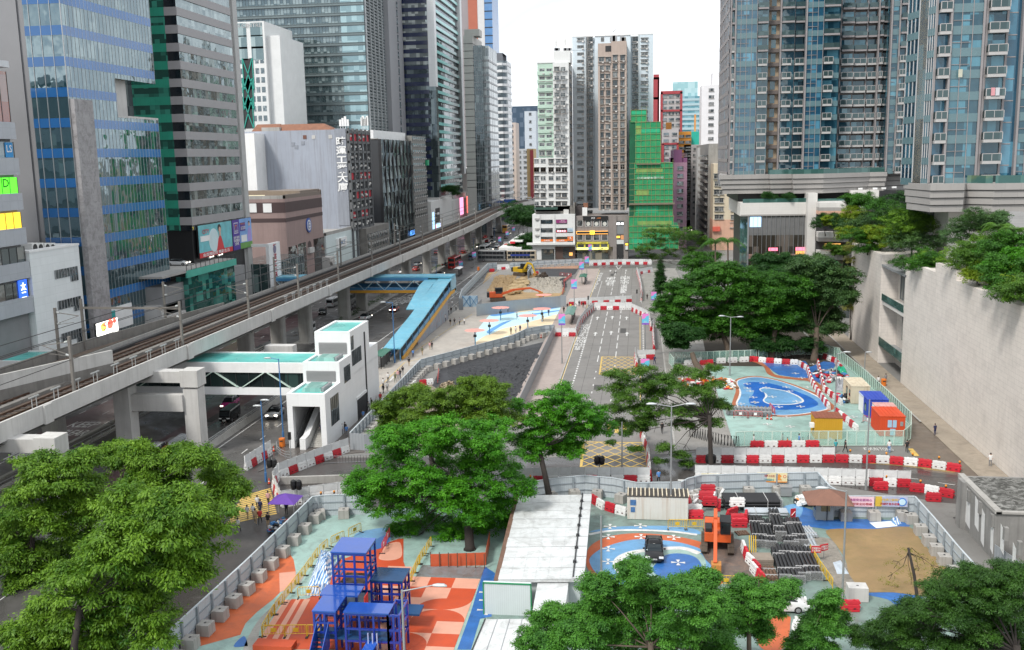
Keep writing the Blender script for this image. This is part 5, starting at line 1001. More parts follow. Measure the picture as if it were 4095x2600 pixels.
def pw_(t,protos,pts,Y,seed=0):
 rg=np.random.default_rng(seed);used=set()
 for(x,z)in pts:
  i=int(rg.integers(0,len(protos)));loc=(x-t.location.x,Y-.02-t.location.y,z)
  if i in used:dup(protos[i],loc,parent=t)
  else:protos[i].location=loc;used.add(i)
 for i,p in enumerate(protos):
  if i not in used:bpy.data.objects.remove(p)
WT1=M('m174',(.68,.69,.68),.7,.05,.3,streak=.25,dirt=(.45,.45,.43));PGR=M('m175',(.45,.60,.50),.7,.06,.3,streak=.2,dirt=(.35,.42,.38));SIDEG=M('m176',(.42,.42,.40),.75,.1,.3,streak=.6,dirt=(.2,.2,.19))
Yc=368
xx=lambda n,x,Y,y=600:D(n,x,y,Y)[0]
t=bld('residential_tower','slim pale green and white residential tower with a white shop podium, aerials on the roof',(-32,380,0))
zT=zY(3,380,553,Yc);zW=zY(3,520,547,Yc);xg0,xg1,xw1=xx(3,325,Yc),xx(3,460,Yc),xx(3,600,Yc);zS=zY(3,400,1380,Yc)
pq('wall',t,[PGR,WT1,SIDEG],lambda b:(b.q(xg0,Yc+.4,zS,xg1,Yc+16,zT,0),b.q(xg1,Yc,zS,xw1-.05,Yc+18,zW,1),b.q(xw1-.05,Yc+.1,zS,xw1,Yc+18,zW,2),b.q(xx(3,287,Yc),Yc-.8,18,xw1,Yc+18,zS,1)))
pq('roof_block',t,WT1,lambda b:(b.q(xx(3,467,Yc),Yc+1,zW,xx(3,612,Yc),Yc+10,zY(3,540,443,Yc)),b.q(xg0-.1,Yc+.2,zT,xg1,Yc+16,zT+.5)))
pq('side_window',t,[MG('m171'),CN],lambda b:[b.q(xw1,Yc+2.5+3.4*k,z,xw1+.15,Yc+4.3+3.4*k,z+1.5,0)for k in range(4)for z in[zY(3,600,605+73*j,Yc)for j in range(13)]])
for k,(x,h)in enumerate(((485,3.5),(495,5),(512,4),(565,4.2),(575,5.5),(600,5),(612,3.8))):
 p=D(3,x,443,Yc+3);pq('antenna',t,[GY_,WH_],lambda b:(b.q(p[0]-.06,p[1],p[2]-.3,p[0]+.06,p[1]+.12,p[2]+h,0),b.q(p[0]-.25,p[1]-.2,p[2]+h*.4,p[0]+.25,p[1]+.1,p[2]+h*.95,1),b.q(p[0]-.6,p[1]-.3,p[2],p[0]+.6,p[1]+.4,p[2]+.9,0)))
pts=[]
for y in(617,690,762,835,908,980,1053,1124,1196,1268,1338):
 for x in(365,427):pts.append((xx(3,x,Yc,y),zY(3,x,y,Yc)))
P1=[wp_(1.9,1.5,SLV,0,False,t),wp_(1.9,1.5,SLV,1,False,t),wp_(1.9,1.5,FRM,0,True,t)]
pw_(t,P1,pts,Yc+.4,1)
pts=[]
for y in(607,684,757,830,904,976,1050,1122,1194,1266,1337):pts+=[(xx(3,x,Yc,y),zY(3,x,y,Yc))for x in(497,551)]
for n,ys in((3,(1408,1482)),(7,(62,137,210,285,358))):
 for y in ys:pts+=[(xx(n,x,Yc-.8,y),zY(n,x,y,Yc-.8))for x in(318,376,445,508,562)]
pw_(t,[wp_(1.75,1.45,SLV,0,False,t),wp_(1.75,1.45,SLV,1,True,t),wp_(1.75,1.4,M('m177',(.15,.12,.1)),0,True,t)],pts,Yc-.8,2)
pq('floor_band',t,[PGR,WT1],lambda b:[(b.q(xg0-.15,Yc+.1,z-.2,xg1,Yc+.42,z+1.1,0),b.q(xg1,Yc-.25,z+.9,xw1-.4,Yc,z+1.3,1))for z in[zY(3,400,650+72.5*k,Yc)for k in range(10)]])
Yp=365.2;x0,x1=xx(7,283,Yp,600),xx(7,655,Yp,600);zt=zY(7,450,452,Yp)
pq('podium',t,WT1,lambda b:(b.q(x0,Yp,5.0,x1,Yp+18,zt),b.q(xx(7,235,Yp,710),Yp-1.2,zY(7,400,718,Yp),x1,Yp+.2,zY(7,400,700,Yp)),b.q(x0,Yp+.5,0,xx(7,478,Yp,780),Yp+17,5.2),[b.q(x,Yp-.3,5,x+.7,Yp,zt)for x in(x0+2.4,xx(7,463,Yp),xx(7,645,Yp)-.3)]))
pq('shopfront',t,[MG('m178',(.02,.02,.02),(.3,.25,.18),.35,(1.2,1.2,2.5),.02),M('m179',(.08,.05,.04)),ME('m180',(.9,.45,.12),.5)],lambda b:(b.q(xx(7,358,Yp),Yp+.35,0,xx(7,470,Yp),Yp+.5,4,0),b.q(xx(7,480,Yp),Yp+.9,0,x1-.1,Yp+1.1,5,1),b.q(xx(7,545,Yp),Yp+.85,.4,xx(7,600,Yp),Yp+.95,4.4,0),b.q(xx(7,600,Yp),Yp+.8,1.4,xx(7,630,Yp),Yp+.9,2.6,2)))
for(a,c,y0_,y1_,kind)in((352,458,500,535,'g'),(352,458,573,610,'g'),(355,460,648,690,'o'),(488,585,498,537,'p'),(488,585,573,612,'r'),(490,586,648,690,'o'),(588,640,572,612,'b'),(588,640,645,692,'f')):
 p,q=D(7,a,y1_,Yp),D(7,c,y0_,Yp)
 def f(b):
  b.q(p[0],Yp-.15,p[2],q[0],Yp+.02,q[2],0)
  if kind=='o':b.q(p[0],Yp-.25,p[2],q[0],Yp-.1,p[2]+(q[2]-p[2])*.45,1)
  if kind in 'prbf':b.q(p[0]+.05,Yp-.25,p[2]+(.3 if kind!='r' else.1),q[0]-.05,Yp-.1,q[2]-(.05 if kind!='r' else.9),1)
 col={'g':('dark strip',(.02,.02,.02)),'o':('orange fascia',(.75,.17,.02)),'p':('plum sign',(.25,.03,.15)),'r':('red lit sign',(.6,.03,.06)),'b':('pale blue sign',(.5,.62,.7)),'f':('orange fascia',(.75,.17,.02))}[kind]
 w=pq('window',t,[MG('m181',(.015,.017,.018),(.14,.13,.12),.3,(1.3,1.3,1.6),.02),M(*col,rough=.5,var=.05)],f)
 cx=(p[0]+q[0])/2
 if kind=='o':ltg('大快活',(cx,Yp-.26,p[2]+(q[2]-p[2])*.22),(q[0]-p[0])*.5,(q[2]-p[2])*.3,WH_,t)
 if kind=='p':ltg('信行文化\nSOHN JUNGLE',(cx+.5,Yp-.26,(p[2]+q[2])/2+.1),(q[0]-p[0])*.62,.95,M('m182',(.75,.6,.7)),t)
 if kind=='r':ltg('專業美容',(cx,Yp-.26,p[2]+.55),(q[0]-p[0])*.8,.7,ME('m183',(1,.55,.6),1),t)
 if kind=='b':ltg('上海牙科',(cx,Yp-.26,(p[2]+q[2])/2),(q[0]-p[0])*.75,.6,M('m100'),t)
 if kind=='f':
  def fig(b):
   zc=(p[2]+q[2])/2;b.tu([(cx,Yp-.27,zc+.62),(cx,Yp-.3,zc+.62)],.2,10);[b.br_((cx,Yp-.28,zc+.1),(cx+dx,Yp-.28,zc+dz),.22,.04)for dx,dz in((-.85,.55),(.85,.3),(-.75,-.75),(.7,-.8),(0,.35))]
  pq('figure_mark',t,WH_,fig)
pq('wall_unit',t,[ACM],lambda b:[b.q(xx(7,305,Yp,y),Yp-.6,zY(7,305,y,Yp)-.3,xx(7,345,Yp,y),Yp-.02,zY(7,305,y,Yp)+.25)for y in(492,577,635)])
pq('roof_clutter',t,[CD,ACM,M('m184',(.03,.08,.06))],lambda b:(b.q(x0+1,Yp+2,zt,x1-1,Yp+2.3,zt+3,0),b.q(xx(7,300,Yp),Yp-.6,zY(7,400,412,Yp),xx(7,505,Yp),Yp+1,zY(7,400,392,Yp),2),b.q(xx(7,555,Yp),Yp+.5,zt,xx(7,600,Yp),Yp+2,zt+1.6,1),b.q(xx(7,610,Yp),Yp+.5,zt,xx(7,645,Yp),Yp+2.5,zt+2.4,0),b.q(x1-.5,Yp,zt,x1,Yp+10,zt+4,0)))
Yq=386
t=bld('residential_tower','wide pale blue white residential tower, tallest of the centre, with a dish aerial on top',(-10,398,0))
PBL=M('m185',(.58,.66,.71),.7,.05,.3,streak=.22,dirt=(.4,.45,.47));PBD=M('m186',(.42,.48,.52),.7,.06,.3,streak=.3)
zq=zY(3,900,312,Yq);q=[xx(3,v,Yq,700)for v in(632,755,828,1140,1205,1337)]
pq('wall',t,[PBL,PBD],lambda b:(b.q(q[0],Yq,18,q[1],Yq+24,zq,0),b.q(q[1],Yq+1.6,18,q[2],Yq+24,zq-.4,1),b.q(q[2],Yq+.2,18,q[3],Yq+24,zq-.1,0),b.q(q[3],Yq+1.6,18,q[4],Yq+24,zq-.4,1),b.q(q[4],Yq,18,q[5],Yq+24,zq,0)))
pq('roof_block',t,WH_,lambda b:(b.q(xx(3,860,Yq),Yq+4,zq-.5,xx(3,1108,Yq),Yq+16,zY(3,900,270,Yq)),b.q(xx(3,1140,Yq),Yq+4,zq-.5,xx(3,1228,Yq),Yq+14,zY(3,1200,275,Yq)),b.q(q[0]-.1,Yq-.1,zq-.1,q[5]+.1,Yq+.3,zq+.7)))
pq('dish_aerial',t,GY_,lambda b:(b.add([(xx(3,985,Yq)+2.4*math.cos(a)*.95,Yq+8+1.2*math.sin(a),zY(3,985,252,Yq)+1.6*math.cos(a))for a in[k*math.pi/8 for k in range(16)]],[tuple(range(16))]),b.q(xx(3,985,Yq)-.1,Yq+8,zY(3,985,270,Yq),xx(3,985,Yq)+.1,Yq+8.2,zY(3,985,250,Yq))))
pq('roof_rail',t,GY_,lambda b:[b.q(xx(3,v,Yq),Yq,zq,xx(3,v,Yq)+.12,Yq+.12,zq+2.2)for v in(640,700,760,820,1230,1280,1332)])
rows=[345+63.1*k for k in range(29)]
pa=[(xx(3,703,Yq,y),zY(3,703,y,Yq))for y in rows]+[(xx(3,1262,Yq,y),zY(3,1262,y,Yq))for y in rows[:12]]
pw_(t,[wp_(2.5,.95,FRM,1,False,t),wp_(2.5,.95,SLV,1,True,t)],pa,Yq,3)
pa=[(xx(3,783,Yq+1.6,y),zY(3,783,y,Yq+1.6))for y in rows]+[(xx(3,1184,Yq+1.6,y),zY(3,1184,y,Yq+1.6))for y in rows[:12]]
pw_(t,[wp_(2.2,1.6,M('m187',(.09,.09,.09)),0,True,t),wp_(2.2,1.6,FRM,1,True,t)],pa,Yq+1.6,4)
pa=[(xx(3,894,Yq+.2,345),zY(3,894,345,Yq+.2)),(xx(3,975,Yq+.2,345),zY(3,975,345,Yq+.2))]
pw_(t,[wp_(1.1,1.5,FRM,0,False,t)],pa,Yq+.2,5)
pq('drain_pipe',t,CN,lambda b:[b.q(x-.08,Yq-.12,18,x+.08,Yq+.02,zq)for x in(q[1]-.2,q[4]+.3,q[0]+6.0)])
pq('ledge_line',t,PBD,lambda b:[b.q(q[0]-.05,Yq-.06,zq-2.05-5*2.78*k-3,q[1],Yq+.02,zq-2.05-5*2.78*k-2.9)for k in range(5)])
Ye=370;
t=bld('residential_tower','narrow dusty beige residential tower over a grey tiled shop podium with yellow signs',(-9,380,0))
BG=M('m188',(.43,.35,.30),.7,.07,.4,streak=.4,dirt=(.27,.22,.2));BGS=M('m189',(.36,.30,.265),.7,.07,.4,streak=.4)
e=[xx(3,v,Ye,700)for v in(855,972,1105,1140)];zl=zY(3,900,378,Ye);zr_=zY(3,1040,360,Ye)
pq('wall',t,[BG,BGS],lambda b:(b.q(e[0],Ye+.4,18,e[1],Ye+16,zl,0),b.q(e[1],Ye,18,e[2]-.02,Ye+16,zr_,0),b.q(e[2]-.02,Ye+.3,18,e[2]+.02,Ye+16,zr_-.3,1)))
pq('pilaster',t,BG,lambda b:[b.q(x-.35,Ye-.3,18,x+.35,Ye+.4,zl-8)for x in(e[0]+.4,e[1],(e[1]+e[2])/2+.1,e[2]-.35)])
rw=[505+73.3*k for k in range(14)]
pa=[(xx(3,x,Ye,y),zY(3,x,y,Ye))for y in rw for x in(1005,1070)]+[(xx(7,x,Ye,y),zY(7,x,y,Ye))for y in(40,110,181,252,322,392)for x in(1010,1072)]
pw_(t,[wp_(1.55,1.75,M('m190',(.07,.055,.05)),0,True,t),wp_(1.55,1.75,M('m190'),1,True,t),wp_(1.55,1.75,FRM,0,True,t)],pa,Ye,6)
pa=[(xx(3,x,Ye+.4,y+15),zY(3,x,y+15,Ye+.4))for y in rw for x in(885,946)]+[(xx(7,x,Ye+.4,y),zY(7,x,y,Ye+.4))for y in(37,107,178,248,318,388)for x in(889,948)]
pw_(t,[wp_(1.5,1.75,M('m190'),0,True,t),wp_(1.9,1.5,M('m190'),1,True,t),wp_(1.9,1.5,FRM,1,True,t)],pa,Ye+.4,7)
pq('side_window',t,[MG('m171'),CN],lambda b:[b.q(e[2],Ye+2+4*k,z,e[2]+.2,Ye+3.6+4*k,z+1.4,0)for k in range(3)for z in[zY(3,1110,520+73.3*j,Ye)for j in range(18)]])
pq('vent_opening',t,[DK],lambda b:b.q(xx(3,920,Ye),Ye+.3,zY(3,945,450,Ye),xx(3,970,Ye),Ye+.45,zY(3,945,400,Ye)))
pq('roof_plant',t,[CD,GY_],lambda b:[b.q(xx(3,v,Ye)-.8,Ye+3,zr_-.3,xx(3,v,Ye)+.8,Ye+5,zr_+1.6+.8*(v%2),v%2)for v in(985,1001,1065,1080)])
Yb=366;GTL=M('m191',(.27,.24,.225),.7,.1,.6,streak=.45,dirt=(.14,.12,.11),tile=(1.6,1.2,.15))
h=[xx(7,v,Yb,650)for v in(660,985,1118)];zb1=zY(7,800,465,Yb);zb2=zY(7,1050,462,Yb)
pq('podium',t,[GTL,WT1],lambda b:(b.q(h[0],Yb,4.6,h[1],Yb+14,zb1,0),b.q(h[1],Yb-.6,0,h[1]+1.4,Yb+14,zb2,0),b.q(h[2]-1.6,Yb-.6,0,h[2],Yb+14,zb2,0),b.q(h[1]+1.4,Yb-.2,5.6,h[2]-1.6,Yb+14,zb2,0),b.q(h[1]+1.2,Yb-.5,zY(7,1040,712,Yb),h[2]-1.4,Yb,zY(7,1040,675,Yb),1),b.q(h[0]+.3,Yb+1.2,0,h[1],Yb+14,4.6,0)))
def px(a,c,y0_,y1_,Y=Yb):p,q=D(7,a,y1_,Y),D(7,c,y0_,Y);return p[0],p[2],q[0],q[2]
SG=MG('m181')
for(a,c)in((675,720),(747,794),(818,864),(889,938)):
 for y0_,y1_ in((507,555),(628,678)):
  x0,z0_,x1,z1_=px(a,c,y0_,y1_);pq('window',t,[SG,CP,M('m192',(.6,.6,.55))],lambda b:(b.q(x0,Yb-.1,z0_,x1,Yb+.05,z1_,0),b.q(x0-.15,Yb-.18,z0_-.2,x1+.15,Yb,z0_,1),b.q(x0-.2,Yb-.16,z0_,x0,Yb,z1_+.1,1),b.q(x1,Yb-.16,z0_,x1+.2,Yb,z1_+.1,1),b.tu([((x0+x1)/2,Yb-.1,z0_+.8),((x0+x1)/2,Yb-.13,z0_+.8)],.75,12,2)if y0_<520 and a>730 else None))
x0,z0_,x1,z1_=px(724,941,467,503);pq('sign_board',t,BK_,lambda b:b.q(x0,Yb-.5,z0_,x1,Yb,z1_));ltg('炉派',((x0+x1)/2-.8,Yb-.5,(z0_+z1_)/2),1.4,.8,WH_,t);ltg('小火鍋',((x0+x1)/2+1.2,Yb-.5,(z0_+z1_)/2),1.5,.5,M('m193',(.8,.25,.05)),t)
x0,z0_,x1,z1_=px(670,942,600,624);pq('sign_board',t,[DK,ME('m194',(1,.45,.08),1.2),ME('m195',(1,.75,.05),1.3)],lambda b:(b.q(x0,Yb-.4,z0_,x1,Yb,z1_,0),b.q(x0,Yb-.45,z0_-.1,x1,Yb-.3,z0_+.02,1),b.q(x0,Yb-.45,z1_-.02,x1,Yb-.3,z1_+.1,1),b.q(x0-.1,Yb-.45,z0_,x0+.02,Yb-.3,z1_,1),b.q((x0+x1)/2-.85,Yb-.55,z0_-.15,(x0+x1)/2+.85,Yb-.4,z1_+.2,2)));ltg('譚仔',((x0+x1)/2,Yb-.56,(z0_+z1_)/2),1.2,.6,M('m196',(.25,.1,.01)),t)
YEL=M('m197',(.62,.55,.06),.5,.08)
x0,z0_,x1,z1_=px(671,944,693,712);pq('sign_board',t,YEL,lambda b:b.q(x0,Yb-.6,z0_,x1,Yb+1.2,z1_));ltg('LEMON',(x0+1.9,Yb-.6,(z0_+z1_)/2),2.6,.55,M('m198',(.06,.05,.01)),t);ltg('檸檬洋服店',(x1-1.5,Yb-.6,(z0_+z1_)/2),2.2,.5,M('m198'),t)
x0,z0_,x1,z1_=px(671,944,712,742);pq('window_band',t,[SG,YEL],lambda b:(b.q(x0,Yb-.3,z0_,x1,Yb+1.2,z1_,0),[b.q(x0+(x1-x0)*k/4-.3,Yb-.4,z0_,x0+(x1-x0)*k/4+.3,Yb,z1_,1)for k in range(5)]))
x0,z0_,x1,z1_=px(671,944,742,762);pq('sign_board',t,ME('m199',(.95,.92,.25),.75),lambda b:b.q(x0,Yb-.6,z0_,x1,Yb+1.2,z1_));ltg('LEMON',(x1-1.9,Yb-.6,(z0_+z1_)/2),3.3,.7,M('m198'),t)
x0,z0_,x1,z1_=px(671,944,762,808);pq('shopfront',t,[MG('m178')],lambda b:b.q(x0,Yb+.4,0,x1,Yb+1.2,z1_))
x0,z0_,x1,z1_=px(1002,1082,510,625);pq('window',t,[M('m200',(.25,.26,.27),.5,.05,tile=(.6,3,.3)),SG],lambda b:(b.q(x0,Yb-.35,z0_,x1,Yb-.15,z1_-1.9,0),b.q(x0,Yb-.35,z1_-1.9,x1,Yb-.15,z1_,1)));ltg('鰻福 i鋪',((x0+x1)/2,Yb-.36,z1_-1),3,.9,ME('m53'),t)
x0,z0_,x1,z1_=px(1002,1082,632,675);pq('window',t,[SG,ME('m201',(1,.5,.05),1.2),ME('m202',(.55,.25,.1),.4)],lambda b:(b.q(x0,Yb-.35,z0_,x1,Yb-.15,z1_,0),b.q(x0+.4,Yb-.45,z0_+.7,x0+1.9,Yb-.3,z0_+1.4,1),b.q(x0+2.2,Yb-.4,z0_+.1,x1-.1,Yb-.3,z1_-.1,2)))
x0,z0_,x1,z1_=px(1002,1078,712,805);pq('doorway',t,DK,lambda b:b.q(x0,Yb-.3,0,x1,Yb+.1,z1_))
x0,z0_,x1,z1_=px(1092,1120,700,765);pq('sign_board',t,[BK_,ME('m201'),WH_],lambda b:(b.q(x0,Yb-.9,z0_,x1,Yb-.6,z1_,0),b.q(x0+.15,Yb-.95,z1_-.9,x1-.15,Yb-.85,z1_-.2,1),b.q(x0+.1,Yb-.95,z0_+.2,x1-.1,Yb-.85,z0_+1.6,2)))
pq('roof_shed',t,[M('m107'),M('m203',(.06,.05,.05)),WH_],lambda b:(b.q(h[0],Yb+2,zb1,xx(7,730,Yb),Yb+6,zb1+3.6,1),b.q(xx(7,718,Yb),Yb+1,zb1,xx(7,760,Yb),Yb+3,zb1+3,2),b.q(xx(7,725,Yb),Yb+2,zb1+3,xx(7,765,Yb),Yb+4,zb1+4.6,0)))
Yg=364
t=bld('scaffolded_building','block wrapped in green construction netting over bamboo scaffolding',(3,372,0))
NET=M('m204',(.012,.30,.12),.75,.3,.35,dirt=(.10,.30,.09),dirtamt=.55);NETD=M('m205',(.008,.11,.05),.8,.25,.3)
g=lambda n,x,y:D(n,x,y,Yg)
def blk(b,n,a,c,y0_,y1_,dy,m=0,dep=18):
 p,q=D(n,a,y1_,Yg+dy),D(n,c,y0_,Yg+dy);b.q(p[0],Yg+dy,max(0,p[2]),q[0],Yg+dy+dep,q[2],m)
pq('netting',t,[NET,NETD],lambda b:(blk(b,3,1142,1280,960,1075,.3),blk(b,3,1180,1405,1065,1440,0),blk(b,3,1130,1180,1050,1500,.5,1),blk(b,3,1180,1513,1438,1529,-.3),blk(b,7,1130,1512,0,470,-.32),blk(b,7,1125,1515,470,556,-1.0),blk(b,7,1125,1560,553,760,-2.2),blk(b,7,1128,1168,0,470,-.5,1)))
BAM=M('m206',(.33,.29,.13),.7,.2,1)
def poles(b):
 for(n,a,c,y0_,y1_,dy)in((3,1185,1405,1065,1440,0),(7,1135,1512,0,470,-.32),(7,1125,1560,553,760,-2.2),(7,1125,1515,470,556,-1.0),(3,1142,1280,960,1065,.3)):
  p,q=D(n,a,y1_,Yg+dy),D(n,c,y0_,Yg+dy);Y=Yg+dy-.1
  k=int((q[0]-p[0])/1.5)
  for i in range(k+1):x=p[0]+(q[0]-p[0])*i/k;b.br_((x,Y,p[2]),(x+rng.uniform(-.2,.2),Y,q[2]+rng.uniform(.2,1.2)),.09)
  k=max(1,int((q[2]-p[2])/1.9))
  for i in range(k+1):z=p[2]+(q[2]-p[2])*i/k;b.br_((p[0]-.3,Y-.06,z),(q[0]+.3,Y-.06,z+rng.uniform(-.15,.15)),.1)
pq('scaffold_pole',t,BAM,poles)
NETL=M('m207',(.22,.36,.10),.8,.25,.5)
pq('net_patch',t,[NETL,M('m208',(.02,.42,.2))],lambda b:[b.q(*(lambda p,q:(p[0],Yg+dy-.06,p[2],q[0],Yg+dy-.02,q[2]))(D(n,a,y1_,Yg+dy),D(n,c,y0_,Yg+dy)),m)for(n,a,c,y0_,y1_,dy,m)in((7,1188,1420,50,88,-.32,0),(7,1200,1500,510,545,-1.0,0),(7,1290,1540,565,600,-2.2,0),(7,1190,1300,240,290,-.32,0),(3,1185,1230,1100,1170,0,0),(3,1230,1395,1120,1160,0,1),(7,1190,1380,380,440,-.32,1),(3,1150,1275,970,1000,.3,1),(7,1150,1250,660,720,-2.2,1))])
pq('platform',t,M('m209',(.2,.17,.12)),lambda b:(blk(b,7,1125,1525,352,372,-1.6,0,1.4),blk(b,3,1190,1400,1428,1440,-1.2,0,1.2)))
ltg('公司建築有限公司',(g(7,1310,135)[0],Yg-.45,g(7,1310,135)[2]),9.5,.9,M('m210',(.55,.7,.6)),t)
def blk_(name,lb_,Y,n,xa,xb,ytop,wallm,winm=None,fh=3.1,bw=3.4,depth=20,z0=0,ww=2.2,wh=1.5,seed=0,lim=100,ymid=None,skip=None):
 x0,x1=D(n,xa,ymid or ytop,Y)[0],D(n,xb,ymid or ytop,Y)[0];zt=zY(n,(xa+xb)/2,ytop,Y)
 t=bld(name,lb_,((x0+x1)/2,Y+depth/2,0));pq('wall',t,wallm,lambda b:b.q(x0,Y,z0,x1,Y+depth,zt))
 if winm:
  wb=MB();wb.q(-ww/2,-.12,-wh/2,ww/2,.05,wh/2,0);wb.q(-ww/2-.1,-.3,-wh/2-.2,ww/2+.1,.05,-wh/2,1);wb=wb.bd('window',[winm,CN],t,W_=0);k=0
  nx=max(1,int((x1-x0)/bw))
  rows_=list(np.arange(zt-2.2,max(z0,6),-fh))
  for z in rows_:
   for i in range(nx):
    if k>=lim:break
    loc=(x0+(x1-x0)*(i+.5)/nx-t.location.x,Y-t.location.y,float(z))
    if k==0:wb.location=loc
    else:dup(wb,loc,parent=t)
    k+=1
 return t,x0,x1,zt
REDT=M('m211',(.36,.05,.06),.6,.08);GRYW=M('m212',(.42,.40,.40),.7,.08,.2)
t,x0,x1,zt=blk_('estate_block','grey estate block with thick red outline frames beyond the netted building',540,3,1405,1590,805,GRYW,MG('m213',(.05,.055,.06),(.45,.45,.45),.4,(1,1,1.4),.03,rndobj=True),3.0,3.6,ww=2.8,wh=1.3)
pq('red_frame',t,REDT,lambda b:(b.q(x0-.2,539.2,zt-1,x1+.2,540,zt+.6),b.q(x0-.2,539.2,5,x0+1,540,zt),b.q(x1-1,539.2,5,x1+.2,540,zt),b.q(x0,539.2,zY(3,1500,975,540),x1,540,zY(3,1500,960,540))))
t,x0,x1,zt=blk_('estate_block','narrow tall red striped estate slab right behind the pale blue tower',480,3,1340,1392,680,M('m214',(.5,.43,.42),.7,.06),MG('m213'),3.0,3.5,ww=1.6,wh=1.2)
pq('red_frame',t,REDT,lambda b:(b.q(x0,479.3,10,x0+2.6,480,zt+1.5),b.q(x1-.8,479.3,10,x1,480,zt),b.q(x0,479.3,zt-.8,x1,480,zt+.2),b.q(x0,479.3,zY(3,1360,870,480),x1,480,zY(3,1360,850,480))))
t,x0,x1,zt=blk_('glass_tower','distant teal glass office tower with a stepped top beyond the estate block',900,3,1590,1755,840,MG('m215',(.06,.18,.22),(.25,.4,.45),.4,(3,3,3.6),.02,1.8),None,depth=40)
pq('spandrel',t,M('m216',(.38,.52,.56),.4,.05),lambda b:[b.q(x0-.2,899.6,zt-4-4.2*k,x1+.2,900,zt-2-4.2*k)for k in range(24)])
pq('upper_block',t,MG('m217',(.2,.36,.38),(.45,.58,.6),.5,(3,3,4),.01,1.8),lambda b:(b.q(D(3,1510,750,900)[0],905,20,D(3,1730,750,900)[0],935,zY(3,1600,712,900)),))
blk_('white_tower','slim white residential tower beyond the trees, left of the brown glass towers',470,3,1762,1932,742,M('m218',(.72,.71,.72),.65,.05,.3,streak=.25,dirt=(.5,.5,.49)),MG('m213'),3.15,5.2,ww=2.4,wh=1.3,depth=16)
t,x0,x1,zt=blk_('white_tower','white roof tower block with a blank upper box, just left of the brown glass towers',478,3,1858,1935,632,M('m218'),None,depth=14)
t,x0,x1,zt=blk_('tenement_block','grey lower tenement with red outline and net patch below the estate block',470,3,1415,1560,1130,GRYW,MG('m213'),3.0,3.4,ww=2.4,wh=1.3)
pq('red_frame',t,REDT,lambda b:(b.q(x0-.2,469.4,4,x0+.9,470,zY(3,1480,1255,470)),b.q(x1-.9,469.4,4,x1,470,zY(3,1480,1255,470)),b.q(x0,469.4,zY(3,1480,1265,470),x1,470,zY(3,1480,1250,470))))
t,x0,x1,zt=blk_('tenement_block','orange banded tenement beyond the purple block',500,3,1560,1670,1150,M('m219',(.62,.27,.04),.65,.06),MG('m213'),2.9,3,ww=2.6,wh=1.2)
blk_('tenement_block','grey tenement with long balconies beyond the purple block, right of the orange bands',500,3,1606,1745,1265,GRYW,MG('m213'),2.9,3,ww=2.6,wh=1.2)
t,x0,x1,zt=blk_('netted_building','small far building under turquoise netting',520,3,1672,1750,1150,M('m220',(.02,.42,.33),.7,.2,.3),None,z0=20)
t,x0,x1,zt=blk_('tower_crane','orange lattice crane mast far behind the orange tenement',530,3,1697,1712,1000,M('m221',(.7,.3,.08),.6),None,depth=2,z0=30)
blk_('roof_pavilion','orange roof hut above the grey tenement',495,3,1450,1498,1070,M('m222',(.65,.28,.06),.6),None,depth=8,z0=35)
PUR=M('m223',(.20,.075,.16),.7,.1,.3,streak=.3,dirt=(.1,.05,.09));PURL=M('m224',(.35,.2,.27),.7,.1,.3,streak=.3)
Yu=400
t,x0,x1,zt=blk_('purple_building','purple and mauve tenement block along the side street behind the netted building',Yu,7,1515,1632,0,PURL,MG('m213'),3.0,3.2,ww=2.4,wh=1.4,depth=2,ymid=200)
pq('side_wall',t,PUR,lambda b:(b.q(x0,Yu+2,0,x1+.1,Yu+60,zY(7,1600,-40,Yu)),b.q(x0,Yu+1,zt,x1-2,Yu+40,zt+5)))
pq('side_window',t,[MG('m213'),PUR],lambda b:[b.q(x1+.1,Yu+5+5*k,4+3*j,x1+.3,Yu+8+5*k,5.5+3*j,0)for k in range(10)for j in range(12)])
Yo=398
x0=D(7,1862,300,Yo)[0];x1=D(7,2112,300,Yo)[0]
t=bld('old_tenement','weathered cream and peach corner tenement below the towers, right of the side street',((x0+x1)/2,Yo+8,0))
CRM=M('m225',(.60,.51,.38),.7,.07,.3,streak=.4,dirt=(.4,.33,.25));PCH=M('m226',(.60,.36,.26),.7,.07,.3,streak=.3)
zt=zY(7,1950,10,Yo);zz_p=zY(7,1950,500,Yo)
pq('wall',t,[CRM,PCH],lambda b:(b.q(x0,Yo,zz_p,x1,Yo+16,zt,0),b.q(x0-.1,Yo-.1,0,x1,Yo+16,zz_p,1)))
pts=[(xx(7,x,Yo,y),zY(7,x,y,Yo))for y in(120,185,258,330,405,475)for x in(1893,1932)]+[(xx(7,2035,Yo,y),zY(7,2035,y,Yo))for y in(267,335,405,478,548)]
pw_(t,[wp_(2.2,1.8,FRM,1,True,t),wp_(1.6,1.6,FRM,0,True,t)],pts,Yo,9)
pq('sign_board',t,M('m227',(.65,.12,.08)),lambda b:b.q(xx(7,1855,Yo),Yo-1.2,zY(7,1885,600,Yo),xx(7,1920,Yo),Yo-.2,zY(7,1885,560,Yo)))
xs=D(7,1862,300,Yo)[0]
t=bld('old_tenement','grimy grey tenement with caged balconies lining the right side of the side street',(xs+4,440,0))
pq('wall',t,M('m228',(.30,.29,.27),.8,.2,.5,streak=.6,dirt=(.12,.115,.11)),lambda b:(b.q(xs-1,Yo+16,0,xs+14,Yo+110,zt+8),))
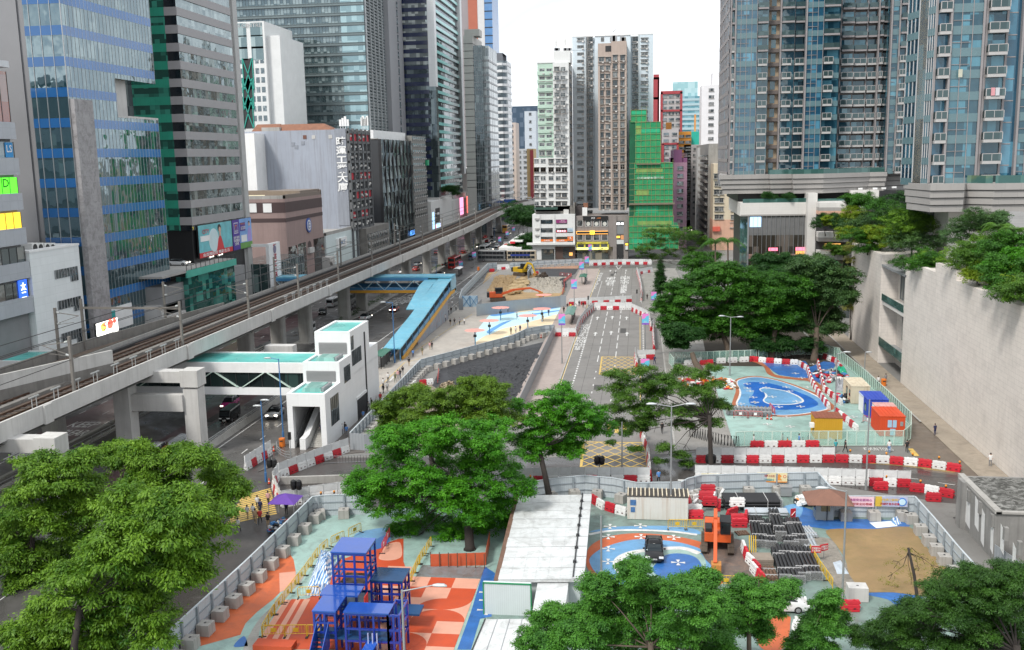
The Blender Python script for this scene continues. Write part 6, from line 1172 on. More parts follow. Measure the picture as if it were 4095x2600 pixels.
cg=MB();cg.q(-1.1,-2.2,-.9,.05,2.2,-.7,0);cg.q(-1.05,-2.2,-.7,-.95,2.2,.3,0);cg.q(-.1,-2.0,-.6,.03,2.0,1.1,1);cg.q(-1.0,-.6,-.6,-.4,.2,.0,2);cg=cg.bd('caged_balcony',[M('m229',(.4,.38,.35),.7,.3,1),MG('m213'),ACM],t,W_=0);first=True
for k in range(9):
 for j in range(11):
  loc=(xs-1-t.location.x,Yo+19+6*k-t.location.y,5.5+3.1*j)
  if first:cg.location=loc;first=False
  else:dup(cg,loc,parent=t)
t,x0,x1,zt=blk_('corner_block','pale grey white balcony block at the head of the side street',470,3,1725,1835,1290,M('m230',(.5,.5,.49),.7,.1,.3,streak=.4),MG('m213'),3.0,3.4,ww=2.4,wh=1.4,depth=14)
blk_('far_office','distant dark blue glass office slab in the gap left of the green tower',850,3,75,328,928,MG('m231',(.05,.075,.11),(.16,.2,.26),.4,(3,3,4),.03,1.8),MG('m231'),4.2,60,ww=1,wh=.1,lim=1)
blk_('far_block','plain pale grey slab in front of the distant dark office',800,3,212,312,972,M('m232',(.50,.55,.6),.7,.05),MG('m213'),6,14,ww=2,wh=2,lim=10)
t,x0,x1,zt=blk_('far_block','small pinkish block with a yellow edge beside the round banded tower',720,3,62,135,1072,M('m233',(.55,.47,.42),.7,.06),MG('m213'),4,4,ww=2.6,wh=1.6);pq('yellow_edge',t,M('m234',(.7,.48,.02)),lambda b:b.q(x0-1,719,zY(3,70,1275,720),x0+3.4,720,zY(3,70,1160,720)))
blk_('far_block','grey windowed block low in the left gap',760,3,75,252,1302,M('m235',(.42,.44,.46),.7,.06),MG('m213'),4,5,ww=3.4,wh=1.8)
t,x0,x1,zt=blk_('far_block','slim red and ochre striped block low in the left gap',700,3,232,290,1300,M('m236',(.5,.35,.16),.7,.06),None);pq('red_stripe',t,REDT,lambda b:b.q((x0+x1)/2,699.5,5,x1,700,zt-1))
STC=M('m237',(.33,.315,.30),.55,.05,.3,tile=(2.2,50,.3));STL=M('m238',(.07,.068,.066),.6);WTL=M('m239',(.66,.64,.61),.5,.05,.4,tile=(1.5,.6,.12),streak=.1,dirt=(.5,.48,.45))
TEALG=MG('m240',(.010,.04,.06),(.12,.33,.42),.28,(1.25,1.25,3.9),.035,1.9,.05);TEALP=M('m241',(.10,.18,.20),.25,.08,.3,spec=.8);MAU=M('m242',(.27,.25,.25),.5,.06,.4);TAN=M('m243',(.42,.32,.22),.6,.07,.4,tile=(1.2,1.5,.15));BRW=M('m244',(.15,.125,.115),.65,.1,.4,tile=(1.2,1.5,.2))
BLG=MG('m245',(.01,.05,.09),(.12,.33,.45),.3,(1.2,1.2,3.9),.03,1.9);RAILG=MG('m246',(.03,.05,.05),(.1,.14,.14),.2,(1,1,1),.02,1.7);CREAM=M('m247',(.62,.50,.30),.55,.05,.4,tile=(1.5,1.3,.2))
def bpr(w,d,parent,col=M('m248',(.42,.41,.40),.6,.06,.6)):
 b=MB();b.q(-w/2,-d,-.5,w/2,.1,0,0);b.q(-w/2,-d-.03,0,w/2,-d+.03,1.05,1)
 for x in(-w/2,w/2):b.q(x-.03,-d,0,x+.03,0,1.05,1);b.q(x-.05,-d-.05,0,x+.05,-d+.05,1.1,2)
 b.q(-w/2-.03,-d-.05,1.05,w/2+.03,-d+.05,1.14,2);b.q(-.04,-d-.05,0,.04,-d+.05,1.1,2)
 return b.bd('balcony',[col,RAILG,M('m249',(.44,.42,.41),.45,.05)],parent,W_=0)
def gtw(name,lb_,base,bays,zb,fh,nf,ztop,depth,ncap=100):
 t=bld(name,lb_,base);k=0;protos={}
 bal=[]
 for i,(x0,x1,Y,kind)in enumerate(bays):
  w=x1-x0
  wallm={'win':TEALG,'bay':BLG,'bal':BRW if Y>bays[0][2]+3 else TEALG,'tan':TAN,'brown':BRW,'cream':CREAM,'pil':MAU,'dark':DK,'balwin':TEALG}[kind]
  pq('wall',t,[wallm],lambda b:b.q(x0,Y,zb,x1,Y+depth-(Y-base[1]),ztop))
  def sp(b):
   for f in range(nf):
    z=zb+fh*f
    if kind in('win','bay','balwin'):b.q(x0,Y-.12,z-.55,x1,Y,z+.75,0)
    if kind in('win','bay'):
     for q in range(int(w/1.25)+1):b.q(x0+q*w/max(1,int(w/1.25))-.05,Y-.16,z-.5,x0+q*w/max(1,int(w/1.25))+.05,Y,z+fh-.5,1)
     b.q(x0,Y-.15,z+1.55,x0+w*.62,Y,z+1.63,1)
    if kind=='tan' or kind=='cream':b.q((x0+x1)/2-.55,Y-.05,z+.6,(x0+x1)/2+.55,Y+.02,z+2.5,2);b.q((x0+x1)/2-.7,Y-.14,z+2.5,(x0+x1)/2+.7,Y,z+2.65,1)
    if kind=='tan':b.q(x0,Y-1.0,z-.5,x1-.1,Y,z-.35,3);b.q(x0,Y-1.0,z-.35,x1-.1,Y-.9,z+.35,3)
    if kind in('bal','brown'):b.q(x0+.2,Y-.05,z,x1-.25,Y+.02,z+2.3,2)
  pq('floor_panel',t,[TEALP,MAU,TEALG,BRW],sp)
  pq('pilaster',t,MAU,lambda b:(b.q(x0-.16,Y-.45,zb,x0+.16,Y+1,ztop)))
  if kind in('bal','balwin','brown'):
   for f in range(nf):bal.append((x0,x1,Y,zb+fh*f,kind))
 for(x0,x1,Y,z,kind)in sorted(bal,key=lambda q:q[3])[:ncap]:
  w=min(x1-x0-.3,3.2 if kind!='balwin' else 2.1);w=round(w,1);loc=(((x0+x1)/2 if kind!='balwin' else x0+.3+w/2)-t.location.x,Y-t.location.y,z)
  if w in protos:dup(protos[w],loc,parent=t)
  else:protos[w]=bpr(w,1.35,t);protos[w].location=loc
 rest=sorted(bal,key=lambda q:q[3])[ncap:]
 if rest:
  b=MB()
  for(x0,x1,Y,z,kind)in rest:b.q(x0+.2,Y-1.3,z-.45,x1-.2,Y,z,0);b.q(x0+.2,Y-1.33,z,x1-.2,Y-1.28,z+1.05,1)
  o=b.bd('balcony',[MAU,RAILG],t);o['kind']='stuff'
 return t
Y1=245
def bx(n,x,Y,y=760):return D(n,x,y,Y)[0]
zb1=zY(8,300,95,Y1);fh1=(zY(4,560,200,Y1)-zY(4,560,200+124,Y1))
ed=[bx(3,2010,Y1),bx(3,2045,Y1),bx(3,2232,Y1)]+[bx(4,v,Y1)for v in(150,258,378,470,616,768)]
Yr=Y1+7
er=[bx(4,v,Yr)for v in(768,885,1002,1090,1132,1212)];el=[bx(4,v,Y1+2)for v in(1212,1282,1346,1405)]
bays=[(ed[0],ed[1],Y1,'bal'),(ed[1],ed[2],Y1-.8,'bay'),(ed[2],ed[3],Y1,'balwin'),(ed[3],ed[4],Y1+2.2,'tan'),(ed[4],ed[5],Y1+.5,'balwin'),(ed[5],ed[6],Y1+1.2,'bal'),(ed[6],ed[7],Y1-1.2,'bay'),(ed[7],ed[8],Y1,'balwin'),(er[0],er[1],Yr-1,'bal'),(er[1],er[2],Yr,'brown'),(er[2],er[3],Yr,'brown'),(er[3],er[4],Yr-1.5,'brown'),(er[4],er[5],Yr,'bal'),(el[0],el[1],Y1+2,'win'),(el[1],el[2],Y1+2,'bal'),(el[2],el[3]+3,Y1+2,'win')]
t=gtw('residential_tower','tall brown and teal glass apartment tower with stacked balconies, left of the right hand pair',(40,Y1,0),bays,zb1,fh1,15,96,34)
pq('side_glazing',t,[BLG,MAU],lambda b:(b.q(ed[0]-.25,Y1+.4,zb1-3,ed[0],Y1+30,96,0),[b.q(ed[0]-.4,Y1+.4+4*k,zb1-3,ed[0]-.2,Y1+.9+4*k,96,1)for k in range(8)],[b.q(ed[0]-.35,Y1+.4,zb1+fh1*k-.3,ed[0]-.2,Y1+30,zb1+fh1*k+.5,1)for k in range(16)]))
rg=np.random.default_rng(11)
def crn(name,t,poly,z0,z1,grw=0):
 def f(b):
  n=4;h=(z1-z0)/n
  for k in range(n):
   inset=.35*(n-1-k)*(1 if k<2 else.5)
   cx=sum(p[0]for p in poly)/len(poly);cy=sum(p[1]for p in poly)/len(poly)
   pl=[(p[0]+(cx-p[0])*.012*(n-1-k),p[1]+(.5 if p[1]<cy else-.5)*(n-1-k)*.6)for p in poly]
   b.pm(pl,z0+h*k+.12,z0+h*(k+1),0);
   if k:b.pm([(p[0]+(cx-p[0])*.02,p[1]+(.25 if p[1]<cy else-.25))for p in pl],z0+h*k-.02,z0+h*k+.14,1)
 return pq(name,t,[STC,STL],f)
zc0=zY(8,640,268,Y1-2);
pc=[(ed[0]-2.5,Y1-2.2),(bx(8,158,Y1-2,160),Y1-2.2),(bx(8,162,Y1-2,160),Y1-3.6),(bx(8,358,Y1-4,160),Y1-3.6),(bx(8,362,Y1-4,160),Y1-6),(bx(8,640,Y1-6,160),Y1-6),(bx(8,1040,Y1+2,160),Y1+1.5),(bx(8,1190,Y1+2,160),Y1+1.5),(bx(8,1200,Y1+6,160),Y1+6),(76,Y1+6),(76,Y1+34),((ed[0]-2)*(Y1+34)/Y1,Y1+34)]
crn('transfer_cornice',t,pc,zc0,zb1-.1)
pq('glass_balustrade',t,[MG('m250',(.03,.08,.07),(.1,.2,.18),.3,(1.6,1.6,2),.01,1.6),GY_],lambda b:[b.br_((pc[i][0],pc[i][1]+.4,zb1+.45),(pc[i+1][0],pc[i+1][1]+.4,zb1+.45),.08,1.1,0)for i in range(1,9)])
pq('soffit_light',t,WH_,lambda b:[b.q(bx(8,x,Y1,y)-.5,Y1+.2,zY(8,x,y,Y1)-.2,bx(8,x,Y1,y)+.5,Y1+.8,zY(8,x,y,Y1)+.2)for x,y in((822,240),(893,237),(965,230),(1095,228),(1170,226),(1262,217))])
Y2=165;zb2=zY(8,1600,178,Y2);fh2=zY(4,1850,290,Y2)-zY(4,1850,290+193,Y2)
e2=[bx(4,v,Y2,700)for v in(1612,1728,2012,2050,2232,2335,2362,2400)]
bays=[(e2[0],e2[1],Y2+.8,'balwin'),(e2[1],e2[2],Y2,'win'),(e2[2],e2[3],Y2+.2,'pil'),(e2[3],e2[4],Y2+.8,'bal'),(e2[4],e2[5],Y2+1,'cream'),(e2[5],e2[6],Y2+3,'dark'),(e2[6],e2[7]+5,Y2+.5,'win')]
t=gtw('residential_tower','tall teal glass apartment tower with a cream corner strip, above the planted wall',(52,Y2,0),bays,zb2,fh2,10,100,6)
a=bx(4,1370,Y2+9,700);
def lface(b):
 P0=(e2[0]-.1,Y2+.6);P1=(bx(4,1545,Y2+2,700),Y2+2.6);P2=(bx(4,1470,Y2+4,700),Y2+5);P3=(bx(4,1372,Y2+8,700),Y2+9)
 for(p,q,m)in((P0,P1,0),(P1,P2,2),(P2,P3,0)):b.add([(p[0],p[1],zb2),(q[0],q[1],zb2),(q[0],q[1],100),(p[0],p[1],100)],[(0,1,2,3)],m)
 b.pm([P0,P1,P2,P3,(P3[0]+6.5,Y2+28),(e2[0]+14,Y2+28),(e2[0]+14,Y2+1)],zb2,99.5,0)
 for f in range(14):
  z=zb2+fh2*f
  for(p,q)in((P0,P1),(P2,P3)):b.br_((p[0]-.05,p[1]-.05,z+.1),(q[0]-.05,q[1]-.05,z+.1),.1,1.1,1)
 for(p,q)in((P0,P1),(P2,P3)):
  for k in range(4):
   x=p[0]+(q[0]-p[0])*k/3;y=p[1]+(q[1]-p[1])*k/3;b.q(x-.09,y-.12,zb2,x+.09,y+.1,100,3)
pq('corner_bay',t,[BLG,TEALP,CREAM,M('m251',(.5,.5,.5),.45,.05)],lface)
zc=zY(8,1570,443,Y2-3)
q8=lambda x,Y,y=300:D(8,x,y,Y)[0]
pc2=[(q8(1335,Y2+8),Y2+8),(q8(1570,Y2-3),Y2-3),(q8(1868,Y2-3),Y2-3),(q8(1885,Y2-1),Y2-1),(q8(2132,Y2-4),Y2-4),(q8(2400,Y2-4.5)+8,Y2-4.5),(76,Y2+34),(q8(1335,Y2+8)*(Y2+34)/(Y2+8)*1.01,Y2+34)]
crn('transfer_cornice',t,pc2,zc,zb2-.1)
pq('glass_balustrade',t,MG('m250'),lambda b:[b.br_((pc2[i][0]+.2,pc2[i][1]+.5,zb2+.5),(pc2[i+1][0]-.2,pc2[i+1][1]+.5,zb2+.5),.08,1.2,0)for i in(3,4)])
for i,(x,y,c)in enumerate(((2125,800,(.6,.28,.3)),(2165,800,(.5,.5,.52)),(1840,640,(.5,.5,.4)))):
 p=D(4,x,y,Y2-.7);cl_=pq('washing',t,M(('washing %d'%i),c),lambda b:b.q(p[0]-.35,p[1],p[2]-.6,p[0]+.25,p[1]+.05,p[2]+.6))
t=bld('mall_podium','white shopping podium with a tall dark glass front, planted terraces and square white columns',(50,250,0))
Yk=236
cx0,cx1=q8(500,Yk,500),q8(582,Yk,500)
pq('column',t,WTL,lambda b:b.q(cx0,Yk,0,cx1,Yk+5.5,zc0+.3));pq('column',t,WTL,lambda b:b.q(q8(1722,Y2+6,650),Y2+6,10,q8(2000,Y2+6,650),Y2+14,zc+.4));pq('column',t,WTL,lambda b:b.q(q8(2000,Y2+14,560),Y2+14,10,q8(2250,Y2+14,560),Y2+20,zc+.4))
Ym=239;gx0=q8(0,Ym,600)-2.2;g0x=D(7,2166,700,Ym)[0]
zg1,zg0=zY(8,200,465,Ym),0
pq('glass_front',t,[MG('m252',(.03,.025,.02),(.2,.17,.15),.35,(1.35,1.35,3.2),.02,1.6),GY_,ME('m253',(.95,.2,.3),.8),ME('m180'),ME('m144'),M('m254',(.16,.16,.16),.3,.1)],lambda b:(b.q(g0x,Ym,0,cx0,Ym+.3,zg1,0),[b.q(g0x+1.05*k,Ym-.25,0,g0x+1.05*k+.06,Ym,zg1,1)for k in range(int((cx0-g0x)/1.05)+1)],b.q(g0x,Ym-.04,zY(8,200,635,Ym),cx0,Ym,zg1-.3,5),b.q(q8(172,Ym),Ym-.08,zY(8,172,772,Ym),q8(252,Ym),Ym-.02,zY(8,172,745,Ym),2),b.q(q8(410,Ym),Ym-.08,zY(8,172,772,Ym),q8(488,Ym),Ym-.02,zY(8,172,742,Ym),2),b.q(q8(412,Ym),Ym-.07,zY(8,172,806,Ym),q8(488,Ym),Ym-.02,zY(8,172,775,Ym),3),b.q(q8(2,Ym),Ym-.1,zY(8,50,563,Ym),q8(100,Ym),Ym-.04,zY(8,50,475,Ym),4)))
pq('pink_fascia',t,M('m255',(.42,.24,.22)),lambda b:(b.q(g0x,Ym-.06,zY(8,200,845,Ym),cx0,Ym,zY(8,200,800,Ym))))
pq('wall',t,[WTL,STC,DK],lambda b:(b.q(D(7,2095,500,Ym)[0],Ym-.3,zg1,cx0,Ym+30,zY(8,200,350,Ym),0),b.q(D(7,2100,470,Ym)[0],Ym-.4,zg1-.02,cx0,Ym-.3,zY(8,200,430,Ym)-.6,1),b.q(g0x+.3,Ym+3,0,76,Ym+40,zY(8,200,350,Ym)-.2,2),b.q(gx0,Ym+8,zY(8,200,350,Ym),74,Ym+40,zc0+.2,2),b.q(q8(905,Ym),Ym+4,zY(8,900,330,Ym),q8(1160,Ym),Ym+8,zY(8,900,250,Ym),0)))
pq('side_glazing',t,[MG('m250'),GY_],lambda b:(b.add([(D(7,2098,500,Ym+6)[0],Ym+6,0),(g0x,Ym,0),(g0x,Ym,zg1),(D(7,2098,500,Ym+6)[0],Ym+6,zg1)],[(0,1,2,3)],0),b.q(g0x-.2,Ym-.2,0,g0x+.15,Ym+.15,zg1,1)))
pq('glass_balustrade',t,MG('m250'),lambda b:(b.q(D(7,2120,330,Ym)[0],Ym-.2,zY(8,200,358,Ym),cx0,Ym-.12,zY(8,200,315,Ym)),b.q(cx1+.3,Ym+2,zY(8,760,352,Ym),q8(860,Ym),Ym+2.1,zY(8,760,318,Ym))))
def ter(y0_,y1_,m,xr_,dx=0,Y=232):
 z0_,z1_=zY(8,700,y1_,Y),zY(8,700,y0_,Y);xa=cx1-.2;xb=q8(xr_,Y,y0_)
 poly=sp_([(xa,Y),(xa+(xb-xa)*.35,Y-.3),(xa+(xb-xa)*.6,Y-1.6),(xb,Y-2.6)],4,False)
 return poly+[(xb,Y+10),(xa,Y+10)],z0_,z1_
for(a,c,m)in((352,392,WTL),(392,422,STC),(422,455,PCH),(608,655,WTL),(655,690,STC),(770,800,WTL),(800,845,STC)):
 pl,za,zb_=ter(a,c,m,870 if a>500 else 990);pq('terrace_band',t,m,lambda b:b.pm(pl,za,zb_))
pq('terrace_front',t,[DK,MG('m178'),ME('m180'),ME('m256',(.1,.8,.3),1)],lambda b:(b.pm(ter(455,500,DK,900,Y=235)[0],8,zY(8,700,455,232),0),b.pm(ter(845,850,DK,868,Y=233.2)[0],0,zY(8,700,845,232),1),b.q(q8(640,235.0),231.2,zY(8,700,740,232),q8(800,232),231.4,zY(8,700,705,232),2),b.q(q8(650,232),229.9,zY(8,700,895,232),q8(685,232),230.2,zY(8,700,875,232),3)))
t=bld('tiled_wall_block','long windowless pale tiled wall of the podium along the wet lane, with a window notch',(47,140,0))
LT=M('m257',(.72,.665,.61),.55,.04,.25,tile=(1.1,.62,.3),dirt=(.32,.29,.27),dirtamt=.25)
zw=20.3
def lw(b):
 b.pm([(43,60),(43,149),(47,149),(47,60)],-.1,zw,0);b.pm([(43,149),(43,165),(47,165),(47,149)],-.1,zw-.2,0);b.pm([(43,181),(43,206),(60,206),(60,181)],-.1,zw-.6,0);b.q(46,164,-.1,62,182,zw-1.2);b.q(43,149,zw-.2,43.8,164,zw);b.q(43,139.5,zw,52,149,zw+1.4)
pq('wall',t,LT,lw)
pq('roof',t,M('m258',(.06,.05,.035),.9),lambda b:(b.q(47,60,5,75,164,zw-1.2),b.q(47,182,5,60,205,zw-1.0)))
for(za,zb_,ya,yb)in((12.0,17.2,166,179),(5.0,10.4,167.5,177)):
 pq('window',t,[MG('m259',(.05,.06,.06),(.3,.3,.3),.4,(1.5,1.5,5),.02),GY_],lambda b:(b.q(45.9,ya,za,45.98,yb,zb_,0),[b.q(45.8,ya+1.6*k,za,45.95,ya+1.6*k+.1,zb_,1)for k in range(int((yb-ya)/1.6)+1)]))
pq('glass_balcony',t,[MG('m250'),WTL,GY_],lambda b:(b.q(43.2,166,10.9,45.9,180.5,11.6,1),b.q(43.1,166,11.6,43.2,180.5,12.8,0),b.q(43.2,165.5,3.2,45.9,180.8,3.4,2),b.q(43.0,165.2,3.4,43.12,180.9,4.9,0),b.q(43,164.5,17.6,46,180.9,18.0,2)))
BRED=M('m260',(.50,.02,.035),.45,.14,.8,rnd=.25,dirt=(.25,.02,.02),dirtamt=.3);BWHI=M('m261',(.70,.70,.69),.5,.08,.8,rnd=.2,dirt=(.42,.41,.39),dirtamt=.4);SCRN=M('m262',(.70,.71,.71),.5,.06,.5,rnd=.18,dirt=(.45,.45,.43),dirtamt=.35)
def bmesh_(mat,L=1.42,H=.95):
 b=MB();pr=[(.26,0),(.26,.14),(.2,.17),(.25,.21),(.23,.36),(.17,.39),(.21,.43),(.19,.58),(.14,.61),(.17,.65),(.15,.82),(.12,H)]
 ring=lambda x:[(x,-y,z)for y,z in pr]+[(x,y,z)for y,z in reversed(pr)]
 b.lf_([ring(-L/2+.04),ring(L/2-.04)])
 for x,z in((-L/2,.1),(-L/2,.45),(L/2,.28),(L/2,.63)):b.q(x-.05,-.11,z,x+.05,.11,z+.16)
 for x in(-.3,.3):b.q(x-.1,-.262,.23,x+.1,.262,.34,1);b.q(x-.09,-.08,H,x+.09,.08,H+.05)
 return b,[mat,M('m263',(.09,.02,.02))]
def screen_mb():
 b=MB();b.q(-.68,-.04,.98,.68,.04,1.92);b.q(-.71,-.06,1.0,-.66,.06,1.95);b.q(.66,-.06,1.0,.71,.06,1.95);b.q(-.68,-.06,1.86,.68,.06,1.92);b.q(-.5,-.055,1.15,.5,.055,1.75);return b
PROTO={}
def bar_(kind,loc,rz,lb_):
 if kind in PROTO:return dup(PROTO[kind],loc,rz,lb_)
 b,ms=bmesh_(BRED if kind.lower()=='r' else BWHI);o=b.bd('water_barrier',ms)
 if kind.isupper():screen_mb().bd('screen_board',SCRN,o,W_=0)
 tag(o,lb_,'barrier','plastic water barriers');o.location=loc;o.rotation_euler=(0,0,rz);PROTO[kind]=o;return o
def row(pts,pattern,desc,end='the left',step=1.5,tilt=0):
 P=[Vector(p[:2])for p in pts];seg=[(P[i+1]-P[i]).length for i in range(len(P)-1)];tot=sum(seg);n=max(1,round(tot/step));k=0
 for i in range(n):
  d=tot*(i+.5)/n;j=0
  while d>seg[j]and j<len(seg)-1:d-=seg[j];j+=1
  v=(P[j+1]-P[j]).normalized();p=P[j]+v*d;c=pattern[i%len(pattern)]
  s=min(1.25,tot/n/1.45)
  o=bar_(c,(p.x,p.y,.03),math.atan2(v.y,v.x)+random.uniform(-.05,.05),'%s water barrier%s, %s from %s in %s'%({'r':'red','w':'white'}[c.lower()],' with screen' if c.isupper()else '',OD[min(i,34)],end,desc));o.scale=(s,1,1)
g=G
row([g(11,1710,1312),g(11,2294,1312),g(12,735,1308)],'RW','row before the yellow hut')
row([g(12,740,1306),g(12,1170,1316),g(12,1500,1345),g(12,1840,1395)],'rw','low row by the wet lane bend',step=1.62)
row([g(11,170,1500),g(11,700,1490),g(11,1310,1490)],'WRWWWRW','row behind the curved hoarding')
row([g(11,1700,1470),g(12,10,1480),g(12,420,1490),g(12,1000,1510),g(12,1400,1525)],'WWWWWWWWWWWWWRWRWRW','row behind the bannered hoarding')
row([g(16,1390,140),g(16,1510,150),g(16,1780,205)],'rwrw','short row against the ruined wall')
row([g(10,-40,1385),g(10,185,1240)],'WRWR','short row at the road edge under the lamp')
row([g(10,862,1218),g(10,560,1330),g(10,255,1450)],'WRWRW','row before the white stair hall','the right')
row([g(10,250,1455),g(10,205,1529),g(14,215,140),g(14,262,262)],'WRWR','curve beside the yellow crossing','its top')
row([g(14,270,285),g(14,540,238),g(14,890,188)],'W','row behind the purple canopy')
row([g(7,778,903),g(7,1050,892),g(7,1325,892)],'WR','far row across the end of the avenue')
row([g(7,600,1252),g(7,1150,1225)],'RWRW','back row across the avenue')
row([g(7,822,1288),g(7,1150,1288)],'WRWRW','front row across the avenue')
row([g(7,815,1292),g(7,740,1360),g(7,690,1430),g(7,660,1515)],'RWRW','curve left of the avenue arrows','its far end')
row([g(7,1152,1300),g(7,1230,1335),g(7,1300,1370),g(7,1318,1470),g(11,1335,140),g(11,1345,330)],'RWRW','curve right of the avenue arrows','its far end')
row([g(17,645,335),g(17,375,345)],'RWR','short return by the pink banner','the right')
row([g(17,345,300),g(17,350,400),g(17,375,470)],'RW','short line by the yellow hatching','its far end')
row([g(11,1235,1080),g(11,1285,1200),g(11,1300,1350),g(11,1310,1480)],'rWwR','line under the layered tree','its far end')
row([g(7,1195,965),g(7,1225,1060),g(7,1240,1160),g(7,1232,1220)],'RW','line beside the far right pavement','its far end',step=2.2)
row([g(7,1200,985),g(7,1330,960)],'WRW','the return by the grey tree trunks')
row([g(11,480,213),g(11,660,213)],'RWR','trio across the pink pavement')
row([g(12,10,425),g(12,150,440),g(12,300,452),g(12,420,458)],'rw','back row of the pond plaza')
row([g(12,430,465),g(12,500,510),g(12,530,600),g(12,570,680),g(12,640,780),g(12,690,850)],'wr','line along the dark blue pond','its far end',step=1.35)
row([g(12,590,450),g(12,625,600),g(12,650,690),g(12,720,750),g(12,800,815)],'rw','line beside the rubbish heap','its far end',step=1.4)
row([g(12,745,885),g(12,830,950),g(12,935,1045)],'rw','line beside the yellow hut','its far end')
row([g(12,640,400),g(12,740,440),g(12,800,510)],'rw','far corner of the pond plaza')
row([g(12,0,1185),g(12,600,1180)],'rw','row behind the front mesh fence',step=1.9)
row([g(11,1605,465),g(11,1690,455)],'w','start of the back mesh fence');row([g(11,1690,445),g(11,1760,440)],'w','gap before the red pair by the back fence');row([g(11,1745,465),g(11,1860,455)],'r','red pair by the back fence');row([g(11,1880,445),g(11,2180,430)],'w','white run along the back mesh fence',step=2.2);row([g(11,2195,432),g(12,0,425)],'rw','end of the back mesh fence')
row([g(15,800,235),g(15,880,290),g(15,1000,330),g(15,1105,360)],'rwrw','slack line behind the white shed')
row([g(19,1030,1130),g(19,1110,1330),g(19,1290,1529),g(16,30,860),g(16,120,960)],'wrwr','line beside the black pipes','its far end')
row([g(10,1480,640),g(10,1600,625)],'rwr','stack beside the black sheeting',step=1.2)
row([g(18,790,525),g(18,870,520)],'r','the near left corner of the dug site');row([g(18,910,500),g(18,1100,490)],'WR','far left of the dug site');row([g(18,1430,570),g(18,1540,560)],'Wr','beside the mint fence of the dug site')
for i,(n,x,y,a,k,l)in enumerate(((16,870,1190,.1,'r','lone red plastic barrier beside the white concrete block and lamp post'),(16,1600,230,-.1,'r','red plastic barrier pulled out before the low row, near the ruined wall'),(16,1140,130,.05,'r','red plastic barrier with amber stand on the brown kerb corner'),(10,1435,650,1.5,'w','lone white barrier left of the stack by black sheeting'))):bar_(k,(*G(n,x,y)[:2],.05),a,l)
spots=[(1690,205,.3,'w'),(1815,215,.05,'r'),(1730,240,.6,'w'),(1870,230,1.4,'w'),(1800,275,.1,'r'),(1690,290,1.2,'w'),(1830,320,.05,'r'),(1900,300,1.5,'r'),(1700,335,.1,'w'),(1710,385,.08,'r'),(1660,270,1.5,'r'),(1930,210,1.3,'w'),(2070,335,.1,'w'),(2080,420,.05,'r'),(2150,400,1.4,'r'),(2020,360,.8,'r'),(2090,455,.05,'r')]
for i,(x,y,a,k)in enumerate(spots):
 p=G(15,x,y);zz=.05+(.75 if i in(1,4,6,12)else 0);o=bar_(k,(p[0],p[1],zz),a,'%s plastic barrier in the jumbled heap between container and excavator, %s from its back'%('red' if k=='r' else 'white',OD[i]));o.rotation_euler[0]=random.uniform(-.25,.25)
AMBL=M('m264',(.75,.28,.02),.3,.05)
ab=th('warning_lamp','amber warning lamp on the low barrier row by the wet lane bend, first from the left','lamp',(0,0,0),0,'amber lamps on barriers')
b=MB();b.lt([(.0,0),(.1,0),(.1,.08),(.13,.1),(.11,.26),(0,.3)],10);b.bd('lamp_head',AMBL,ab,W_=0,smooth=True);b=MB();b.q(-.09,-.09,-.08,.09,.09,.02);b.bd('bracket',DK,ab,W_=0)
L_=[(12,875,1215),(12,1040,1225),(12,1190,1240),(12,1420,1245),(12,1650,1275),(12,1830,1315),(12,740,1405),(12,965,1420),(12,1190,1440),(16,1488,62),(16,1710,105),(11,265,1440),(11,1120,1400),(14,300,205),(14,735,155),(14,620,165)]
for i,(n,x,y)in enumerate(L_):
 p=G(n,x,y,1.05);(ab if i==0 else dup(ab,lb_='amber warning lamp on a barrier by the crossing road, %s of those counted from the wet lane bend'%OD[i])).location=p
HOA=M('m265',(.50,.55,.58),.5,.06,.4,metal=.1,streak=.15,dirt=(.35,.37,.38),tile=(.3,60,.22));HPO=M('m266',(.30,.34,.37),.5,.06,.6,metal=.2);HGR=M('m267',(.30,.32,.34),.5,.06,.4,tile=(.35,60,.35));BLK=M('m268',(.38,.365,.34),.85,.12,.6,streak=.55,dirt=(.11,.1,.085))
blkp=None;nb=0
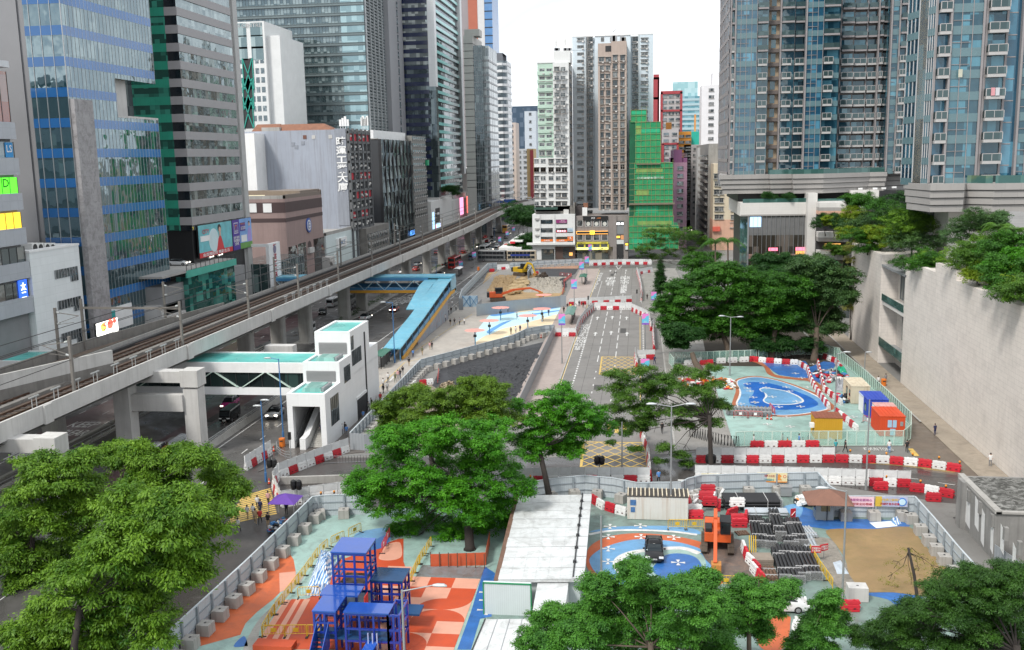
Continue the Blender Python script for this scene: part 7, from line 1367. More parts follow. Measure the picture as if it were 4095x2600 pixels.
def hoard(pts,h,lb_,every=2.6,plain=False,blocks=None,side=1,bdesc='',start=0):
 global blkp,nb
 P=[Vector(p[:2])for p in pts];t=th('hoarding',lb_,'hoarding',(P[0].x,P[0].y,0))
 pq('panel',t,HGR if plain else HOA,lambda b:[b.br_((P[i].x,P[i].y,h/2),(P[i+1].x,P[i+1].y,h/2),.06,h)for i in range(len(P)-1)])
 if not plain:
  pq('rail',t,HPO,lambda b:[b.br_((P[i].x,P[i].y,h*f),(P[i+1].x,P[i+1].y,h*f),.2,.1)for i in range(len(P)-1)for f in(.3,.66)]);pq('top_cap',t,HOA,lambda b:[b.br_((P[i].x,P[i].y,h),(P[i+1].x,P[i+1].y,h),.16,.08)for i in range(len(P)-1)])
 k=0
 for i in range(len(P)-1):
  v=P[i+1]-P[i];n=max(1,int(round(v.length/every)));nn=Vector((v.y,-v.x)).normalized()*side
  for q in range(n):
   p=P[i]+v*(q+.5)/n
   if not plain:pq('post',t,HPO,lambda b:(b.ob((p.x+nn.x*.15,p.y+nn.y*.15,h/2),(.18,.14,h),math.atan2(v.y,v.x))))
   if blocks:
    c=p+nn*.75;lab='concrete counterweight block, %s along %s'%(OD[min(k,34)],bdesc)
    if blkp is None:
     b=MB();b.frust(-.58,-.58,0,.58,.58,.95,.03,.03);b.q(-.12,-.08,.95,.12,.08,.98,1);b.q(-.5,-.5,.0,.5,.5,.02);o=b.bd('concrete_block',[BLK,DK],bevel=.03);tag(o,lab,'concrete block','concrete counterweight blocks');blkp=o
    else:o=dup(blkp,lb_=lab)
    o.location=(c.x,c.y,.04);o.rotation_euler=(0,0,math.atan2(v.y,v.x)+random.uniform(-.08,.08));k+=1
 return t
H=2.35
hoard([G(13,1200,1610,H),G(13,1640,1210,H),G(13,2130,765,H),G(14,160,560,H),G(14,545,188,H)],H,'pale metal hoarding with concrete blocks along the orange and mint plaza, at the left',2.75,blocks=1,side=1,bdesc='the left plaza hoarding from the camera')
hoard([G(14,545,188,H),G(14,640,176,H),G(14,1000,165,H)],H,'pale metal hoarding closing the back of the mint plaza behind the round leaved tree',3,blocks=1,side=1,bdesc='back of the mint plaza')
fr=[(11,-60,1640),(11,170,1512),(11,320,1470),(11,530,1440),(11,740,1423),(11,985,1445),(11,1190,1485),(11,1580,1482),(11,1645,1448),(11,1760,1420),(11,2294,1405),(12,590,1395)]
hoard([G(*p,H)for p in fr],H,'curved grey hoarding carrying yellow banners along the front of the store yard',2.9,blocks=1,side=1,bdesc='curved yard hoarding from the left')
hoard([G(12,590,1395,H),G(12,695,1515,H),G(16,840,178,H)],H,'short pale hoarding stepping back beside the brown kerb corner',2.6)
hoard([G(16,700,182,H),G(16,1440,186,H)],H,'pale hoarding with pink and blue safety banners behind the brown parasol',2.7,blocks=1,side=1,bdesc='the hoarding with the pink banner')
hoard([G(16,1440,186,H),G(16,1610,375,H),G(16,1815,620,H),G(16,2050,880,H)],H,'pale hoarding running beside the puddled brown plot toward the dark tree',2.6,blocks=1,side=1,bdesc='the brown plot hoarding from its far end')
hoard([G(10,872,1050,H),G(10,1230,680,H),G(10,1430,470,H),G(10,1488,412,H)],H,'grey green hoarding with many posts along the busy footpath beside the lift tower',1.9,blocks=1,side=1,bdesc='the footpath hoarding from the camera')
hoard([G(10,1490,410,H),G(10,1800,330,H),G(10,2290,200,H),G(11,230,140,H),G(11,390,112,H),G(11,475,106,H)],H,'long pale hoarding behind the black sheeting and before the painted blue ground',2.6,blocks=1,side=1,bdesc='the hoarding behind the black sheeting')
hoard([G(11,475,104,H),G(11,160,760,H),G(11,105,850,H)],H,'plain grey hoarding beside the pinkish pavement and black sheeting',plain=True)
hoard([G(10,868,1052,H),G(10,1000,1062,H),G(10,1180,1050,H)],H,'plain grey hoarding end with a pale green notice, beside the round leaved tree',plain=True)
hoard([G(18,670,935,3),G(18,592,1022,3),G(18,900,985,3),G(18,1600,915,3),G(18,1880,893,3),G(18,1965,890,3)],3,'tall plain ribbed hoarding before the dug site, behind the pink parasols',plain=True)
hoard([G(18,320,930,3),G(18,388,930,3)],3,'short ribbed hoarding left of the pale blue gate',plain=True)
hoard([G(18,768,398,H),G(18,560,600,H),G(18,372,790,H),G(18,330,920,H)],H,'grey hoarding along the left side of the dug site',2.4)
hoard([G(18,768,398,H),G(18,905,384,H)],H,'short pale hoarding at the far left corner of the dug site',2.6)
hoard([G(18,1105,388,H),G(18,1225,382,H),G(18,1470,362,H),G(18,2210,322,H)],H,'long pale hoarding along the far side of the dug site',2.7,blocks=1,side=1,bdesc='far side of the dug site')
o=hoard([G(18,1375,520,H),G(18,1470,382,H)],H,'mint green fence panel inside the dug site',4)
t=th('gate','pale blue double gate with diagonal braces at the dug site','gate',(-44,247,0));p,q=G(18,388,1062),G(18,612,1060)
pq('leaf',t,[M('m269',(.42,.55,.65),.5,.06,.4),BLS],lambda b:(b.br_((*p[:2],1.5),(*q[:2],1.5),.06,2.9,0),[b.br_((p[0]+(q[0]-p[0])*a,p[1]-.1,.1),(p[0]+(q[0]-p[0])*c,p[1]-.1,2.9),.14,.1,1)for a,c in((0,.5),(.5,0),(.5,1),(1,.5),(.5,.5),(0,0),(1,1))]))
def bnr(n,x0,x1,y0,y1,Y,base,lines,lb_,marks=None):
 p,q=D(n,x0,y1,Y),D(n,x1,y0,Y);t=th('banner',lb_,'banner',(p[0],Y,p[2]));pq('cloth',t,base,lambda b:b.q(p[0],Y-.02,p[2],q[0],Y+.03,q[2],0)if not marks else marks(b,p,q,Y))
 for(tx,fx,fz,w,h,m)in lines:ltg(tx,(p[0]+(q[0]-p[0])*fx,Y-.03,p[2]+(q[2]-p[2])*fz),(q[0]-p[0])*w,(q[2]-p[2])*h,m,t,depth=.03)
 return t
CRD=M('m97');NVL=M('m270',(.05,.06,.25));TLL=M('m271',(.02,.3,.3));YB=G(11,1900,1405,H)[1]-.22
BNY=[M('m272',(.72,.64,.38),.6,.05),M('m273',(.7,.25,.04)),M('m274',(.6,.05,.05)),WH_,BK_,M('m275',(.05,.1,.35))]
def mk1(b,p,q,Y):
 b.q(p[0],Y-.02,p[2],q[0],Y+.03,q[2],0);b.q(p[0],Y-.03,p[2],p[0]+1.6,Y,p[2]+.12,5);x=q[0]-.75;z=(p[2]+q[2])/2
 b.tu([(x,Y-.02,z),(x,Y-.05,z)],.42,18,2);b.tu([(x,Y-.05,z),(x,Y-.06,z)],.34,18,3);b.br_((x-.2,Y-.065,z-.06),(x+.2,Y-.065,z+.1),.1,.02,4);b.br_((x-.25,Y-.07,z+.25),(x+.25,Y-.07,z-.25),.07,.03,2)
bnr(11,1758,2018,1412,1484,YB,BNY,[('地盤積水勤清理',.4,.68,.52,.26,NVL),('杜絕蚊患責任在你',.4,.27,.54,.26,M('m276',(.35,.04,.25)))],'cream banner with a crossed out mosquito ring on the curved hoarding',mk1)
YB2=G(12,200,1400,H)[1]-.22
def mk2(b,p,q,Y):
 b.q(p[0],Y-.02,p[2],q[0],Y+.03,q[2],0);b.q(p[0],Y-.03,p[2],q[0],Y,p[2]+.13,1);x=q[0]-.9;z=(p[2]+q[2])/2;b.add([(x-.35,Y-.04,z-.3),(x+.35,Y-.04,z-.3),(x+.1,Y-.04,z),(x+.3,Y-.04,z+.2),(x,Y-.04,z+.45),(x-.3,Y-.04,z+.15)],[(0,1,2,3,4,5)],1);b.tu([(q[0]-.28,Y-.03,q[2]-.4),(q[0]-.28,Y-.04,q[2]-.4)],.18,14,2);b.tu([(q[0]-.28,Y-.04,q[2]-.4),(q[0]-.28,Y-.05,q[2]-.4)],.12,14,0)
bnr(12,60,325,1403,1480,YB2,BNY,[('為友同阿上比去',.33,.68,.5,.25,CRD),('平平安安回家去',.33,.28,.48,.25,TLL)],'cream banner with an orange figure on the curved hoarding, right of the mosquito banner',mk2)
YB3=G(16,900,182,H)[1]-.22
bnr(16,845,1085,193,272,YB3,[M('m277',(.75,.52,.58),.6,.05)],[('職業安全要用心',.5,.7,.85,.26,M('m276')),('一起安全好榜樣',.5,.28,.85,.26,CRD)],'pale pink safety banner on the hoarding behind the brown parasol')
def mk4(b,p,q,Y):b.q(p[0],Y-.02,p[2],p[0]+(q[0]-p[0])*.2,Y+.03,q[2],0);b.q(p[0]+(q[0]-p[0])*.2,Y-.02,p[2],q[0],Y+.03,q[2],1);x=q[0]-.55;z=(p[2]+q[2])/2;b.tu([(x,Y-.02,z),(x,Y-.05,z)],.45,18,2);b.tu([(x,Y-.05,z),(x,Y-.06,z)],.34,18,3)
bnr(16,1092,1378,193,272,YB3,[M('m278',(.6,.42,.05)),M('m279',(.42,.45,.6),.6,.2,.6),M('m280',(.05,.2,.6)),M('m281',(.5,.68,.78))],[('安全施工做得好',.45,.7,.6,.26,M('m282',(.7,.45,.05))),('持續改善多收穫',.45,.28,.6,.26,CRD)],'multicoloured safety banner with a blue ring, right of the pale pink banner',mk4)
MFR=M('m158');MSH=MT('m283',(.35,.6,.52),.28)
mf=th('mesh_panel','mint framed mesh fence panel','fence',(0,0,0),0,'mint mesh panels round the pond plaza')
b=MB();[b.br_((x,0,.05),(x,0,2.05),.08,.08)for x in(-1.12,0,1.12)];[b.br_((-1.15,0,z),(1.15,0,z),.07,.07)for z in(.12,2.05)];b.bd('frame',MFR,mf,W_=0)
b=MB();b.q(-1.1,-.008,.14,1.1,.008,2.02);b.bd('mesh_sheet',MSH,mf,W_=0)
def mr_(pts,desc,step=2.35,s0=[0]):
 P=[Vector(p[:2])for p in pts];seg=[(P[i+1]-P[i]).length for i in range(len(P)-1)];tot=sum(seg);n=round(tot/step)
 for i in range(n):
  d=tot*(i+.5)/n;j=0
  while d>seg[j]and j<len(seg)-1:d-=seg[j];j+=1
  v=(P[j+1]-P[j]).normalized();p=P[j]+v*d;lb='mint framed mesh fence panel, %s along %s'%(OD[min(i,34)],desc)
  o=mf if s0[0]==0 else dup(mf);s0[0]=1;o['label']=L16(lb);o.location=(p.x,p.y,.03);o.rotation_euler=(0,0,math.atan2(v.y,v.x));o.scale=(tot/n/2.3,1,1)
mr_([g(17,935,490),g(17,862,395)],'the left return of the pond plaza')
mr_([g(17,865,398),g(17,1400,385),g(17,2290,352),g(12,390,372),g(12,600,370)],'back of the pond plaza from the left')
mr_([g(12,600,372),g(12,745,400),g(12,860,490),g(12,1000,610),g(12,1200,800),g(12,1400,1000),g(12,1402,1110)],'the lane side of the pond plaza from its far end')
mr_([g(12,1400,1110),g(12,1335,1166)],'the chamfer by the red cabin')
mr_([g(12,1335,1167),g(12,600,1170),g(12,0,1172),g(11,2055,1178)],'front of the pond plaza from the right')
t=th('folding_gate','black folding lattice gate curving at the pond plaza entrance','gate',G(11,1660,1090));gpts=sp_([g(11,1650,1090),g(11,1760,1120),g(11,1900,1160),g(11,2050,1180)],6,False)
for k in range(len(gpts)):pq('stile',t,BK_,lambda b:(b.tu([(*gpts[k],.05),(gpts[k][0]+.15,gpts[k][1],1.5),(gpts[k][0]+.45,gpts[k][1],1.55),(gpts[k][0]+.55,gpts[k][1],.05)],.045,6)))
def cbn(name,lb_,n,xl,xr,yb,depth,h,col,cat='cabin',roofc=None,rib=True,yaw=0):
 a,c=G(n,xl,yb),G(n,xr,yb);w=c[0]-a[0];t=th(name,lb_,cat,((a[0]+c[0])/2,a[1],.03),yaw)
 b=MB();b.q(-w/2,0,.05,w/2,depth,h);
 if rib:
  for k in range(int(w/.3)):b.q(-w/2+.15+.3*k,-.03,.2,-w/2+.25+.3*k,0,h-.1)
  for k in range(int(depth/.3)):b.q(-w/2-.03,.15+.3*k,.2,-w/2,.25+.3*k,h-.1)
 b.bd('body',col,t,W_=0)
 b=MB();b.q(-w/2-.06,-.06,h,w/2+.06,depth+.06,h+.08);[b.q(-w/2+.5*k,0,h+.08,-w/2+.5*k+.12,depth,h+.12)for k in range(1,int(w/.5))];b.bd('roof',roofc or col,t,W_=0)
 return t,w
RUST=M('m284',(.24,.08,.045),.75,.25,.8)
t,w=cbn('site_hut','mustard yellow site hut with rusty roof and a white air conditioner','' or 12,562,800,1108,3.2,2.9,M('m285',(.55,.30,.02),.5,.08,.5,streak=.15,dirt=(.35,.2,.03)),'hut',RUST);b=MB();b.q(-w/2-.6,.3,1.5,-w/2,.95,2.1);b.bd('air_conditioner',WH_,t,W_=0)
IV=M('m286',(.62,.55,.42),.6,.1,.5,streak=.5,dirt=(.3,.17,.08))
t,w=cbn('site_container','rust stained ivory cabin, farthest of the cabins by the mesh fence',12,880,1040,800,6.1,2.7,IV,'container',IV);b=MB();b.q(-w/2-.05,.6,1,-w/2,1.5,2);b.q(-w/2-.05,2.6,.1,-w/2,3.5,2.1);b.bd('window',MG('m181'),t,W_=0)
NB=M('m287',(.03,.07,.42),.45,.08,.5,dirt=(.1,.15,.5),dirtamt=.3)
t,w=cbn('site_container','white and blue striped cabin between the ivory and royal blue cabins',12,978,1150,888,2.6,2.6,WH_,'container',M('m288',(.45,.52,.68),.5,.1))
t,w=cbn('site_container','royal blue cabin with a dusty flat roof, third of the row by the fence',12,1020,1200,925,5.2,2.7,NB,'container',NB);b=MB();b.q(-w/2-.06,.5,.9,-w/2,1.6,2);b.bd('window',MG('m181'),t,W_=0)
t,w=cbn('site_container','white and red striped cabin between the royal blue and vermilion cabins',12,1095,1270,985,2.4,2.6,WH_,'container',M('m289',(.62,.35,.33),.5,.2,1.5))
VR=M('m290',(.60,.07,.02),.45,.08,.5)
t,w=cbn('site_container','vermilion cabin with posted notices, nearest of the cabins by the mesh fence',12,1130,1345,1085,5.2,2.75,VR,'container',VR);b=MB();b.q(-w*.2,-.07,1.3,-.1,-.03,2.3);b.q(.0,-.07,1.3,.5,-.03,2.3);b.q(-.3,-.07,.2,w*.12,-.03,1.1);b.bd('notice',M('m291',(.35,.5,.65)),t,W_=0);b=MB();b.q(w*.3,-.06,1.5,w*.42,-.02,2.1);b.bd('window',GY_,t,W_=0)
WC=M('m292',(.64,.63,.58),.6,.06,.5,streak=.5,dirt=(.35,.2,.1))
t,w=cbn('shipping_container','white rust streaked container with blue posters behind the crossing lamp post',15,1112,1640,390,2.45,2.55,WC,'container',M('m293',(.06,.055,.05),.9,.4,2));b=MB();[b.q(-w/2+.45*k,.05,2.63,-w/2+.45*k+.12,2.4,2.75)for k in range(int(w/.45)+1)];b.bd('roof_batten',IV,t,W_=0);b=MB();b.q(-w/2+.3,-.06,1.6,-w/2+.9,-.03,2.2);b.q(-w/2+.35,-.06,.85,-w/2+.8,-.03,1.4);b.bd('notice',M('m294',(.06,.16,.35),.5,.3,3),t,W_=0)
t=th('site_office','long flat white panelled shed roof with a lower white cabin, in the middle front','shed',(-10,88,0));SP=M('m295',(.62,.64,.64),.5,.06,.3,dirt=(.2,.19,.17),dirtamt=.5,wet=.3);hz=3.0
TLc,TRc,BRc,BLc=G(15,160,175,hz),G(15,800,170,hz),G(15,640,935,hz),G(15,-20,915,hz);BR2=G(15,735,910,hz)
def roof(b):
 n=9
 for j in range(n):
  u0,u1=j/n+.002,(j+1)/n-.002;L=lambda a,c,u:(a[0]+(c[0]-a[0])*u,a[1]+(c[1]-a[1])*u)
  for k in range(6):
   v0,v1=k/6*.86+.001,(k+1)/6*.86-.001
   q=[(lambda a,c,v:(a[0]+(c[0]-a[0])*v,a[1]+(c[1]-a[1])*v,hz+.02*((j*7+k*3)%3)*.3))(L(TLc,BLc,u),L(TRc,BR2,u),v)for u,v in((u0,v0),(u0,v1),(u1,v1),(u1,v0))];b.add(q,[(0,3,2,1)])
  q=[(lambda a,c,v:(a[0]+(c[0]-a[0])*v,a[1]+(c[1]-a[1])*v,hz+.05))(L(TLc,BLc,u),L(TRc,BR2,u),v)for u,v in((u0,.868),(u0,1),(u1,1),(u1,.868))];b.add(q,[(0,3,2,1)])
 b.pm([TLc[:2],TRc[:2],BR2[:2],BLc[:2]],hz-.25,hz-.02)
pq('roof',t,SP,roof)
pq('wall',t,M('m296',(.5,.55,.55),.6,.06,.4,tile=(1,60,.2)),lambda b:b.pm([(TLc[0]+.4,TLc[1]-.4),(TRc[0]-.4,TRc[1]-.4),(BR2[0]-.4,BR2[1]+.4),(BLc[0]+.4,BLc[1]+.4)],0,hz-.26))
pq('gutter',t,M('m297',(.16,.09,.06),.8,.3,1),lambda b:b.br_((TLc[0]-.15,TLc[1],hz-.05),(BLc[0]-.15,BLc[1],hz-.05),.4,.12));
pq('roof_pipe',t,DK,lambda b:b.tu([(TRc[0]-.95,TRc[1],hz+.14),(BR2[0]-.95,BR2[1]+.2,hz+.14)],.06,6));pq('seam_clip',t,DK,lambda b:[b.q(TRc[0]-1.1+(BR2[0]-TRc[0])*u,TRc[1]+(BR2[1]-TRc[1])*u,hz+.05,TRc[0]-.8+(BR2[0]-TRc[0])*u,TRc[1]+(BR2[1]-TRc[1])*u+.25,hz+.25)for u in(.12,.22,.32,.44,.56,.7,.85)])
yb_=BLc[1]-.05;a,c=D(15,-35,1200,yb_),D(15,235,1200,yb_)
pq('cabin_wall',t,[M('m298',(.58,.64,.64),.55,.05,.3,tile=(.18,60,.16)),M('m299',(.02,.25,.1))],lambda b:(b.q(a[0]-1.0,yb_-.3,0,c[0]+.4,yb_,hz-.1,0),[b.q(x-.05,yb_-.36,0,x+.05,yb_-.28,hz-.1,1)for x in(a[0]-1.0,c[0]+.4)],b.q(a[0]-1,yb_-.36,hz-.2,c[0]+.4,yb_-.3,hz-.08,1)))
lo=[G(15,330,925,hz-.35),G(15,600,915,hz-.35),G(15,560,1240,hz-.35),G(15,270,1260,hz-.35)]
pq('lower_roof',t,SP,lambda b:(b.pm([p[:2]for p in lo],hz-.6,hz-.35),b.pm([p[:2]for p in(lo[0],lo[1],lo[2],lo[3])],0,hz-.61)))
t=th('site_office','white flat cabin roof, nearest the camera left of the small leaved tree','shed',(-9,73,0));l2=[G(15,-130,1260,2.8),G(15,300,1255,2.8),G(15,240,1640,2.8),G(15,-290,1640,2.8)]
pq('roof',t,SP,lambda b:b.pm([p[:2]for p in l2],2.55,2.8));pq('wall',t,M('m296'),lambda b:b.pm([(p[0]*.97-.3,p[1])for p in l2],0,2.54));pq('roof_cable',t,DK,lambda b:b.tu([(*l2[0][:2],2.86),(*l2[3][:2],2.86)],.05,6));pq('seam',t,GY_,lambda b:[b.br_((*[l2[0][i]+(l2[1][i]-l2[0][i])*u for i in(0,1)],2.82),(*[l2[3][i]+(l2[2][i]-l2[3][i])*u for i in(0,1)],2.82),.05,.03)for u in(.25,.5,.75)])
t=th('ruined_building','roofless peeling grey concrete block with a mossy roof at the right edge','building',(40,100,0));RC=M('m300',(.25,.245,.235),.85,.15,.5,streak=.5,dirt=(.08,.08,.075));p0,p1,p2=G(16,1790,390),G(16,2165,745),G(16,1800,0,3.9)
x0,y1_=p0[0]+.2,p0[1]-1.5;hh=4.6
pq('wall',t,RC,lambda b:(b.pm([(x0,p1[1]),(x0,y1_+2),(x0+16,y1_+2),(x0+16,p1[1]),(x0+.3,p1[1])],0,hh),b.q(x0-.5,y1_-1,0,x0+.3,y1_+.5,hh+.3)))
pq('roof',t,M('m301',(.05,.05,.045),.9,.3,.7,dirt=(.4,.4,.38),dirtamt=.7),lambda b:b.q(x0+.3,p1[1]+.3,hh,x0+16,y1_+1.5,hh+.05));pq('parapet',t,CN,lambda b:(b.q(x0-.1,p1[1]-.2,hh,x0+.5,y1_+1.8,hh+.35),b.q(x0,p1[1]-.2,hh,x0+16,p1[1]+.3,hh+.2)))
pq('peeling_patch',t,M('m302',(.66,.66,.65),.7,.1,1),lambda b:[b.add([(x0-.03,y1_-a-w_*.5,z),(x0-.03,y1_-a+w_*.3,z+.3),(x0-.03,y1_-a+w_*.5,z+h_),(x0-.03,y1_-a-w_*.3,z+h_*.9)],[(0,1,2,3)])for a,w_,z,h_ in((1.5,2,.5,4),(4.2,1.5,1.2,3.2),(6,1.2,.3,3.6),(8.5,1,.6,3),(11,1.2,1.6,2.6),(14,1,.2,3.5),(16.5,.7,.4,2.4))])
pq('stub_pier',t,RC,lambda b:[b.q(x0-.25,y1_-2.2-3.3*k,hh-1.4,x0+.1,y1_-1.7-3.3*k,hh-.2)for k in range(6)])
hoard([(x0+.1,p1[1]-.1),(x0+2.6,p1[1]-12)],1.6,'plain pale grey hoarding below the ruined block',plain=True)
t=th('parasol','faded brown square parasol over a small grey guard booth','parasol',(*G(16,670,400)[:2],0));pz=zY(16,690,175,t.location.y);b=MB();b.add([(-2.3,-1.9,pz-.45),(2.3,-1.9,pz-.45),(2.3,1.9,pz-.35),(-2.3,1.9,pz-.35),(0,0,pz+.75),(-2.3,-1.9,pz-.5),(2.3,-1.9,pz-.5),(2.3,1.9,pz-.4),(-2.3,1.9,pz-.4)],[(0,1,4),(1,2,4),(2,3,4),(3,0,4),(8,7,6,5),(0,5,6,1),(1,6,7,2),(2,7,8,3),(3,8,5,0)]);b.bd('canopy',M('m303',(.2,.10,.07),.8,.15,1),t,W_=0);b=MB();b.tu([(0,0,0),(0,0,pz+.7)],.05,8);[b.br_((0,0,pz+.6),(x,y,pz-.42),.05)for x in(-2.2,2.2)for y in(-1.8,1.8)];b.bd('pole',DK,t,W_=0)
t=th('guard_booth','small grey guard booth under the brown parasol','booth',(*G(16,640,375)[:2],0));b=MB();b.q(-.9,-.7,0,.9,.9,2.1);b.bd('body',M('m304',(.35,.38,.37),.6,.1,.6),t,W_=0);b=MB();b.q(-.95,-.4,1.0,-.88,.5,1.8);b.q(-.4,-.75,1.0,.5,-.68,1.8);b.bd('window',MG('m181'),t,W_=0)
def sks(n,x,y,w,d,h,k,col,lb_,name='sack_pile',cat='pile',seed=0,s=.5):
 p=G(n,x,y);rg=np.random.default_rng(seed);b=MB()
 for i in range(k):
  u,v=rg.uniform(-1,1,2);z=h*max(0,1-(u*u+v*v)*.7)*rg.uniform(.2,1);b.ob((p[0]+u*w/2,p[1]+v*d/2,z*.6+.15),(s*rg.uniform(.6,1.6),s*rg.uniform(.5,1.2),s*rg.uniform(.3,.7)),rg.uniform(0,3),int(rg.integers(0,len(col))),rg.uniform(-.5,.5),rg.uniform(-.4,.4))
 o=b.bd(name,col);tag(o,lb_,cat);o['kind']='stuff';return o
WS=M('m305',(.66,.66,.64),.7,.1,2);OL=M('m306',(.75,.22,.03),.6,.2)
sks(16,500,250,2.2,2.6,1.8,40,[WS,WS,DK],'white stacked sheets and sacks left of the guard booth',seed=1);sks(12,720,570,5,8,1.6,110,[WS,M('m307',(.3,.31,.33),.5,.2,1),DK,M('m308',(.05,.18,.4)),BRED],'mixed rubbish heap of white, grey and red sacks between barrier lines',seed=2,s=.7)
sks(12,850,760,3,5,1,40,[DK,M('m308'),WS,BRED],'low clutter of bags beside the ivory cabin',seed=3);sks(17,1450,720,9,7,1.4,120,[WS,WS,BRED,OL,M('m309',(.25,.13,.06))],'white and orange clutter heap behind the layered tree',seed=4,s=.6)
def trp(n,pts,z,col,lb_,name='tarpaulin',amp=.5,seed=0,res=14):
 P=[Vector(G(n,*p)[:2])for p in pts];rg=np.random.default_rng(seed);b=MB();vs=[];fs=[]
 for j in range(res+1):
  for i in range(res+1):
   u,v=i/res,j/res;q=(P[0]*(1-u)+P[1]*u)*(1-v)+(P[3]*(1-u)+P[2]*u)*v;e=min(u,1-u,v,1-v)*4
   vs.append((q.x,q.y,.06+z*min(1,e)*(.6+.4*math.sin(u*7+seed)*math.cos(v*6))+amp*rg.uniform(-.4,.5)*min(1,e)))
 for j in range(res):
  for i in range(res):a=j*(res+1)+i;fs.append((a,a+1,a+res+2,a+res+1))
 b.add(vs,fs);o=b.bd(name,col,smooth=False);return tag(o,lb_,'tarpaulin')
STR,nt_,ou_=_nt('striped sheeting');tc_=nt_.nodes.new('ShaderNodeTexCoord');wv=nt_.nodes.new('ShaderNodeTexWave');wv.inputs['Scale'].default_value=1.1;wv.inputs['Distortion'].default_value=3;nt_.links.new(tc_.outputs['Object'],wv.inputs['Vector']);_pr(nt_,ou_,Base_Color=_ramp(nt_,wv.outputs[0],[(.4,(.66,.72,.78)),(.55,(.12,.26,.5))]),Roughness=.45)
trp(14,[(620,650),(760,690),(690,990),(500,990)],.9,STR,'crumpled blue and white striped sheeting behind the blue play frame',amp=.5,seed=1)
trp(14,[(560,1000),(690,960),(620,1060),(480,1060)],.6,STR,'smaller crumple of striped sheeting by the yellow barricade',amp=.4,seed=2)
trp(12,[(735,500),(830,490),(865,580),(760,570)],1.2,M('m310',(.02,.38,.22),.5,.2,1),'crumpled emerald green tarpaulin on the rubbish heap',amp=.5,seed=3);trp(12,[(740,575),(850,600),(850,700),(745,680)],1.0,M('m311',(.3,.31,.33),.4,.25,1),'crumpled grey sheeting beside the ivory cabin',amp=.5,seed=4)
trp(16,[(1040,420),(1230,405),(1290,450),(1100,468)],.15,M('m312',(.68,.72,.73),.5,.06),'flat white sheet lying on blue ground before the concrete blocks',amp=.1,seed=5);trp(16,[(1230,390),(1290,375),(1320,430),(1250,450)],.4,STR,'striped sheeting scrap beside the flat white sheet',amp=.3,seed=6)
trp(12,[(680,1130),(770,1090),(780,1030),(720,1040)],.9,M('m313',(.5,.52,.54),.4,.15,1),'clear grey sheeting draped before the mustard hut',amp=.4,seed=8)
trp(16,[(722,768),(790,750),(862,868),(760,870)],.1,M('m314',(.55,.62,.68),.4,.05,metal=.4),'curled pale sheet metal beside the lamp post and brown plot',name='metal_sheet',amp=.04,seed=9)
def mnd(name,lb_,pts,h,mat,seed,rock=.35,res=26,n_=18):
 P=[Vector(G(n_,*p)[:2])for p in pts];rg=np.random.default_rng(seed);b=MB();vs=[];fs=[]
 for j in range(res+1):
  for i in range(res+1):
   u,v=i/res,j/res;q=(P[0]*(1-u)+P[1]*u)*(1-v)+(P[3]*(1-u)+P[2]*u)*v;e=min(1,min(u,1-u)*5)*min(1,min(v,1-v)*5);vs.append((q.x+rg.uniform(-.3,.3),q.y+rg.uniform(-.6,.6),.04+h*e*(.55+.45*math.sin(u*4+seed)*math.cos(v*5))+rock*rg.uniform(-.5,.8)*e))
 for j in range(res):
  for i in range(res):a=j*(res+1)+i;fs.append((a,a+1,a+res+2,a+res+1))
 b.add(vs,fs);o=b.bd(name,mat);tag(o,lb_,'heap',kind='stuff')
GRV=M('m315',(.34,.31,.26),.9,.35,2.5,bump=.6)
mnd('rubble','grey broken rubble field in the dug site',[(1380,620),(1960,600),(1900,860),(1300,840)],1.0,GRV,1,.8);mnd('soil_heap','dark soil heap before the grey rubble',[(1460,640),(1660,560),(1700,610),(1500,690)],1.6,M('m316',(.07,.05,.035),.95,.3,1),2);mnd('soil_heap','ochre soil ridges in the dug site',[(880,560),(1240,560),(1130,880),(700,900)],.5,M('m40'),3,.35);mnd('rubble','pale gravel mound by the black sheeting',[(1690,630),(1800,650),(1790,720),(1620,700)],1.2,M('m317',(.36,.29,.2),.9,.35,3),5,.4,n_=10)
mnd('soil_heap','grey tarred spoil under the red barricades in the dug site',[(1820,690),(1930,600),(1980,760),(1800,780)],.6,M('m41'),6)
BOU=M('m318',(.42,.31,.17),.85,.2,1.5);rg=np.random.default_rng(8)
bp=None
for i,(x,y)in enumerate(((1245,690),(1300,690),(1250,750),(1330,740),(1370,710),(1200,720),(1165,800),(1230,815),(1150,850),(1190,860),(1290,795),(1120,880))):
 s=rg.uniform(1.0,1.9);b=MB()
 ring=lambda r,z:[(r*math.cos(a*.9)*rg.uniform(.8,1.2),r*math.sin(a*.9)*rg.uniform(.8,1.2),z)for a in range(7)]
 if i<3:b.lf_([ring(.7,0),ring(1,.4),ring(.8,.9),ring(.3,1.15)]);o=b.bd('boulder',BOU);tag(o,'',"boulder",'tan boulders in the dug site');bp=bp or[];bp.append(o)
 else:o=dup(bp[i%3])
 p=G(18,x,y);o.location=(p[0],p[1],.2);o.scale=(s,s,s*.8);o.rotation_euler=(0,0,i*1.3);o['label']='tan boulder in the dug site heap, %s from its top'%OD[i]
mnd('black_sheeting','wrinkled black sheeting spread over the excavation beside the pinkish pavement',[(1700,480),(2630,270),(2310,870),(1800,800)],.35,M('m319',(.016,.016,.019),.6,.5,.5,dirt=(.06,.06,.065),dirtamt=.4,bump=.8),9,.22,44,10)
TYRE=M('m320',(.015,.015,.015),.8);RIM=M('m321',(.35,.35,.36),.3,.05,metal=.8);HLT=M('m322',(.75,.76,.75),.15,.03,spec=.8);TLT=M('m323',(.35,.01,.01),.2,.03);TRIM=M('m324',(.015,.015,.016),.5);PLT=M('m325',(.7,.7,.66),.5)
HON=ME('m326',(1,.9,.75),2.5)
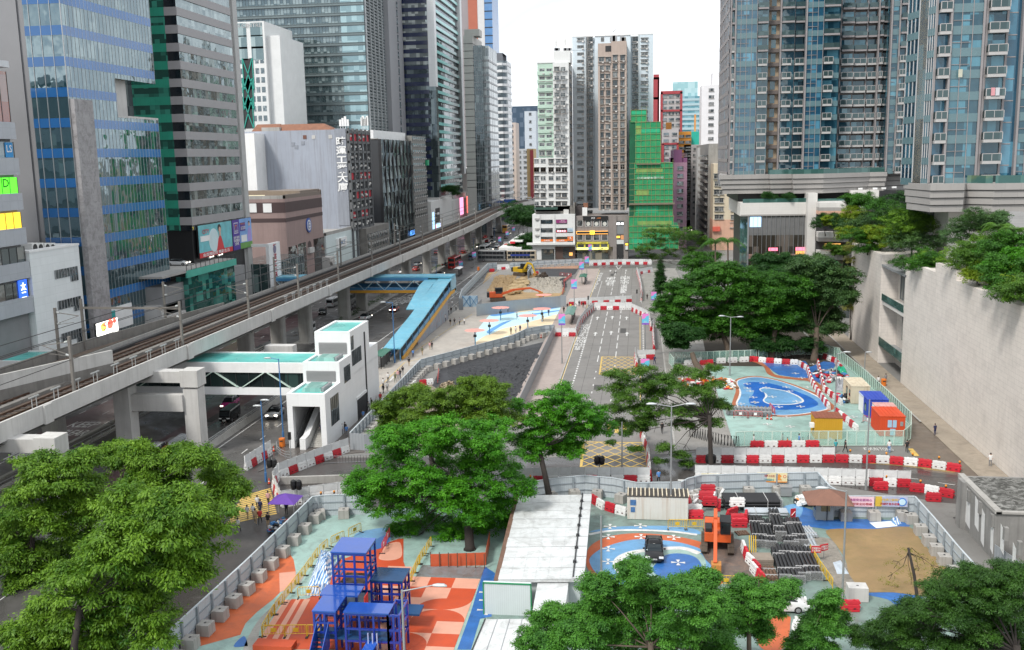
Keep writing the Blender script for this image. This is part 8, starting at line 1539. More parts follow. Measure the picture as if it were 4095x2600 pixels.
def whl(t,W,ys,r):
 for y in ys:
  for s in(-1,1):
   b=MB();b.tu([(s*(W/2-.22),y,r),(s*(W/2+.01),y,r)],r,16);w_=b.bd('wheel',TYRE,t,W_=0);b=MB();b.tu([(s*(W/2-.05),y,r),(s*(W/2+.02),y,r)],r*.62,12);b.bd('rim',RIM,w_,W_=0)
def lps(t,W,L,zf,zr,lit=False):
 for s in(-1,1):
  b=MB();b.ob((s*(W/2-.26),-L/2+.05,zf),(.42,.16,.16));b.bd('headlight',HON if lit else HLT,t,W_=0)
  b=MB();b.ob((s*(W/2-.22),L/2-.04,zr),(.36,.12,.18));b.bd('tail_light',TLT,t,W_=0)
  b=MB();b.ob((s*(W/2+.08),-L*.16,zf+.32),(.2,.14,.13));b.bd('mirror',TRIM,t,W_=0)
 for y in(-L/2-.01,L/2+.01):b=MB();b.ob((0,y,.5),(.5,.03,.12));b.bd('number_plate',PLT,t,W_=0)
def car(pnt,L=4.3,W=1.8,H=1.48,hood=.24,tail=.06,roofc=None,lit=False,rack=False,estate=True):
 t=th('car','','car');be=.88*H*.7
 st=[(-L/2,.32,.55,.78),(-L/2+.12,.24,.68,.93),(-L/2+L*hood*.8,.2,be-.06,1),(-L*.1,.2,be,1),(L*.2,.2,be+.03,1),(L/2-.25,.22,be+.03,.97),(L/2-.05,.3,be-.12 if not estate else be,.9),(L/2,.36,be-.3,.84)]
 b=MB();b.lf_([[(-W/2*k*.96,y,a),(-W/2*k,y,(a+c)/2),(-W/2*k*.93,y,c),(-W*.2*k,y,c+.05),(W*.2*k,y,c+.05),(W/2*k*.93,y,c),(W/2*k,y,(a+c)/2),(W/2*k*.96,y,a)]for y,a,c,k in st]);b.bd('body',pnt,t,W_=0,smooth=True,bevel=.02)
 y0,y1=-L/2+L*hood,L/2-L*tail;q=[y0,y0+L*.15,y1-L*(.05 if estate else.16),y1];wz=[(q[0],be-.02,.46),(q[1],H-.09,.385),((q[1]+q[2])/2,H-.04,.39),(q[2],H-.09,.38),(q[3],be,.44)]
 b=MB();b.lf_([[(-W*.46,y,be-.05),(-W*k,y,max(z-.04,be)),(-W*k*.8,y,z),(W*k*.8,y,z),(W*k,y,max(z-.04,be)),(W*.46,y,be-.05)]for y,z,k in wz]);b.bd('glasshouse',GLASSC,t,W_=0,smooth=True)
 b=MB();b.lf_([[(-W*.37,y,z+.005),(-W*.2,y,z+.03),(W*.2,y,z+.03),(W*.37,y,z+.005),(W*.37,y,z-.05),(-W*.37,y,z-.05)]for y,z in((q[1]+.02,H-.08),((q[1]+q[2])/2,H-.03),(q[2]-.02,H-.08))])
 for s in(-1,1):
  for(ya,yb)in((q[0],q[1]),(q[3],q[2])):b.br_((s*W*.45,ya,be),(s*W*.385,yb,H-.07),.07,.06)
  b.br_((s*W*.455,(q[0]+q[3])/2,be),(s*W*.39,(q[0]+q[3])/2,H-.06),.07,.05)
 b.bd('roof',roofc or pnt,t,W_=0,smooth=True);b=MB();b.q(-W*.36,-L/2-.02,.32,W*.36,-L/2+.06,.5);b.bd('grille',TRIM,t,W_=0)
 whl(t,W,(-L/2+L*.19,L/2-L*.2),.32);lps(t,W,L,.66,be-.14,lit);return t
def van(pnt,L=4.8,W=1.75,H=2.0,nose=.5,band=True,roofc=None,win=None,decks=1,stripe=None,lit=False):
 t=th('van','','van');b=MB();st=[(-L/2,.35,H*.42,.9),(-L/2+nose*.35,.28,H*.52 if decks==1 else H-.05,.98),(-L/2+nose,.28,H-.08,1),(L/2-.1,.28,H,1),(L/2,.4,H-.12,.97)]
 b.lf_([[(-W/2*k,y,a),(-W/2*k,y,c-.18),(-W/2*k*.9,y,c),(W/2*k*.9,y,c),(W/2*k,y,c-.18),(W/2*k,y,a)]for y,a,c,k in st]);b.bd('body',[pnt],t,W_=0,bevel=.03)
 zb=[(H*.52,H*.84)]if decks==1 else[(1.15,2.15),(2.75,3.75)]
 for z0_,z1_ in zb:
  b=MB()
  for s in(-1,1):
   n=max(2,int(L/1.5));y=-L/2+nose*1.2
   for k in range(n):b.q(s*W/2-.02,y+(L-nose*1.2-.3)*k/n+.05,z0_,s*W/2+.02,y+(L-nose*1.2-.3)*(k+1)/n-.05,z1_)
  b.ob((0,-L/2+nose*.62 if decks==1 else-L/2+nose*.3,(z0_+z1_)/2+.02),(W*.88,.1,z1_-z0_+(.1 if decks==1 else 0)),0,0,-.5 if decks==1 else-.08);b.q(-W*.4,L/2-.05,z0_,W*.4,L/2+.02,z1_);b.bd('window_band',GLASSC,t,W_=0)
 if roofc:b=MB();b.q(-W*.46,-L/2+nose,H-.04,W*.46,L/2-.12,H+.03);b.bd('roof',roofc,t,W_=0)
 if stripe:b=MB();[b.q(s*W/2-.025,-L*.28,z0_,s*W/2+.03,L*.38,z1_)for s in(-1,1)for z0_,z1_ in((2.1,2.8),)];b.bd('advert_band',stripe,t,W_=0)
 whl(t,W,(-L/2+L*.2,L/2-L*.22),.34 if L<7 else.48);lps(t,W,L,.75,1.0,lit);return t
def cp(nm,c,r=.25):return M('m327'+nm,c,r,.04,.5,spec=.6,coat=.6)
WH,BK,RD,SV,GY=cp('white',(.68,.69,.69)),M('m328',(.006,.006,.007),.2,.04,.5,spec=.4),cp('red',(.42,.025,.02)),cp('silver',(.42,.44,.45)),cp('grey',(.12,.125,.13));MG_=cp('magenta',(.32,.02,.14));CRB=cp('champagne',(.38,.32,.24),.35);NVB=cp('navy advert',(.02,.04,.22),.35);OB=cp('amber bus',(.66,.33,.04));TX=cp('taxi silver',(.5,.5,.5))
KIND={}
def put(key,make,n,x,y,hd,lb_,cat=None,name=None):
 p=G(n,x,y);
 if key in KIND:o=dup(KIND[key],lb_=lb_)
 else:o=make();o['label']=L16(lb_);KIND[key]=o
 o.location=(p[0],p[1],.03);o.rotation_euler=(0,0,R(hd))
 if cat:o['category']=cat
 if name:o.name=name
 return o
put('hatch',lambda:car(BK,4.25,1.8,1.46),15,1345,705,0,'black hatchback parked on the blue and orange swirl')
ltg('SG 6656',(G(15,1345,705)[0],G(15,1345,705)[1]-2.15,.53),.44,.09,BK_,KIND['hatch'],'-y',.01)
for o in KIND['hatch'].children:
 if o.name.startswith('lettering'):o.rotation_euler=(0,0,0)
put('mpv',lambda:car(WH,4.9,1.9,1.75,.2,.03),16,240,1170,92,'white people carrier side on behind the small leaved tree at the front')
put('ecar',lambda:car(WH,4.7,1.88,1.5,.24,.07,BK,True,False,False),10,222,905,6,'white rounded saloon with dark roof glass on the near lane beside the blue lamp')
put('mag',lambda:car(MG_,4.4,1.75,1.7,.2,.03,GY,True),9,2015,825,3,'magenta car with lit headlamps beneath the white footbridge','taxi')
put('bvan',lambda:van(BK,4.7,1.72,1.95),9,2010,935,3,'black van with a yellow front panel behind the magenta car',name='van')
put('taxi',lambda:car(RD,4.4,1.72,1.6,.2,.04,TX,True),9,1355,1262,4,'red taxi with silver roof just past the near portal frame, at the tree edge','taxi')
put('svan',lambda:van(SV,4.7,1.75,1.95,roofc=SV),9,1580,1225,4,'silver minivan beside the red taxi under the viaduct',name='van')
put('hatch',None,6,635,1322,12,'black car alone on the lane before the round columns');put('ecar',None,6,1012,1372,176,'white car behind the white lift tower roof');put('taxi',None,6,1262,1300,0,'red and white taxi on the open road beneath the blue footbridge','taxi')
put('wmini',lambda:van(WH,6,2,2.4,.6),6,505,1500,3,'white minibus just behind the lift tower','minibus','minibus');put('hatch',None,6,505,1455,3,'dark car just ahead of the white minibus');put('wmini',None,6,728,1255,178,'white and red minibus half behind a column','minibus','minibus')
put('bbus',lambda:van(GY,11,2.5,4.2,.5,decks=2),6,872,1270,4,'dark double decker bus half hidden by a column','bus','bus');put('rcar',lambda:car(RD,4.4,1.78,1.46),6,928,1150,176,'dark red car beyond the column, below the blue footbridge')
put('ecar',None,6,1335,968,178,'white car beyond the blue footbridge beside a column');put('ecar',None,6,1462,903,178,'white car behind the red car on the inner lanes');put('rcar',None,6,1452,945,178,'red car between columns on the inner lanes');put('rcar',None,6,1630,800,2,'red car under the viaduct beyond the second column');put('hatch',None,6,1705,905,178,'black car left of the red double decker');put('ecar',None,6,1665,990,178,'white car in front of the red double decker');put('taxi',None,6,1480,1140,0,'red taxi below the far end of the blue footbridge','taxi')
put('rbus',lambda:van(RD,11,2.5,4.2,.5,decks=2,roofc=RD),6,1790,920,178,'red double decker bus on the wet main road','bus','bus');put('bluevan',lambda:van(cp('slate blue',(.12,.17,.22)),5,1.9,2.2),6,1940,850,176,'slate blue van beside a bannered lamp post',name='van');put('rcar',None,6,1858,800,178,'dark red car behind the red double decker')
put('cbus',lambda:van(CRB,11,2.5,4.2,.5,decks=2,roofc=WH,stripe=NVB),24,690,858,90,'champagne double decker bus with navy advert turning at the junction','bus','bus');put('dbus',lambda:van(GY,11,2.5,4.2,.5,decks=2),24,345,858,80,'dark double decker bus with grey panels beside the champagne bus','bus','bus');put('coach',lambda:van(WH,10,2.5,3.2,.5),24,262,748,176,'white coach in the traffic queue','coach','coach')
put('ybus',lambda:van(OB,11,2.5,4.2,.5,decks=2,roofc=WH),24,505,525,0,'amber double decker bus coming round the far bend','bus','bus')
for i,(x,y,k,l)in enumerate(((192,700,'ecar','white'),(290,640,'rcar','dark red'),(265,590,'rcar','maroon'),(342,598,'hatch','black'),(346,650,'ecar','white'),(292,668,'ecar','white'),(342,728,'ecar','white'),(400,728,'svan','silver'),(372,505,'ecar','white'),(505,592,'hatch','dark'),(530,552,'ecar','white'),(20,770,'rcar','dark red'),(170,500,'hatch','black'),(590,345,'hatch','black'),(405,690,'mpv','pale'))):put(k,None,24,x,y,178 if i%3 else 2,'%s car in the queue at the far bend, %s from the junction of those marked'%(l,OD[i]))
put('taxi',None,7,492,842,88,'red taxi crossing before the white podium','taxi');put('hatch',None,7,690,830,90,'dark car before the yellow shops');put('taxi',None,7,830,822,92,'red and white taxi before the yellow shops','taxi');put('wmini',None,7,720,812,92,'white goods van before the yellow shops',name='van')
for i,(x,y)in enumerate(((1560,925),(1850,870),(1770,880))):o=put('ecar',None,5,x,y,90,'white car on the roof car park under the billboards, %s from left'%OD[i]);q=XP(5,x,y,-97);o.location=(q[0],q[1],XP(5,1640,915,-90)[2]-.7)
for i,(x,y)in enumerate(((1590,530),(1640,520),(1700,500),(1660,600))):put(('ecar','taxi','hatch','ecar')[i],None,7,x,y,0,'small car far up the side street, %s counted'%OD[i])
PG=M('m329',(.30,.31,.31),.5,.08,.6,metal=.3);PB=M('m330',(.05,.16,.36),.5,.08,.6);LH=M('m331',(.6,.63,.64),.4,.05)
def lmp(lb_,base,top,arms,mat=PG,cat='street lamp'):
 p=G(*base);z=zY(top[0],top[1],top[2],p[1]);t=th('street_lamp',lb_,cat,(p[0],p[1],0));b=MB();b.tu([(p[0],p[1],-.02),(p[0],p[1],1.2),(p[0],p[1],1.25),(p[0],p[1],z)],[.15,.15,.1,.07],10);b.bd('post',mat,t)
 for hx,hy in arms:
  q=D(top[0],hx,hy,p[1]);dx=1 if q[0]>p[0]else-1
  b=MB();b.tu([(p[0],p[1],z-.1),(q[0]-.5*dx,q[1],q[2])],.05,6);b.bd('arm',mat,t)
  b=MB();b.lf_([[(q[0]+dx*u,q[1]-w_,q[2]+h_),(q[0]+dx*u,q[1]+w_,q[2]+h_),(q[0]+dx*u,q[1]+w_*.6,q[2]-.08),(q[0]+dx*u,q[1]-w_*.6,q[2]-.08)]for u,w_,h_ in((-.55,.08,.05),(-.2,.17,.1),(.25,.17,.1),(.5,.06,.02))]);b.bd('lamp_head',LH,t,smooth=True)
 return t
lmp('tall grey twin armed lamp post before the layered tree',(15,1490,392),(11,1490,815),[(1320,798),(1668,798)])
lmp('grey twin armed lamp post at the back of the pond plaza',(11,2006,552),(7,2015,1348),[(1935,1340),(2100,1348)])
lmp('grey single armed lamp post beside the brown puddled plot',(16,800,1180),(16,835,135),[(625,112)])
lmp('grey single armed lamp post rising before the checker court, nearest the camera',(14,1358,1800),(14,1345,1005),[(1660,965)])
lmp('grey lamp post between the blue pond and the cabins',(12,740,890),(12,757,358),[(850,345)])
lmp('grey lamp post beside the front mesh fence',(16,1010,130),(12,1042,760),[]);lmp('tall grey lamp post before the dark square trees',(12,590,290),(12,612,-70),[(585,-70)])
lmp('thin lamp post on the lane beside the tiled wall',(12,997,565),(12,1005,345),[(1040,346)]);lmp('blue lamp post with one arm before the white lift tower',(10,292,1112),(10,245,405),[(150,398)],PB);lmp('blue lamp post with twin heads by the yellow crossing',(14,140,60),(10,95,800),[(60,815),(130,765)],PB)
lmp('blue lamp post beside the blue stair roof',(10,1265,440),(6,1240,1222),[(1160,1220)],PB);lmp('blue lamp post through the blue footbridge',(6,1448,1330),(6,1428,990),[],PB);lmp('blue lamp post with short arm beyond the blue footbridge',(6,1628,985),(6,1625,868),[(1570,862)],PB)
lmp('pale blue twin armed lamp post in the far traffic',(18,350,355),(18,345,130),[(250,122),(430,125)],PB);lmp('far twin armed lamp post by the wet road',(18,552,195),(18,545,12),[(460,3),(630,8)],PB);lmp('farthest twin armed lamp post beside the viaduct',(24,370,640),(24,368,470),[(310,468),(420,425)],PB)
lmp('thin grey post beside the tall twin armed lamp',(11,1065,1450),(11,1063,955),[]);lmp('thin lamp beside the viaduct trees',(24,645,300),(24,640,270),[(600,268)],PB)
BN=[M('m332',(.72,.22,.55),.6,.06),M('m333',(.12,.5,.7),.6,.06),M('m334',(.25,.1,.5),.6,.06),WH_]
def pbn(i,n,x0,y0,x1,y1,base,where,arms=()):
 t=lmp('lamp post carrying a pink and blue banner, '+where,base,(n,(x0+x1)/2,y0-12),arms);Y=t.location.y-.12;p,q=D(n,x0,y1,Y),D(n,x1,y0,Y)
 o=th('banner','pink and blue festival banner on the lamp post '+where,'banner',(p[0],Y,p[2]),0,'pink and blue post banners');mz=lambda f:p[2]+(q[2]-p[2])*f;mx=lambda f:p[0]+(q[0]-p[0])*f
 b=MB();b.q(p[0],Y-.01,p[2],q[0],Y+.02,q[2],1);b.add([(mx(0),Y-.02,mz(1)),(mx(0),Y-.02,mz(.5)),(mx(.35),Y-.02,mz(.55)),(mx(.6),Y-.02,mz(.75)),(mx(1),Y-.02,mz(.85)),(mx(1),Y-.02,mz(1))],[(0,1,2,3,4,5)],0);b.q(p[0],Y-.02,p[2],q[0],Y-.01,mz(.16),2);b.q(mx(.2),Y-.03,mz(.2),mx(.8),Y-.02,mz(.225),3);b.q(mx(.25),Y-.03,mz(.3),mx(.7),Y-.02,mz(.32),3);b.bd('cloth',BN,o)
for a in enumerate(((11,511,12,568,110,(11,541,450),'beside the pink pavement, nearest'),(11,1240,10,1300,106,(11,1268,400),'right of the avenue arrows'),(17,430,325,563,462,(11,1265,560),'above the layered tree'),(7,622,1022,670,1102,(7,648,1300),'left of the avenue above the pink parasol'),(7,692,868,732,935,(7,715,1060),'farther along the left pavement'),(7,740,822,775,880,(7,758,1040),'before the far barriers'),(7,1320,1130,1366,1205,(7,1343,1330),'by the conifer'),(7,770,716,802,768,(7,790,890),'before the yellow shops'),(18,326,362,386,442,(18,360,500),'by the red double decker'),(18,526,222,585,300,(18,560,420),'by the slate blue van'),(24,415,575,446,632,(24,430,700),'in the far traffic'),(24,500,512,533,556,(24,515,640),'far up the wet road'),(24,575,460,608,506,(24,590,560),'farthest up the wet road'))):pbn(a[0],*a[1])
lmp('thin grey post standing on the blue swirl',(15,885,945),(15,938,360),[])
def sgl(lb_,n,x,yb,yt,bag=False):
 p=G(n,x,yb);z=zY(n,x,yt,p[1]);t=th('traffic_signal',lb_,'traffic light',(p[0],p[1],0));b=MB();b.tu([(0,0,0),(0,0,z)],.06,8);b.bd('post',PG,t,W_=0);b=MB()
 if bag:[b.lt([(0,-.75),(.28,-.6),(.36,-.1),(.3,.35),(.1,.5)],9,0,(s*.32,-.1,z-.6))for s in(-1,1)]
 else:b.q(-.18,-.2,z-1,.18,.05,z,0)
 b.bd('bagged_head' if bag else 'signal_head',BK_,t,W_=0)
for a in(('black signal in a bag by the yellow box junction',11,868,1395,1240,True),('pair of bagged black signals before the crossing barriers',11,1838,1400,1228,True),('black signal at the avenue mid barrier, left',7,770,1262,1165),('black signal at the avenue mid barrier, right',7,1195,1262,1110),('pair of bagged black signals behind the purple canopy',14,418,282,30,True),('bagged signals beside the blue twin lamp',10,200,1430,1268,True),('black signal before the stair hall',10,358,1270,1045),('dark signal by the beige tower shops',7,975,812,740),('dark signals at the avenue end',7,1075,890,805),('dark signal left at the avenue end',7,1033,890,805)):sgl(*a)
def pms(pose):
 J=[(0,0,.93,.125),(0,0,1.12,.13),(0,.01,1.33,.15),(0,.01,1.45,.06),(0,-.01,1.56,.088),(0,-.01,1.66,.075)];E=[(0,1),(1,2),(2,3),(3,4),(4,5)]
 def ch(a,pts):
  for p in pts:J.append(p);E.append((a,len(J)-1));a=len(J)-1
 for s,k in((-1,1),(1,-1)):
  f=pose*k
  ch(2,[(s*.18,.0,1.38,.062),(s*.23,-.10*f,1.13,.047),(s*.22,-.26*f-.04,.92,.034)]);ch(0,[(s*.095,0,.86,.092),(s*.1,f*.2-.02,.48,.062),(s*.1,f*.34+(.06 if f>0 else 0),.09+(.06 if f>0 else 0),.042),(s*.105,f*.34-.13,.04+(.03 if f>0 else 0),.036)])
 me=bpy.data.meshes.new('p');me.from_pydata([j[:3]for j in J],E,[]);o=bpy.data.objects.new('p',me);COL.objects.link(o)
 o.modifiers.new('s','SKIN');sv=me.skin_vertices[0].data
 for i,j in enumerate(J):sv[i].radius=(j[3]*(1.3 if i in(0,1,2)else 1),j[3]*(.85 if i in(0,1,2)else 1));sv[i].use_root=(i==0)
 m=o.modifiers.new('u','SUBSURF');m.levels=m.render_levels=1
 ev=bpy.data.meshes.new_from_object(o.evaluated_get(bpy.context.evaluated_depsgraph_get()));bpy.data.objects.remove(o)
 b=MB();b.v=[tuple(v.co)for v in ev.vertices];b.f=[tuple(p.vertices)for p in ev.polygons]
 def mt(p):
  x,y,z=p.center
  if z>1.44 or(abs(x)>.17 and z<1.12 and z>.8 and abs(x)+abs(y)*.5>.2):return 0
  return 3 if z<.1 else 2 if z<.9 else 1
 b.m=[mt(p)for p in ev.polygons]
 for s,k in((-1,1),(1,-1)):
  h=Vector((s*.22,-.26*pose*k-.05,.9))
  for q in range(4):b.tu([h+Vector((0,.025-.017*q,-.02)),h+Vector((-s*.01,.02-.017*q,-.075)),h+Vector((-s*.03,.015-.017*q,-.1-.006*(q in(1,2))))],[.011,.009,.006],5,0)
  b.tu([h+Vector((0,-.03,0)),h+Vector((-s*.015,-.055,-.05))],[.011,.007],5,0)
 b.tu([(0,-.09,1.575),(0,-.115,1.56)],[.016,.012],5,0)
 for s in(-1,1):b.tu([(s*.03,-.088,1.6),(s*.03,-.096,1.6)],.011,6,3);b.tu([(s*.086,0,1.58),(s*.098,.005,1.575)],.022,6,0)
 b.q(-.025,-.098,1.515,.025,-.09,1.523,1 if 0 else 0);return b
SKN=M('m335',(.50,.32,.24),.6,.08,4);HAI=M('m336',(.012,.01,.01),.5,.1,4);SHOE=M('m337',(.03,.03,.03),.6)
CL={k:M('m338'+k,c,.8,.15,3)for k,c in dict(white=(.66,.66,.65),black=(.018,.018,.02),grey=(.22,.22,.23),navy=(.02,.03,.09),blue=(.10,.25,.55),red=(.5,.04,.04),pink=(.6,.33,.33),tan=(.42,.30,.18),olive=(.13,.14,.08),yellow=(.62,.48,.06),orange=(.7,.2,.03),teal=(.05,.35,.38)).items()}
PM={p:pms(p)for p in(0,.55,-.8)};PH={}
hb=MB();hb.lt([(.0,.115),(.05,.108),(.086,.07),(.1,.01),(.098,-.04),(.085,-.09)],10,0,(0,.012,1.615));hair0=None
def psn(n,x,y,shirt,legs,hd,pose,lb_,hold=None,h=1.0):
 global hair0
 key=(shirt,legs,pose);p=G(n,x,y)
 if key not in PH:o=PM[pose].bd('person',[SKN,CL[shirt],CL[legs],SHOE],smooth=True);PH[key]=o.data
 else:o=bpy.data.objects.new('person',PH[key]);COL.objects.link(o)
 if hair0 is None:hr=hb.bd('hair',HAI,o,W_=0,smooth=True);hair0=hr.data
 else:hr=bpy.data.objects.new('hair',hair0);COL.objects.link(hr);hr.parent=o
 tag(o,lb_,'person','pedestrians');o.location=(p[0],p[1],.03 if not(n in(10,)and y>960 and x<680)else.03);o.rotation_euler=(0,0,R(hd));o.scale=(h,h,h);return o
for line in """10 603 1010 black black 180 0 on the white stair, uppermost|10 593 1085 white black 180 .55 on the white stair behind two others|10 632 1100 black grey 180 .55 on the white stair at the wall side|10 556 1148 navy black 180 .55 at the foot of the white stair|10 1390 470 black tan 180 .55 walking alone up the footpath past the hoarding corner|10 1425 395 blue navy 180 0 near the foot of the blue stair|10 1505 375 olive tan 0 .55 with bags on the pale slabs|10 1590 325 black black 0 .55 beside the blue stair wall, right of a pair|10 1572 325 pink tan 0 0 beside the blue stair wall, left of a pair|10 1208 610 white black 0 .55 walking down the footpath by the arrow|10 1270 610 olive olive 0 -.8 walking down the footpath, right of the white top|10 1335 545 black grey 180 0 close to the hoarding, highest of the footpath group|10 1312 575 black navy 0 .55 close to the hoarding beside a pink top|10 1293 585 pink grey 0 0 close to the hoarding in a pale top|10 1115 540 black grey 0 .55 beside the green bus shelter|10 1165 660 white grey 0 0 in the footpath crowd by the bin|10 1200 690 white black 180 .55 in the footpath crowd under the hoarding|10 1165 710 black black 0 .55 in the footpath crowd before the tower|10 1110 740 black grey 180 -.8 beside the tower wall|10 1082 745 grey black 0 .55 beside the tower wall, left|10 1140 790 red black 0 0 with a red top close to the hoarding|10 1092 800 white grey 0 .55 below the red top|10 1060 840 black black 180 .55 outside the tower doorway|10 1035 870 grey black 0 0 outside the tower doorway, left|10 995 850 navy black 0 .55 in the tower doorway|10 965 910 black tan 0 -.8 by the hoarding at the tower corner|10 990 945 blue grey 0 0 at the hoarding end in a pale blue top|10 832 1060 black navy 0 0 behind the barrier row, dark hood|10 805 1075 white grey 0 0 behind the barrier row, pale top|10 845 1085 blue grey 0 0 behind the barrier row, blue bag|10 1205 400 black black 0 0 waiting under the blue stair foot|10 1222 405 navy black 0 0 waiting under the blue stair foot, right|6 1705 1390 white black 0 .55 with crossed arms beside the stair mural|6 1750 1425 black tan 0 .55 in the group on the pale slabs, leftmost|6 1787 1425 black grey 0 -.8 in the group on the pale slabs, second|6 1832 1420 grey black 0 .55 in the group on the pale slabs, third|6 1873 1418 white black 0 0 in the group on the pale slabs, rightmost|6 1765 1260 white grey 180 .55 walking away by the blue stair top|6 1800 1295 white black 0 .55 before the blue gate|6 1757 1320 black grey 0 0 with an umbrella beside the stair mural|6 1730 1345 navy black 180 .55 beside the stair mural, lower|18 1070 1150 white black 0 0 before the tall ribbed hoarding by the parasol|18 1215 1260 black grey 90 .55 alone on the painted blue ground|18 1455 1258 white navy 0 0 seated looking figure on the painted ground|18 1698 1200 navy black 0 .55 right of the pink parasol post|18 1610 1290 tan olive 180 .55 with a tan coat on the painted ground|18 1122 1485 olive black 0 0 behind the pale hoarding, left|18 1195 1470 white grey 0 0 behind the pale hoarding, middle|18 1262 1450 navy black 0 0 behind the pale hoarding, right|18 1930 1160 black black 0 .55 in the knot by the bus shelter, tall|18 1985 1105 black grey 0 0 in the knot by the bus shelter under a parasol|18 2035 1110 yellow grey 0 0 in a yellow top by the barrier|18 2165 1060 black navy 180 0 standing at the barrier gap|18 2225 1080 black black 0 .55 at the barrier right of the gap|18 2110 1110 white black 0 0 in the knot by the bus shelter, pale top|13 2168 168 black black 0 0 on the yellow crossing before the orange stand|13 2165 388 white tan 180 .55 on the yellow crossing, pale trousers|13 2085 505 white black 180 -.8 nearest the camera with a yellow bag|14 68 300 white black 0 .55 crossing in a head scarf|14 50 430 tan tan 0 .55 in brown beside the purple canopy|14 95 345 navy navy 0 .55 in navy on the crossing|14 90 430 red black 0 -.8 in red behind the brown pair|14 30 380 white grey 0 .55 with a teal bag on the crossing|14 160 465 black tan 0 0 with a white bag by the stall|14 162 265 pink black 180 .55 in a pale cap on the crossing|14 320 350 navy black 0 0 under the purple canopy|12 1118 640 white black 180 0 by the orange bin on the lane|12 1182 620 grey grey 180 0 right of the orange bin on the lane|12 1612 1075 navy navy 0 0 with a blue backpack alone on the lane kerb|12 1368 1225 black black 0 .55 at the fence chamfer|12 1212 1225 white blue 0 .55 with a dark bag behind the low barriers|12 830 1228 black black 90 -.8 striding behind the screened barriers|12 745 1225 teal grey 0 0 with a teal bag at the end of the screened row|12 512 1165 navy black 90 .55 with a backpack behind the screens|12 425 1170 blue black 90 .55 in pale blue behind the screens|12 282 1165 white black 90 0 under a black umbrella behind the screens|12 325 1172 orange red 90 0 child in orange behind the screens|12 458 1168 grey black 90 0 child beside the pale blue shirt|12 30 1172 white grey 90 0 at the left end of the front fence|12 2095 1350 white grey 0 0 near the ruined roof|11 1350 455 navy navy 180 -.8 crossing near the mesh fence corner|11 1415 1060 black black 0 .55 under the layered tree|11 1385 1500 blue black 0 .55 below the layered tree by the hoarding|11 965 1470 navy black 90 0 behind the curved hoarding, middle|11 312 1480 yellow navy 90 0 behind the curved hoarding, left|7 1285 1200 black black 180 0 on the far right pavement|7 1235 1235 pink white 0 .55 before the right avenue signal|7 1490 1590 black grey 0 0 in the shade of the banyans""".split('|'):
 q=line.split();k=q[6];lb='person in %s top and %s trousers, %s'%(q[3],q[4],' '.join(q[7:]))
 psn(int(q[0]),float(q[1]),float(q[2]),q[3],q[4],float(q[5])+random.uniform(-25,25),float(q[6]),lb,h=.72 if 'child' in lb else random.uniform(.95,1.03))
for o in list(COL.objects):
 if o.name.startswith('person')and 'white stair' in(o.get('label')or ''):
  i={'uppermost':14,'others':9,'side':9,'foot':2}.get(o['label'].split()[-1],6);o.location=(-43+(-.4 if i==14 else.35 if 'wall' in o['label']else 0),122.6+.36*i+.15,.17*(i+1))
def exc(lb_,loc,rz,col,arm,colname=None):
 t=th('excavator',lb_,'excavator',loc,rz);K=lambda nm,m,fn,par=t:(lambda b:(fn(b),b.bd(nm,m,par,W_=0,bevel=.03))[1])(MB())
 TRK=M('m339',(.1,.075,.055),.9,.3,2)
 for s in(-1,1):K('track',TRK,lambda b:(b.lf_([[(s*1.25+x,y,z)for y,z in((-2,.35),(-1.7,.05),(1.7,.05),(2,.35),(1.75,.85),(-1.75,.85))]for x in(-.3,.3)]),[b.q(s*1.25-.32,-1.8+.3*k,.84,s*1.25+.32,-1.68+.3*k,.9)for k in range(13)]))
 K('house',col,lambda b:(b.q(-1.25,-1.1,1,1.25,2.1,1.9),b.q(-1.25,.6,1.9,.2,2.1,2.35)));K('counterweight',TRIM,lambda b:b.q(-1.25,2.1,1.05,1.25,2.7,2.2));K('engine_cover',TRIM,lambda b:b.q(-1.2,-.9,1.9,-.55,.6,2.3))
 c=K('cab',TRIM,lambda b:(b.q(.25,-1.2,1.85,1.2,.7,3.05),b.q(.2,-1.25,3.05,1.25,.75,3.15)));K('window',GLASSC,lambda b:(b.q(.33,-1.23,2.0,1.12,-1.19,2.95),b.q(1.19,-1.0,2.2,1.22,.5,2.95),b.q(.23,-1,2.2,.26,.5,2.95)),c)
 K('boom',col,lambda b:[b.br_((-.25,*arm[i]),(-.25,*arm[i+1]),.34,.6-.12*i)for i in range(len(arm)-1)]);K('ram',M('m340',(.5,.5,.5),.3,.05,metal=.8),lambda b:b.tu([(-.25,arm[1][0]*.3-.4,1.8),(-.25,(arm[0][0]+arm[1][0])/2,(arm[0][1]+arm[1][1])/2+.3)],.09,8))
 e=arm[-1];K('breaker',[M('m341',(.45,.2,.05)),TRIM],lambda b:(b.q(-.6,e[0]-.5,.25,.3,e[0]+.5,e[1],0),b.tu([(-.2,e[0]-.4,.3),(.5,e[0]-1.9,.1)],.12,8,1)))
 return t
OX=M('m342',(.62,.10,.02),.45,.12,.6,streak=.2,dirt=(.25,.08,.04));p=G(15,1898,640)
exc('orange excavator with breaker standing beside the blue swirl, arm toward the camera',(p[0],p[1],.06),R(-4),OX,((-.9,1.7),(-2.2,4.6),(-4.3,4.5),(-6.0,1.0)))
p=G(18,1290,585);exc('small yellow excavator at the back of the dug site',(p[0],p[1],.1),R(60),M('m343',(.6,.38,.02),.5,.1),((-.9,1.7),(-2.2,3.6),(-3.6,3.2),(-4.6,.9))).scale=(1.2,1.2,1.2)
